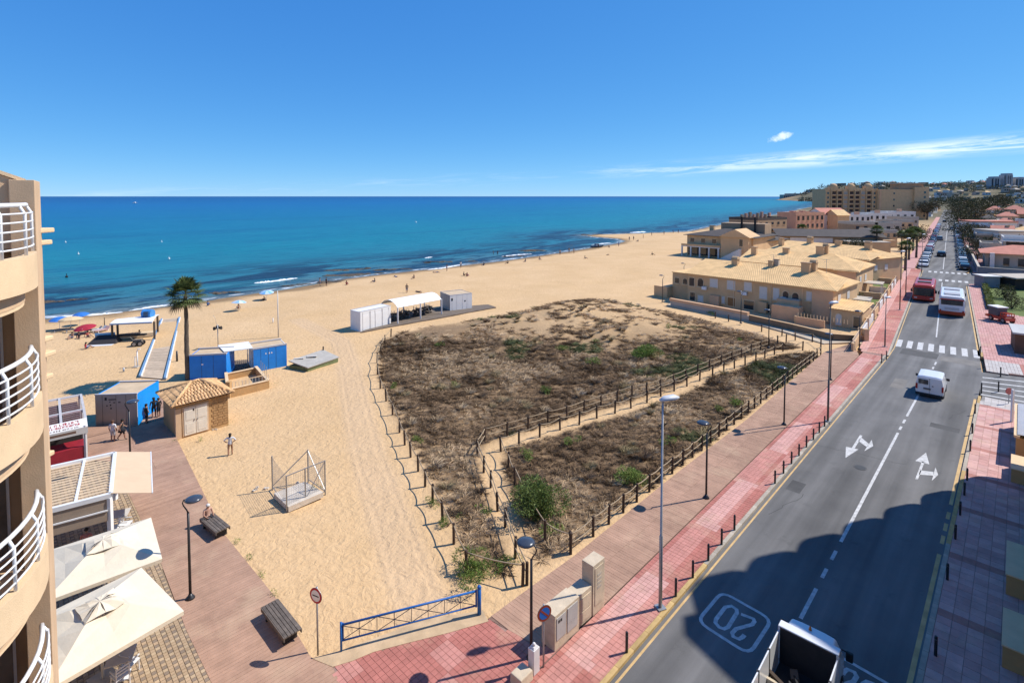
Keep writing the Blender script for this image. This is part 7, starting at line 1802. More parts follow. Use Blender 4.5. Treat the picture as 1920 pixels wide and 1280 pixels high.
# street-side gardens of the row houses
for i, (u0, u1, v0, v1, kind) in enumerate(((79, 83, -11.5, -7.8, 'lawn'), (84, 88.5, -12, -7.8, 'patio'), (94, 99, -11.5, -7.8, 'lawn'), (101, 106, -12, -7.8, 'patio'), (112, 118, -12, -7.8, 'lawn'), (121, 128, -12, -7.8, 'patio'))):
    mb = MB(); mb.prism([tuple(FR.w(u, v).xy) for u, v in ((u0, v0), (u0, v1), (u1, v1), (u1, v0))], -.3, .08); tag(mb.build(kind, mat('lawn', (.115, .15, .035), .95) if kind == 'lawn' else M_conc), kind='structure')
    t = thing('garden_wall', 'low white wall between street gardens, %s from the zebra crossing' % ORD[i], 'wall', FR.w(u1 + .6, v0)); MB().beam((0, 0, .4), FR.w(u1 + .6, v1) - FR.w(u1 + .6, v0) + Vector((0, 0, .4)), .2, 1.1).build('panel', M_hwhite if i % 2 else M_hw2, t); MB().beam((0, 0, .98), FR.w(u1 + .6, v1) - FR.w(u1 + .6, v0) + Vector((0, 0, .98)), .3, .07).build('coping', M_cream, t)
    if kind == 'patio': t = thing('carport', 'pale flat canopy over a street garden patio, %s along the wall' % ORD[i // 2], 'canopy', FR.w((u0 + u1) / 2, -9.6), FR.rz); MB().box((0, 0, 2.0), (3.2, 3.4, .12)).build('roof', M_conc, t); [MB().box((x, y, 0), (.12, .12, 2.0)).build('post', M_wmetal, t) for x in (-1.4, 1.4) for y in (-1.5, 1.5)]
    else: shrub('garden_shrub', 'dark green garden shrub behind the street wall, %s from the crossing' % ORD[i // 2], 'shrub', FR.w(u0 + 1, -10.6, .05), .9, .8, 1.1, 420, .16, G3, 500 + i, 5)
# --- beach club
CA, CB2 = P(1288, 478), P(1412, 488)
cbh, L, CA, CB2 = house('beach_club', 'two storey ochre beach club with charcoal roof, gable and outside stair', CA, CB2, 16, 5.6, 'hip', 1.6, M_hw, M_hgrey, .8, 'building', tiles=False)
gx0 = L * .58; MB().bb(gx0, L - .4, -2.2, -.02, -.3, 5.7).build('gable_bay', M_hw, cbh)
mb = MB(); mb._add([(gx0 - .5, -2.6, 5.7), (L + .1, -2.6, 5.7), ((gx0 + L) / 2, -2.6, 7.7), (gx0 - .5, 5, 5.7), (L + .1, 5, 5.7), ((gx0 + L) / 2, 5, 7.7)], [(0, 1, 2), (5, 4, 3), (0, 2, 5, 3), (1, 4, 5, 2)]); mb.build('gable_roof', M_hw, cbh)
MB().bb(-.5, gx0 - .1, -2.4, -.02, 2.55, 2.75).build('balcony', M_hwhite, cbh); MB().bb(-.5, gx0 - .1, -2.42, -2.36, 2.75, 3.3).build('balcony_rail', M_hw, cbh)
for i in range(5): MB().box((-.3 + i * (gx0 - .2) / 4, -2.3, -.3), (.35, .35, 2.85)).build('column', M_hwhite, cbh)
MB().bb(0.4, gx0 - .5, -.08, -.02, .2, 2.4).build('shop_front', M_glass, cbh)
for x in (1.5, 4.5, 7.5): opening(cbh, x, 3.5, 1.3, 1.3)
for i in range(12): MB().bb(gx0 + .3 + i * .42, gx0 + .72 + i * .42, -3.6, -2.22, -.3, .2 + i * .24).build('stair_step', M_hwhite, cbh)
opening(cbh, L - 2.2, 3.4, 1.0, 1.9, y=-2.2, name='door'); chimney(cbh, L * .2, 8, 6.8, 1.2, 1, 1.0)
MB().bb(L * .28, L * .95, 10.5, 15.5, 5.6, 8.6).build('upper_storey', M_hdark, cbh)
for x in (L * .62, L * .82): MB().tube([(x, 9.8, 6), (x, 9.8, 10.4)], .3, 8).build('flue', M_dark, cbh)
LW, LX = P(1414, 484), P(1472, 476); hb2, L, *_ = house('beach_club_wing', 'single storey wing with charcoal hipped roof right of the beach club', LW, LX, 14, 4.2, 'hip', 2.0, M_hw, M_hgrey, .9, 'building', tiles=False)
MB().bb(.6, L * .55, -.06, -.02, .8, 2.8).build('shutter', mat('shutter_blue', (.33, .40, .48), .6), hb2)
# --- long dark building behind, signboards on its wall
LG, LG2 = P(1462, 470), P(1655, 474); lb_, L, *_ = house('long_building', 'long low tan building with charcoal roof and white signboards behind the row houses', LG, LG2, 12, 4.4, 'gable', 1.8, M_hdark, M_hgrey, .8, 'building', tiles=False)
for x0, x1 in ((.10, .32), (.33, .52)): MB().bb(L * x0, L * x1, -.1, -.02, 2.6, 4.0).build('signboard', M_hwhite, lb_)
for f in (.05, .58, .66, .75, .9): opening(lb_, L * f, .8, 1.6, 1.8)
MB().bb(L * .6, L * .98, -6, -.05, -.3, 3.3).build('annex', M_hw, lb_); MB().bb(L * .6 - .1, L * .98 + .1, -6.1, .0, 3.3, 3.5).build('annex_roof', M_conc, lb_)
# --- coral terraces by the sea, white villas, hotel
def px_house(name, label, x0, x1, yb, h, depth, roof, rh, mw, mr, yb1=None, group=None, cat='house', nwin=0, road=False, wz=(.9, 1.3), pane=M_glass, rows=1, ov=.4):
    A, B = P(x0, yb), P(x1, yb1 or yb)
    if road:                      # front square to the street, flank along it
        k = 0.5; e = Vector((FR.n[0], FR.n[1], 0))
        while k < 40 and CX + FPX * (A + e * k).x / ((A + e * k).y * _c + CAMH * _s) < x1: k += .25
        B = A + e * k
    t, L, *_ = house(name, label, A, B, depth, h, roof, rh, mw, mr, ov, cat, group, tiles=False)
    for r_ in range(rows):
        for i in range(nwin): opening(t, L * (i + .5) / nwin, wz[0] + r_ * h / rows, min(1.6, L / nwin * .5), wz[1], pane=pane, frame=mw)
    return t, L
px_house('coral_terrace', 'coral terraced house with crenellated roof line near the sea', 1492, 1545, 434, 7.4, 10, 'flat', 1.2, M_hpink, M_hpink, 432, nwin=6, rows=2, wz=(1.2, 2.2))
ct = bpy.data.objects['coral_terrace']
for i in range(5): MB().box((2 + i * 3.2, 6, 7.5), (1.6, 2.4, 1.2 + .5 * (i % 2))).build('roof_pier', M_hpink, ct)
px_house('coral_house', 'coral roofed white house left of the hotel', 1545, 1592, 430, 7.2, 16, 'gable', 3.0, M_hwhite, M_hcoral, nwin=3, wz=(2, 2))
px_house('sand_gable_house', 'pointed sand coloured gable house beside the coral roofs', 1570, 1592, 432, 7, 10, 'gable', 2.6, M_hw, M_htile, nwin=2, wz=(2, 2))
px_house('seaside_block', 'long tan seaside block with small chimneys below the sea horizon', 1420, 1475, 441, 6.2, 14, 'flat', .9, M_hdark, M_hgrey, 438, nwin=5, rows=2)
sb = bpy.data.objects['seaside_block']
for i in range(8): MB().box((2 + i * 2.6, 9, 6.6), (1.0, 1.0, 1.6 + .5 * (i % 3))).build('chimney', M_hpink if i % 2 else M_hdark, sb)
for i, (x0, x1, yb, h) in enumerate(((1592, 1632, 428, 6.0), (1628, 1672, 426, 6.5), (1664, 1716, 424, 7.0))):
    t, L = px_house('white_villa', ['white flat roofed villa with dark openings, left of three below the hotel', 'white flat roofed villa in the middle of three below the hotel', 'white flat roofed villa under the hotel tower end'][i], x0, x1, yb, h, 14, 'flat', .8, M_hwhite, M_hwhite, nwin=4, rows=2, wz=(.8, 1.9))
    chimney(t, L * .7, 6, h + .5, 2, 1.4, 1.6, M_hpink)
for i, (x0, x1, yb, h, mw) in enumerate(((1648, 1682, 462, 4.4, M_hw), (1640, 1690, 446, 5.0, M_hgw), (1672, 1712, 440, 5.2, M_hw), (1600, 1645, 446, 5.2, M_hdark), (1690, 1722, 432, 5.5, M_hgw))):
    t, L = px_house('town_villa', ['ochre villa with terrace right behind the row houses', 'greige villa behind the street palms', 'small ochre villa beside the street palms', 'dark tan house behind the signboard building', 'greige villa at the pavement below the hotel'][i], x0, x1, yb, h, 10, 'flat', .9, mw, M_conc, nwin=3, rows=2, wz=(.7, 1.3)); MB().bb(-1, L * .6, -3, -.05, -.3, 2.2).build('terrace', mw, t)
# hotel
HD = 384.0
def PD(px, py, Y):
    d = Y * _c + 0; a = (px - CX) / FPX; b = -(py - CY) / FPX; s_ = Y / (_c + b * _s); return Vector((a * s_, Y, CAMH + (-_s + b * _c) * s_))
ha, hb_ = P(1546, 411), P(1644, 411); htl, L, *_ = house('hotel', 'large tan hotel block with balcony columns and domed roof turrets', ha, hb_, 16, 18.4, 'flat', 1.2, M_hw, M_hw, .3, 'hotel')
M_hotwin = mat('hotel_balcony', (.07, .045, .035), .8, .3, 1)
for k in range(6):
    for i in range(9):
        x = L * (i + .5) / 9; z = 1.3 + k * 2.85
        if i in (0, 8): opening(htl, x, z + .4, 1.5, 1.6, frame=M_hw)
        else:
            o = MB().bb(x - 1.35, x + 1.35, -.12, -.02, z, z + 2.3).build('balcony_recess', M_hotwin if i % 3 else M_hgw, htl); MB().bb(x - 1.45, x + 1.45, -.9, -.13, z - .1, z + .5).build('balcony_front', M_hw2, o)
for i in (1, 4, 7):
    x = L * (i + .5) / 9; MB().bb(x - 2.6, x + 2.6, -.6, 3, 18.4, 21.2).build('turret', M_hw, htl); mb = MB(); mb.ball((x, 1.2, 21.2), 2.7, 1.9, 1.9, 14, 8); mb.build('turret_dome', M_hw, htl, True)
for i in range(10): MB().bb(L * i / 9 - .25, L * i / 9 + .25, -1.0, -.02, 0, 18.6).build('pilaster', M_hw, htl)
ea, eb = P(1645, 411.2), P(1736, 411.2); hte, L, *_ = house('hotel_wing', 'plain tan right wing of the hotel with stepped roof', ea, eb, 14, 18.2, 'flat', 1.0, M_hw, M_hw, .3, 'hotel')
MB().bb(L * .72, L + .6, -1.4, 12, -.3, 20.6).build('stair_tower', M_hw, hte); MB().bb(L * .45, L * .95, 1, 10, 19.2, 22.8).build('roof_storey', M_hdark, hte); MB().bb(L * .42, L * .98, .5, 11, 22.8, 23.4).build('roof_cap', M_hgw, hte)
for k in range(4): opening(hte, L * .33, 4 + k * 4, 1.3, 1.3, frame=M_hw)
MB().bb(L * .02, L * .06, -.5, -.02, 0, 18.5).build('pilaster', M_hw2, hte)
for k in range(6): opening(hte, L * .93, 1.5 + k * 3.0, 1.6, 1.6, y=-1.4, frame=M_hw)
htl.scale = (1, 1, 1.08); hte.scale = (1, 1, 1.08)
# --- right-hand villas
px_house('coral_roof_villa', 'low villa with wide coral tiled roof at the right edge', 1846, 1985, 500, 3.2, 10, 'hip', 1.7, M_hgw, M_hcoral, 509, nwin=5, wz=(.4, 1.9), ov=.9, road=True)
t = bpy.data.objects['coral_roof_villa']
for x in (1.2, 7.5, 14): MB().box((x, -1.0, 0), (.8, .5, 3.3)).build('column', M_hwhite, t)
M_rp = mat('roof_pale', (.42, .45, .48), .7)
RV = [(1838, 1876, 484, 3.6, M_hgw, M_conc, 'flat', .5, 'low greige garage block behind the coral roof'), (1880, 1950, 482, 4.8, M_hwhite, M_hwhite, 'flat', .6, 'cream villa with dark glazing and white slab above the coral roof'), (1829, 1858, 464, 4.0, M_hdark, M_hgw, 'flat', .5, 'brown walled villa beside the right pavement'),
      (1860, 1900, 462, 4.4, M_hw, M_hcoral, 'gable', 2.2, 'ochre villa with steep orange roof behind the brown villa'), (1903, 1960, 462, 5.0, M_hgw, M_htile, 'hip', 1.6, 'greige villa with sand roof at the right edge'), (1836, 1862, 447, 4.6, M_hgw, M_rp, 'flat', .7, 'pale flat roofed villa among the right-hand trees'), (1866, 1904, 444, 5.4, M_hw, M_hcoral, 'hip', 2.0, 'ochre villa with wavy orange roof in the right-hand rows'),
      (1906, 1965, 443, 6.0, M_hwhite, M_rp, 'flat', .8, 'white house with blue grey roof at the right edge'), (1842, 1866, 430, 5.5, M_hdark, M_hgrey, 'hip', 1.6, 'dark roofed house in the grove'), (1870, 1908, 428, 6.2, M_hgw, M_hcoral, 'hip', 2.0, 'greige house with pink hipped roof'), (1908, 1970, 427, 7.0, M_hdark, M_hcoral, 'gable', 2.2, 'brown house with pink gable roof at the right edge'),
      (1850, 1880, 416, 7.5, M_hwhite, M_hcoral, 'hip', 2.4, 'white house with small coral roof below the hill'), (1884, 1922, 414, 7.5, M_hgw, M_hcoral, 'hip', 2.6, 'furthest pink roofed house below the hill'), (1800, 1826, 398, 9, M_hw, M_hcoral, 'hip', 3, 'sand coloured house at the far end of the street on the right')]
for i, (x0, x1, yb, h, mw, mr, rf, rh, lab) in enumerate(RV):
    t, L = px_house('right_villa', lab, x0, x1, yb, h, 9, rf, rh, mw, mr, nwin=4, wz=(.7, 1.3), rows=1 if h < 4.2 else 2, road=True)
    MB().bb(-.5, L * .55, -2.2, -.05, -.3, 2.0).build('terrace', mw, t); MB().bb(-.6, L * .56, -2.3, -.03, 2.0, 2.15).build('terrace_slab', M_conc, t)
    for q in range(5): MB().box((-.4 + q * L * .13, -2.15, 2.15), (.08, .08, .7)).build('rail_post', M_wmetal, t)
    MB().bb(-.5, L * .55, -2.2, -2.12, 2.8, 2.88).build('rail', M_wmetal, t); chimney(t, L * .75, 4, h + rh * .5, .9, .8, 1.1, mw)
    if i == 1: MB().bb(-.6, L, -1.2, -.05, 4.2, 4.45).build('slab', M_hwhite, t); MB().bb(L * .1, L * .75, -.1, -.02, 2.5, 4.0).build('glazing', M_glass, t)
rw = thing('garden_wall', 'grey rendered wall curving along the side street on the right', 'wall', P(1832, 506)); k_ = rw.location.copy()
pts = [P(1812, 470), P(1824, 492), P(1835, 516), P(1880, 520), P(1990, 528)]
for a, b in zip(pts, pts[1:]): MB().beam(a - k_ + Vector((0, 0, .8)), b - k_ + Vector((0, 0, .8)), .3, 1.8).build('panel', mat('wall_grey', (.26, .24, .23), .92, .12, .8), rw); MB().beam(a - k_ + Vector((0, 0, 1.74)), b - k_ + Vector((0, 0, 1.74)), .4, .08).build('coping', M_conc, rw)
sh_ = thing('grey_shed', 'grey rendered shed with pale roof edge behind the hedge', 'shed', P(1848, 540)); k_ = sh_.location.copy(); A = P(1848, 540) - k_; B = P(1879, 541) - k_
MB().beam(A + Vector((0, 1.4, .9)), B + Vector((0, 1.4, .9)), 2.6, 2.2).build('wall', mat('wall_grey2', (.24, .24, .25), .92, .1, .8), sh_); MB().beam(A + Vector((-.2, 1.4, 2.05)), B + Vector((.2, 1.4, 2.05)), 3.0, .14).build('roof', M_hwhite, sh_)
ww = thing('white_wall', 'white garden wall beside the dark garage at the right edge', 'wall', P(1882, 538)); k_ = ww.location.copy(); MB().beam(P(1882, 540) - k_ + Vector((0, .2, .5)), P(1904, 541) - k_ + Vector((0, .2, .5)), .3, 1.4).build('panel', M_hwhite, ww)
gg = thing('dark_garage', 'dark open garage with flat roof at the right edge', 'garage', P(1905, 545)); k_ = gg.location.copy(); MB().bb(0, 6, .2, 5, -.2, 2.0).build('wall', M_dark, gg); MB().bb(-.3, 6.2, -.3, 5.2, 2.0, 2.2).build('roof', M_conc, gg)
lw = MB(); lw.prism([P2(1841, 534), P2(1848, 580), P2(1862, 592), P2(1990, 600), P2(1990, 545), P2(1880, 540)], -.3, .10); tag(lw.build('lawn', mat('lawn', (.115, .15, .035), .95, .25, 1.2, .8, 8)), kind='structure')
hg = thing('clipped_hedge', 'clipped light green hedge along the pink pavement', 'hedge', P(1846, 560)); k_ = hg.location.copy(); r = np.random.default_rng(8); V, F, C = [], [], []
ha_, hb3 = P(1841, 536), P(1852, 582)
for i in range(2600):
    f = r.random(); p = np.array(ha_.lerp(hb3, f)) - np.array(k_); p += np.array([r.uniform(0, .9), r.uniform(-.2, .2), r.uniform(.05, 1.0)]); a = r.normal(size=3); a /= np.linalg.norm(a); b = np.cross(a, r.normal(size=3)); b /= np.linalg.norm(b)
    k = len(V); V += [p, p + a * .12 + b * .06, p + a * .22, p + a * .12 - b * .06]; F.append((k, k + 1, k + 2, k + 3)); C += [np.array((.13, .16, .035)) * r.uniform(.7, 1.3)] * 4
link('foliage', np_mesh('foliage', np.array(V), np.array(F), M_leaf, np.array(C)), hg)
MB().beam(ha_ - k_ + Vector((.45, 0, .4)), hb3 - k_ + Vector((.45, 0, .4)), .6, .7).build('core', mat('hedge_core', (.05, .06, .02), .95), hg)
shrub('garden_bush', 'large dark round bush on the lawn at the right', 'shrub', P(1885, 560, .1), 1.9, 1.7, 2.0, 1500, .2, (.05, .055, .02), 200, 7)
shrub('garden_bush', 'second dark bush on the lawn, nearer the red cart', 'shrub', P(1897, 578, .1), 1.6, 1.4, 1.7, 1100, .2, (.06, .06, .022), 201, 6)

# ------------------------------------------------------------------ trees
def make_tree(name, label, loc, h, rad, col, seed, n=900, group=None, trunk=.35):
    r = np.random.default_rng(seed); t = thing(name, label, 'tree', loc, r.uniform(0, 6), group)
    tb = MB(); tb.tube([(0, 0, -.3), (.1, .05, h * trunk), (.05, .1, h * .7)], [rad * .10, rad * .07, rad * .02], 7)
    for k in range(5): a = k * 1.3; tb.tube([(.1, .05, h * trunk), (math.cos(a) * rad * .35, math.sin(a) * rad * .35, h * (trunk + .2)), (math.cos(a) * rad * .6, math.sin(a) * rad * .6, h * (trunk + .38))], [rad * .05, rad * .035, rad * .012], 5)
    tb.build('trunk', M_bark, t)
    V, F, C = leaf_blob(r, n, rad * 1.5, rad * 1.5, h * (1 - trunk) * .95, rad * .15, col, .3, 9); V[:, 2] += h * trunk * .8
    link('crown', np_mesh('crown', V, F, M_leaf, C), t); return t
pal = [(1697, 508, 5.0, .95), (1704, 488, 6.0, 1.0), (1718, 484, 6.0, 1.0), (1712, 470, 5.5, 1.0), (1503, 462, 5.5, .9), (1643, 474, 6.0, 1.0), (1690, 476, 5.0, .8)]
plab = ['street palm nearest the red bus beside the garden wall', 'street palm on the left pavement behind the dark street light', 'street palm nearest the left parked row', 'street palm furthest up the left pavement', 'palm growing in front of the signboard building', 'palm between the third row house and the street villas', 'small palm among the villas left of the street']
for i, (x, y, h, s_) in enumerate(pal): p = P(x, y); c = dup(pl_, p, i * 1.3, plab[i], 'street palms', (s_ * 1.25, s_ * 1.25, h / 6.9))
TR = [(1603, 485, 4.6, 2.4, 'round dark tree between the third row house and the long building'), (1720, 462, 5, 2.5, 'dark tree behind the left parked cars'), (1706, 454, 5.5, 2.6, 'dark tree in front of the white villas by the street'),
      (1806, 452, 7, 3.2, 'dark tree on the right of the street by the brown villa'), (1800, 430, 9, 4.0, 'tall dark tree on the right of the street below the hill'), (1815, 425, 10, 5, 'broad dark tree behind the right pavement trees'), (1795, 415, 12, 5, 'narrow dark tree by the far parked cars'), (1822, 412, 13, 6, 'dark tree in the middle of the right-hand grove'),
      (1838, 410, 13, 6, 'dark tree at the back of the right-hand grove'), (1812, 404, 15, 7, 'high dark tree over the far right pavement'), (1850, 404, 15, 7, 'dark tree beside the pink roofed house'), (1866, 400, 16, 7, 'tall dark tree at the grove end near the pink roofs'), (1786, 400, 16, 6, 'dark tree closing the right side of the far street'), (1745, 402, 15, 7, 'dark tree closing the left side of the far street'), (1738, 412, 12, 5, 'dark tree beside the hotel end wall'),
      (1832, 488, 3.0, 1.9, 'bushy dark tree by the curved grey wall'), (1868, 492, 3.2, 2.0, 'dark tree between the coral roof and the greige block'), (1826, 450, 5.5, 2.8, 'dark tree between the brown villa and the pavement'), (1858, 470, 4, 2.2, 'dark tree between the greige block and the orange roof'), (1902, 472, 4.5, 2.4, 'dark tree beside the cream villa'), (1868, 450, 5, 2.6, 'dark tree in the gap behind the orange roof'), (1836, 436, 6, 3.2, 'dark tree left of the dark roofed house'), (1905, 436, 6, 3, 'dark tree between the two right-edge houses'), (1866, 421, 8, 4, 'dark tree behind the dark roofed house'), (1895, 420, 8, 4, 'dark tree behind the pink hipped roof'),
      (1818, 462, 4, 2.2, 'bushy tree by the brown villa gate'), (1830, 470, 3.2, 2.2, 'brown leaved shrub tree on the right pavement'), (1885, 398, 16, 7, 'tall dark tree behind the furthest pink roof')]
for i, (x, y, h, rad, lab) in enumerate(TR): make_tree('dark_tree', lab, P(x, y), h, rad, [(.035, .042, .02), (.045, .05, .022), (.05, .045, .025)][i % 3], 300 + i, 1800, 'dark trees along the street')

# ------------------------------------------------------------------ far town and hill
rr = random.Random(33); wall_m = [M_hwhite, M_hgw, M_hw, M_hdark]; roof_m = [M_hcoral, M_hgw, M_htile, M_hgrey]
def far_house(i, x, y, s_, group, label):
    z = gz(x, y); w = s_ * rr.uniform(.8, 1.5); d = s_ * rr.uniform(.8, 1.2); h = s_ * rr.uniform(.45, .75); t = thing('distant_house', label, 'house', (x, y, z), rr.uniform(-.5, .9), group)
    k_ = rr.choice((0, 0, 1, 2, 3)); m = wall_m[k_]; q_ = rr.choice((0, 1, 1, 2, 3)); t['label'] = ['white', 'greige', 'ochre', 'tan'][k_] + ' walled, ' + ['coral', 'greige', 'sand', 'charcoal'][q_] + ' roofed ' + label; MB().bb(-w / 2, w / 2, -d / 2, d / 2, -2, h).build('wall', m, t)
    mb = MB(); mr = roof_m[q_]
    if rr.random() < .55: mb.bb(-w / 2 - .3, w / 2 + .3, -d / 2 - .3, d / 2 + .3, h, h + .5)
    else: mb._add([(-w / 2 - .5, -d / 2 - .5, h), (w / 2 + .5, -d / 2 - .5, h), (w / 2 + .5, d / 2 + .5, h), (-w / 2 - .5, d / 2 + .5, h), (-w * .2, 0, h + s_ * .28), (w * .2, 0, h + s_ * .28)], [(0, 1, 5, 4), (1, 2, 5), (2, 3, 4, 5), (3, 0, 4), (3, 2, 1, 0)])
    mb.build('roof', mr, t)
    for k in range(3): MB().bb(-w * .38 + k * w * .28, -w * .38 + k * w * .28 + w * .16, -d / 2 - .06, -d / 2, h * .35, h * .75).build('window', M_dark, t)
for i in range(46):
    u = 135 + 12 * i * (1 + i / 90.0); s_ = 1 if i % 2 else -1; v = (11 + rr.uniform(0, 14)) if s_ > 0 else -(14 + rr.uniform(0, 14))
    if s_ < 0 and u < 470: continue
    w = FR.w(u, v + (30 if s_ > 0 and i % 4 == 1 else 0)); far_house(i, w.x, w.y, 10, 'houses along the far street', 'small villa among the roofs along the far end of the street')
for i in range(420):
    x, y = rr.uniform(1100, 2900), rr.uniform(1150, 2500)
    if not (0.60 < x / y < 1.05): continue
    far_house(i, x, y, rr.uniform(11, 20), 'houses on the far hillside', 'small house on the hillside beyond the street')
for i, (x, y) in enumerate([(1500 + rr.uniform(0, 46), 373.6) for _ in range(9)]):
    p = P(x, y); far_house(i, p.x, p.y, 34 if i > 2 else 50, 'buildings on the far headland', 'low grey building on the headland across the bay')
M_tow = mat('tower_grey', (.46, .44, .42), .9, .12, .02); M_towd = mat('tower_window', (.05, .06, .075), .6)
for i, (x, w, yt, lab) in enumerate(((1867, 22, 331, 'left of the three grey apartment towers on the hill'), (1890, 21, 325, 'tallest, middle one of the three grey apartment towers on the hill'), (1912, 20, 332, 'right of the three grey apartment towers on the hill'))):
    Y = 1850; b_, tp = PD(x, 358, Y), PD(x, yt, Y); W_ = w * .8 * Y / 1000; t = thing('apartment_tower', lab, 'tower', (b_.x, b_.y, 0), 0, 'apartment towers on the hill'); z0 = gz(b_.x, b_.y)
    MB().bb(-W_ * .5, W_ * .5, 0, 20, z0 - 5, tp.z - 5).build('shaft', M_tow, t); MB().bb(-W_ * .32, W_ * .32, -4, 20, z0 - 5, tp.z).build('core', M_tow, t)
    for k in range(9):
        for q in range(4): x0 = -W_ * .46 + q * W_ * .25; yy = -4.2 if q in (1, 2) else -.2; z = z0 + 6 + k * (tp.z - z0 - 14) / 9; MB().bb(x0, x0 + W_ * .16, yy, yy + .3, z, z + 3.2).build('window', M_towd, t)
hdl = thing('headland_block', 'long pale block with flat roof on the tip of the headland', 'building', P(1486, 374.0)); MB().bb(-45, 50, 0, 40, -4, 24).build('wall', M_hgw, hdl); MB().bb(-20, 52, -.5, 41, 24, 30).build('upper_storey', M_hgw, hdl)
for i in range(9): MB().bb(-42 + i * 10, -37 + i * 10, -.4, 0, 6, 18).build('window', M_towd, hdl)
# hillside woods, too far off to count
r = np.random.default_rng(77); n = 3800; xs = r.uniform(900, 3300, n); ys = r.uniform(950, 2900, n); k = (xs / ys > .54) & (xs / ys < 1.08) & (vnoise(xs, ys, 130) > .40); xs, ys = xs[k], ys[k]
prt = [leaf_blob(np.random.default_rng(q), 34, 1.4, 1.4, 1.0, .55, (1, 1, 1), .3, 3) for q in range(3)]
wd = inst_join('hillside_wood', prt, np.stack([xs, ys, ground_z(xs, ys) - .5], 1), r.uniform(0, 6, len(xs)), r.uniform(6, 13, len(xs)), r.integers(0, 3, len(xs)), M_leaf, np.array([[.075, .085, .06]]) * r.uniform(.6, 1.5, (len(xs), 1)))
tag(wd, 'dark scrub woods covering the far hillside', 'wood', kind='stuff')

# ================================================================== PEOPLE AND BEACH THINGS
def limb(side, hip, knee, ankle, toe): return [(side * a, b, c) for a, b, c in (hip, knee, ankle, toe)]
POSES = {
    'stand': dict(pel=(0, 0, .95), sp=(0, .0, 1.12), ch=(0, .01, 1.30), nk=(0, .01, 1.47), hd=(0, -.01, 1.60), arms=[((-.19, .01, 1.40), (-.25, .03, 1.13), (-.25, -.05, .88), (-.25, -.09, .79)), ((.19, .01, 1.40), (.25, .03, 1.13), (.25, -.05, .88), (.25, -.09, .79))],
                  legs=[((-.09, 0, .90), (-.10, -.02, .50), (-.10, .02, .08), (-.11, -.13, .03)), ((.09, 0, .90), (.10, -.02, .50), (.10, .02, .08), (.11, -.13, .03))]),
    'walk': dict(pel=(0, 0, .94), sp=(0, -.01, 1.11), ch=(0, -.02, 1.29), nk=(0, -.03, 1.46), hd=(0, -.06, 1.59), arms=[((-.19, -.01, 1.39), (-.25, .12, 1.15), (-.23, .10, .91), (-.23, .07, .82)), ((.19, -.01, 1.39), (.25, -.05, 1.13), (.22, -.24, .97), (.21, -.31, .93))],
                 legs=[((-.09, 0, .89), (-.10, -.16, .52), (-.10, -.20, .10), (-.11, -.34, .04)), ((.09, 0, .89), (.10, .06, .50), (.10, .30, .14), (.11, .20, .03))]),
    'akimbo': dict(pel=(0, 0, .95), sp=(0, .0, 1.12), ch=(0, .01, 1.30), nk=(0, .0, 1.47), hd=(0, -.02, 1.60), arms=[((-.19, .01, 1.40), (-.38, .06, 1.20), (-.20, -.02, 1.02), (-.15, -.05, 1.0)), ((.19, .01, 1.40), (.40, .06, 1.22), (.22, -.02, 1.03), (.16, -.05, 1.01))],
                   legs=[((-.09, 0, .90), (-.11, -.06, .51), (-.11, -.04, .08), (-.12, -.19, .03)), ((.09, 0, .90), (.11, .04, .50), (.11, .12, .09), (.12, -.01, .03))]),
    'sit': dict(pel=(0, .05, .55), sp=(0, .05, .72), ch=(0, .03, .90), nk=(0, .0, 1.07), hd=(0, -.04, 1.20), arms=[((-.19, .03, 1.0), (-.25, -.02, .74), (-.18, -.24, .62), (-.15, -.32, .62)), ((.19, .03, 1.0), (.25, -.02, .74), (.18, -.24, .62), (.15, -.32, .62))],
                legs=[((-.09, .03, .53), (-.12, -.38, .52), (-.12, -.42, .09), (-.13, -.56, .04)), ((.09, .03, .53), (.12, -.38, .52), (.12, -.36, .09), (.13, -.50, .04))]),
    'ground': dict(pel=(0, .05, .13), sp=(0, .08, .30), ch=(0, .08, .48), nk=(0, .05, .65), hd=(0, .02, .78), arms=[((-.19, .08, .58), (-.26, .20, .34), (-.25, .30, .08), (-.25, .36, .04)), ((.19, .08, .58), (.24, -.08, .38), (.14, -.28, .42), (.12, -.34, .42))],
                   legs=[((-.09, .02, .13), (-.13, -.34, .42), (-.13, -.55, .08), (-.13, -.69, .04)), ((.09, .02, .13), (.13, -.42, .30), (.13, -.75, .08), (.13, -.88, .05))]),
    'lie': dict(pel=(0, 0, .12), sp=(0, .18, .12), ch=(0, .36, .13), nk=(0, .53, .13), hd=(0, .66, .14), arms=[((-.19, .45, .12), (-.33, .24, .08), (-.33, .0, .06), (-.33, -.09, .05)), ((.19, .45, .12), (.36, .52, .08), (.24, .70, .08), (.16, .74, .08))],
                legs=[((-.09, -.05, .11), (-.11, -.46, .12), (-.11, -.86, .07), (-.12, -.92, .14)), ((.09, -.05, .11), (.12, -.42, .26), (.12, -.70, .07), (.12, -.84, .05))])}
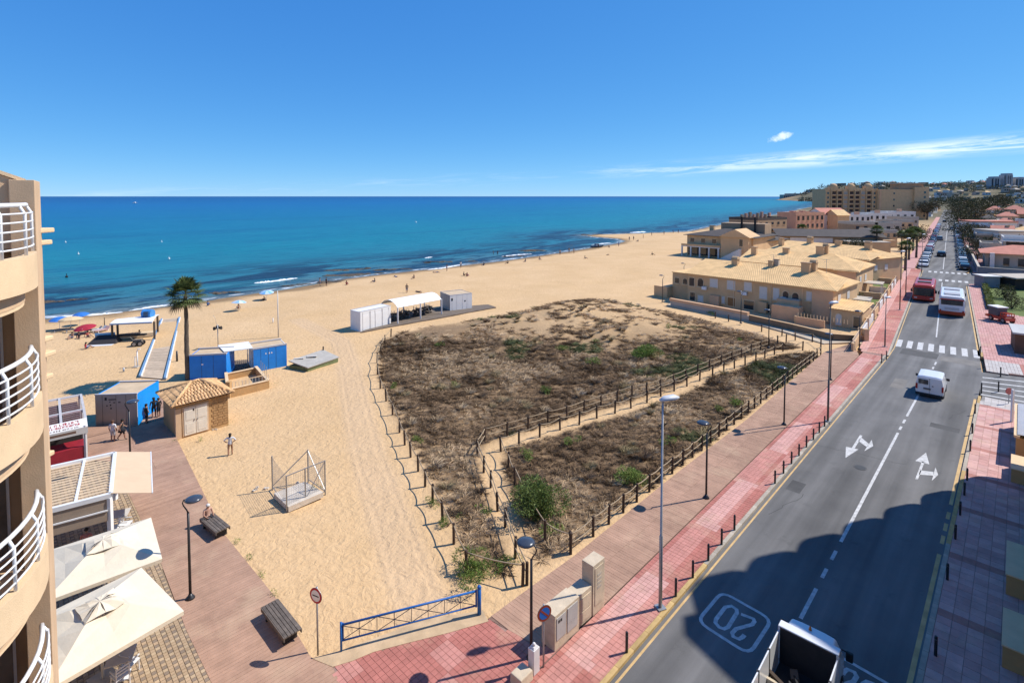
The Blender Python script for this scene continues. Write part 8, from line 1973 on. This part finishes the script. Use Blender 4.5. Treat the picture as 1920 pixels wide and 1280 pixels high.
def pose_mesh(pose, female):
    q = POSES[pose]; V, E, Rr, tagb = [], [], [], []
    def add(p, r): V.append(p); Rr.append(r); return len(V) - 1
    def bone(a, b, part): E.append((a, b)); tagb.append((a, b, part))
    pe = add(q['pel'], .135); sp = add(q['sp'], .115 if female else .125); ch = add(q['ch'], .135 if female else .15); nk = add(q['nk'], .055); h1 = add(tuple(Vector(q['nk']).lerp(Vector(q['hd']), .5)), .06); hd = add(q['hd'], .10); ht = add(tuple(Vector(q['hd']) + (Vector(q['hd']) - Vector(q['nk'])).normalized() * .09), .075)
    bone(pe, sp, 'torso'); bone(sp, ch, 'torso'); bone(ch, nk, 'neck'); bone(nk, h1, 'neck'); bone(h1, hd, 'head'); bone(hd, ht, 'head')
    for arm in q['arms']:
        ids = [add(p, r) for p, r in zip(arm, (.062, .045, .034, .036))]; bone(ch, ids[0], 'torso'); bone(ids[0], ids[1], 'sleeve'); bone(ids[1], ids[2], 'arm'); bone(ids[2], ids[3], 'arm')
    for leg in q['legs']:
        ids = [add(p, r) for p, r in zip(leg, (.10, .066, .045, .04))]; bone(pe, ids[0], 'hip'); bone(ids[0], ids[1], 'thigh'); bone(ids[1], ids[2], 'shin'); bone(ids[2], ids[3], 'foot')
    me = bpy.data.meshes.new('pose'); me.from_pydata(V, E, []); o = bpy.data.objects.new('pose', me); COL.objects.link(o)
    sk = o.modifiers.new('skin', 'SKIN'); sk.use_smooth_shade = True; me.skin_vertices or None
    lay = me.skin_vertices[0].data if me.skin_vertices else None
    for i, r in enumerate(Rr): lay[i].radius = (r, r * .82 if i in (0, 1, 2) else r); lay[i].use_root = i == 0
    ss = o.modifiers.new('sub', 'SUBSURF'); ss.levels = ss.render_levels = 1
    dg = bpy.context.evaluated_depsgraph_get(); ev_ = o.evaluated_get(dg); out = bpy.data.meshes.new_from_object(ev_); bpy.data.objects.remove(o)
    P_ = np.array([p.center[:] for p in out.polygons]); best = np.full(len(P_), 9.0); part = np.zeros(len(P_), int); names = ['torso', 'neck', 'head', 'sleeve', 'arm', 'hip', 'thigh', 'shin', 'foot']
    for a, b, nm in tagb:
        A, B = np.array(V[a]), np.array(V[b]); d = B - A; t = np.clip(((P_ - A) @ d) / (d @ d), 0, 1); ds = np.linalg.norm(P_ - A - t[:, None] * d, axis=1) - (Rr[a] + (Rr[b] - Rr[a]) * t)
        k = ds < best; best[k] = ds[k]; part[k] = names.index(nm)
    return out, part, names, q
_poses = {}
def cloth(rgb): return mat('cloth_%d_%d_%d' % tuple(int(c * 100) for c in rgb), rgb, .85, .1, 9)
M_skin = mat('skin_tan', (.36, .19, .12), .6, .08, 6); M_hair = mat('hair_dark', (.02, .014, .01), .6); M_hairb = mat('hair_brown', (.10, .045, .02), .6); M_capw = mat('cap_white', (.6, .58, .54), .8)
SKX, SKZ = .86, .80
def person(label, pose, loc, rz, top, bottom, female=False, hair=None, dress=False, group=None, s_=1.0, bare=False):
    key = (pose, female)
    if key not in _poses: _poses[key] = pose_mesh(*key)
    src, part, names, q = _poses[key]; me = src.copy(); me.materials.clear()
    for m in (M_skin, cloth(top), cloth(bottom), cloth((.08, .07, .06))): me.materials.append(m)
    sk = {'torso': 0 if bare else 1, 'neck': 0, 'head': 0, 'sleeve': 0 if (bare or dress) else 1, 'arm': 0, 'hip': 2, 'thigh': 2, 'shin': 0, 'foot': 3}
    me.polygons.foreach_set('material_index', [sk[names[k]] for k in part]); me.polygons.foreach_set('use_smooth', [True] * len(me.polygons)); me.update()
    t = thing('person', label, 'person', loc, rz, group); t.scale = (SKX * s_, SKX * s_, SKZ * s_); link('body', me, t)
    hm = MB(); h = Vector(q['hd']); ax = (h - Vector(q['nk'])).normalized(); hm.ball(h + ax * .045 + Vector((0, .018, 0)), .108, .112, .10, 12, 8)
    if female: hm.ball(h + Vector((0, .06, -.06)) - ax * .03, .085, .06, .13, 10, 7)
    hm.build('hair', hair or M_hair, t, True)
    nz = MB(); nz.ball(h + Vector((0, -.105, .0)), .014, .02, .022, 6, 5); nz.build('nose', M_skin, t, True)
    if dress: mb = MB(); p = Vector(q['pel']); mb.tube([p + Vector((0, 0, .12)), p + Vector((0, 0, -.05)), p + Vector((0, 0, -.26))], [.15, .20, .25], 12); mb.build('skirt', cloth(bottom), t, True)
    return t
BW_, LT, DK, RD, BL = (.62, .62, .63), (.42, .44, .46), (.02, .02, .025), (.35, .03, .03), (.04, .16, .40)
person('woman in white top with dark hair standing alone on the open sand', 'akimbo', PG(432, 853), R(200), BW_, (.30, .17, .10), True)
person('man in white shirt and grey shorts walking by the beige cabin', 'stand', P(212, 827, ZP), R(185), BW_, LT, False, M_hairb)
person('woman in black dress walking beside the man in white', 'walk', P(229, 824, ZP), R(120), (.05, .045, .04), DK, True, M_hair, True)
person('person in brown clothes at the bright blue cabin wall', 'stand', P(275, 793, ZP), R(100), (.10, .075, .055), (.04, .035, .03), True)
person('tall person in dark clothes in the middle of the group at the blue wall', 'stand', P(289, 783, ZP), R(230), (.035, .03, .03), DK, True, s_=1.08)
person('person in black at the right of the group at the blue wall', 'stand', P(298, 781, ZP), R(260), DK, DK, False)
bp_ = P(391, 984, ZP); person('person in white cap and peach top sitting on the far end of the bench', 'sit', (bp_.x - .02, bp_.y, ZP), BWF.rz - R(75), (.50, .30, .22), (.05, .05, .055), False, M_capw)
person('diner in a patterned red shirt sitting in the shade of the pergola', 'sit', P(163, 1033, ZP), R(200), (.42, .16, .13), (.05, .06, .12), False)
# ---- parasols, loungers and bathers on the beach
def beach_parasol(label, px, py, c, rad=1.05, h=1.6, tilt=.15, c2=None):
    t = thing('beach_parasol', label, 'parasol', PG(px, py), rnd.uniform(0, 6), 'beach parasols'); m = cloth(c); m2 = cloth(c2) if c2 else m
    MB().tube([(0, 0, -.2), (0, 0, h)], .02, 6).build('pole', M_wmetal, t)
    mb = MB(); n = 10; prev = None
    for r_, z in ((rad, h - .32), (rad * .75, h - .16), (rad * .4, h - .03), (.02, h + .03)):
        ringp = [(r_ * math.cos(2 * math.pi * i / n) + tilt * (h - z), r_ * math.sin(2 * math.pi * i / n), z + tilt * .5 * r_ * math.cos(2 * math.pi * i / n)) for i in range(n)]
        if prev:
            for i in range(n): mb.m = i % 2 if c2 else 0; mb.face(prev[i], prev[(i + 1) % n], ringp[(i + 1) % n], ringp[i])
        prev = ringp
    o = mb.build('canopy', [m, m2], t)
    for i in range(5): a = i * 1.2566; MB().beam((0, 0, h - .05), (rad * .9 * math.cos(a) + tilt * .3, rad * .9 * math.sin(a), h - .30), .015).build('rib', M_wmetal, t)
    return t
beach_parasol('blue beach parasol furthest left on the sand', 112, 619, (.03, .16, .48)); beach_parasol('large cream beach parasol between two blue ones', 133, 617, (.62, .46, .26), 1.35, 1.55); beach_parasol('blue beach parasol tilted behind the cream one', 150, 610, (.03, .16, .48), .95, 1.6, .3)
beach_parasol('red and white parasol lying low among the loungers', 158, 625, (.36, .02, .04), 1.1, .95, .35, (.36, .02, .04)); beach_parasol('pale blue parasol with bathers below, left of the flag pole', 449, 582, (.25, .45, .68), 1.0, 1.45, .2, (.55, .62, .68)); beach_parasol('pale blue parasol near the waterline, above the flag pole', 500, 562, (.18, .42, .72), 1.1, 1.45, .2, (.45, .58, .7))
def lounger(label, px, py, c, rz):
    t = thing('beach_lounger', label, 'lounger', PG(px, py), rz, 'loungers on the sand'); m = cloth(c)
    for x in (-.7, .5):
        for y in (-.25, .25): MB().beam((x, y, 0), (x, y, .28), .04).build('leg', M_wmetal, t)
    MB().box((-.25, 0, .28), (1.25, .56, .04)).build('seat', m, t); MB().box((.62, 0, .30), (.62, .56, .04), 0, ry=-.75).build('backrest', m, t)
for i, (x, y, c, lab) in enumerate(((118, 622, DK, 'dark beach lounger under the leftmost blue parasol'), (140, 622, (.10, .09, .08), 'dark beach lounger under the cream parasol'), (175, 622, (.25, .26, .28), 'grey beach lounger right of the red parasol'), (185, 621, (.55, .55, .55), 'pale beach lounger next to the grey one'), (192, 622, (.5, .3, .27), 'pinkish beach lounger at the end of the lounger row'))): lounger(lab, x, y, c, R(20 + i * 15))
tn_ = thing('beach_mat_shelter', 'dark beach shelter tent with pale blue windbreak beside the dark posts', 'tent', PG(195, 643), .2); mb = MB(); mb._add([(-1.4, -.6, 0), (1.4, -.6, 0), (1.5, .7, 0), (-1.5, .7, 0), (-.9, .5, .75), (1.0, .5, .75)], [(0, 1, 5, 4), (1, 2, 5), (2, 3, 4, 5), (3, 0, 4)]); mb.build('fabric', cloth((.03, .03, .035)), tn_); MB().box((-.2, .75, .3), (1.9, .05, .7), .1, rx=.2).build('windbreak', cloth((.25, .5, .72)), tn_); MB().box((0, -1.0, 0), (2.6, .6, .03)).build('towel', cloth((.6, .6, .6)), tn_)
tr_ = thing('beach_trolley', 'beach buggy trolley with big wheels in front of the shelter', 'trolley', PG(259, 648), .3); wheels(tr_, .28, .14, (-.25, .3), .35); MB().box((0, 0, .35), (.8, .5, .35)).build('basket', cloth((.16, .13, .10)), tr_); MB().tube([(-.4, 0, .6), (-.75, 0, 1.0)], .03, 6).build('handle', M_black, tr_)
BP = [(135, 634, 'ground', DK, 'bather in dark clothes sitting left of the pair on the sand'), (148, 634, 'ground', DK, 'bather in dark clothes sitting right of the pair on the sand'), (165, 632, 'ground', (.4, .06, .05), 'bather in red sitting beside the windbreak'), (262, 630, 'ground', DK, 'dark figure sitting in the shade of the beach shelter'), (162, 654, 'ground', (.42, .03, .03), 'bather with a red towel alone in front of the tent'),
      (390, 573, 'ground', BL, 'bather in blue sitting near the waterline behind the palm'), (447, 579, 'ground', (.3, .22, .15), 'bather in brown under the left pale blue parasol'), (495, 564, 'ground', DK, 'dark dressed bather under the upper pale blue parasol'), (702, 529, 'ground', DK, 'bather alone on the wet sand above the white containers'), (776, 522, 'ground', BW_, 'bather in white above the tent'), (763, 549, 'walk', (.12, .1, .08), 'walker on the sand just behind the tent'), (785, 548, 'lie', DK, 'sunbather lying on dark towel behind the tent'),
      (818, 511, 'lie', (.12, .1, .1), 'sunbather lying on the sand right of the bather in white'), (870, 517, 'ground', DK, 'dark bather in the middle of the upper beach'), (876, 518, 'ground', (.3, .1, .08), 'bather in red brown next to the dark bather'), (864, 502, 'stand', BW_, 'person in white standing at the waterline'), (907, 498, 'ground', DK, 'bather alone right of the person in white'), (925, 480, 'stand', (.2, .13, .1), 'paddler standing in the shallows'), (933, 480, 'stand', (.15, .1, .1), 'second paddler standing in the shallows'),
      (1050, 478, 'stand', (.5, .3, .2), 'bather standing by the shore pool, left of three'), (1067, 474, 'stand', (.25, .14, .1), 'bather standing by the shore pool, middle of three'), (1076, 475, 'stand', (.3, .2, .15), 'bather standing by the shore pool, right of three'), (1097, 485, 'ground', (.3, .2, .12), 'bather sitting alone on the far sand'), (1122, 466, 'stand', DK, 'dark figure beside the beached boat'), (1180, 451, 'stand', (.2, .13, .1), 'person on the spit, left of the group'), (1188, 450, 'stand', (.1, .08, .08), 'person on the spit, middle of the group'),
      (1196, 453, 'ground', DK, 'person sitting on the spit beside the group'), (1222, 442, 'stand', DK, 'far figure on the sand spit shore'), (1245, 440, 'stand', (.2, .15, .1), 'far figure near the end of the shore'), (1262, 437, 'stand', BL, 'far figure in blue by the last waterline'), (1012, 487, 'ground', BW_, 'bather in white by the shore puddle'), (1223, 478, 'ground', DK, 'dark bather alone on the far dry sand'),
      (600, 536, 'stand', (.3, .2, .15), 'bather standing at the waterline left of the reef rock'), (612, 536, 'stand', DK, 'second bather at the waterline left of the reef rock'), (650, 534, 'ground', (.3, .06, .05), 'bather in red sitting at the waterline below the reef rock'), (742, 519, 'lie', BL, 'sunbather on a blue towel above the left container'), (838, 508, 'stand', (.2, .12, .1), 'bather standing just left of the breaking wave'),
      (952, 494, 'ground', DK, 'dark bather by the shore left of the puddle'), (985, 491, 'ground', (.35, .25, .15), 'bather in tan by the shore puddle'), (1142, 464, 'ground', DK, 'dark bather right of the beached boat'), (1160, 462, 'stand', BL, 'bather in blue right of the beached boat'), (1206, 447, 'stand', (.3, .1, .08), 'red clad figure on the inner side of the spit'), (1272, 437, 'stand', DK, 'dark figure by the last waterline, beside the one in blue'), (1140, 478, 'lie', (.3, .2, .12), 'sunbather lying on the far sand below the boat')]
for i, (x, y, ps, c, lab) in enumerate(BP): person(lab, ps, PG(x, y), R(37 * i), c, DK if i % 2 else (.1, .12, .2), i % 2 == 0, M_hair, False, 'bathers on the beach', 1.1 if y < 560 else 1.0, i % 3 == 0 and ps != 'stand')
boat = thing('beached_boat', 'small dark boat pulled up at the shore of the bay', 'boat', PG(1120, 464), .4); mb = MB(); loft(mb, [(-2.2, [(.55, .1), (.7, .5), (.66, .55)]), (0, [(.7, .05), (.95, .55), (.9, .6)]), (1.6, [(.4, .15), (.6, .65), (.55, .7)]), (2.4, [(.03, .5), (.05, .8), (.04, .85)])]); mb.build('hull', cloth((.05, .07, .10)), boat); MB().box((-.3, 0, .6), (1.2, 1.0, .7), taper=.8).build('cover', cloth((.16, .2, .26)), boat)
for i, (x, y, lab) in enumerate(((253, 381, 'white sailing boat near the horizon at the left'),)):
    p = P(x, y + .6, SEA_Z); t = thing('distant_boat', lab, 'boat', p); mb = MB(); loft(mb, [(-5, [(1.5, .2), (1.8, 1.4), (1.6, 1.5)]), (2, [(1.6, .2), (1.9, 1.6), (1.7, 1.7)]), (6, [(.1, 1.2), (.2, 2.0), (.1, 2.1)])]); mb.build('hull', M_whiteP, t); MB().box((-1, 0, 1.6), (5, 2.4, 2.2), taper=.8).build('cabin', M_whiteP, t)
for i, (x, y, lab) in enumerate(((123, 455, 'white swimming buoy furthest left'), (147, 477, 'white swimming buoy left of the palm, nearer'), (303, 454, 'white swimming buoy above the palm'), (317, 486, 'white swimming buoy nearest the palm crown'), (780, 417, 'white buoy far out in the middle'), (125, 520, 'dark swimmer head left of the palm'))):
    p = P(x, y, SEA_Z); t = thing('buoy', lab, 'buoy', p, 0, 'buoys on the sea'); MB().ball((0, 0, .15), .24 if y > 440 else .5).build('float', M_whiteP if i < 5 else M_dark, t, True); MB().tube([(0, 0, .3), (0, 0, .8)], .06, 6).build('stick', M_whiteP if i < 5 else M_dark, t)
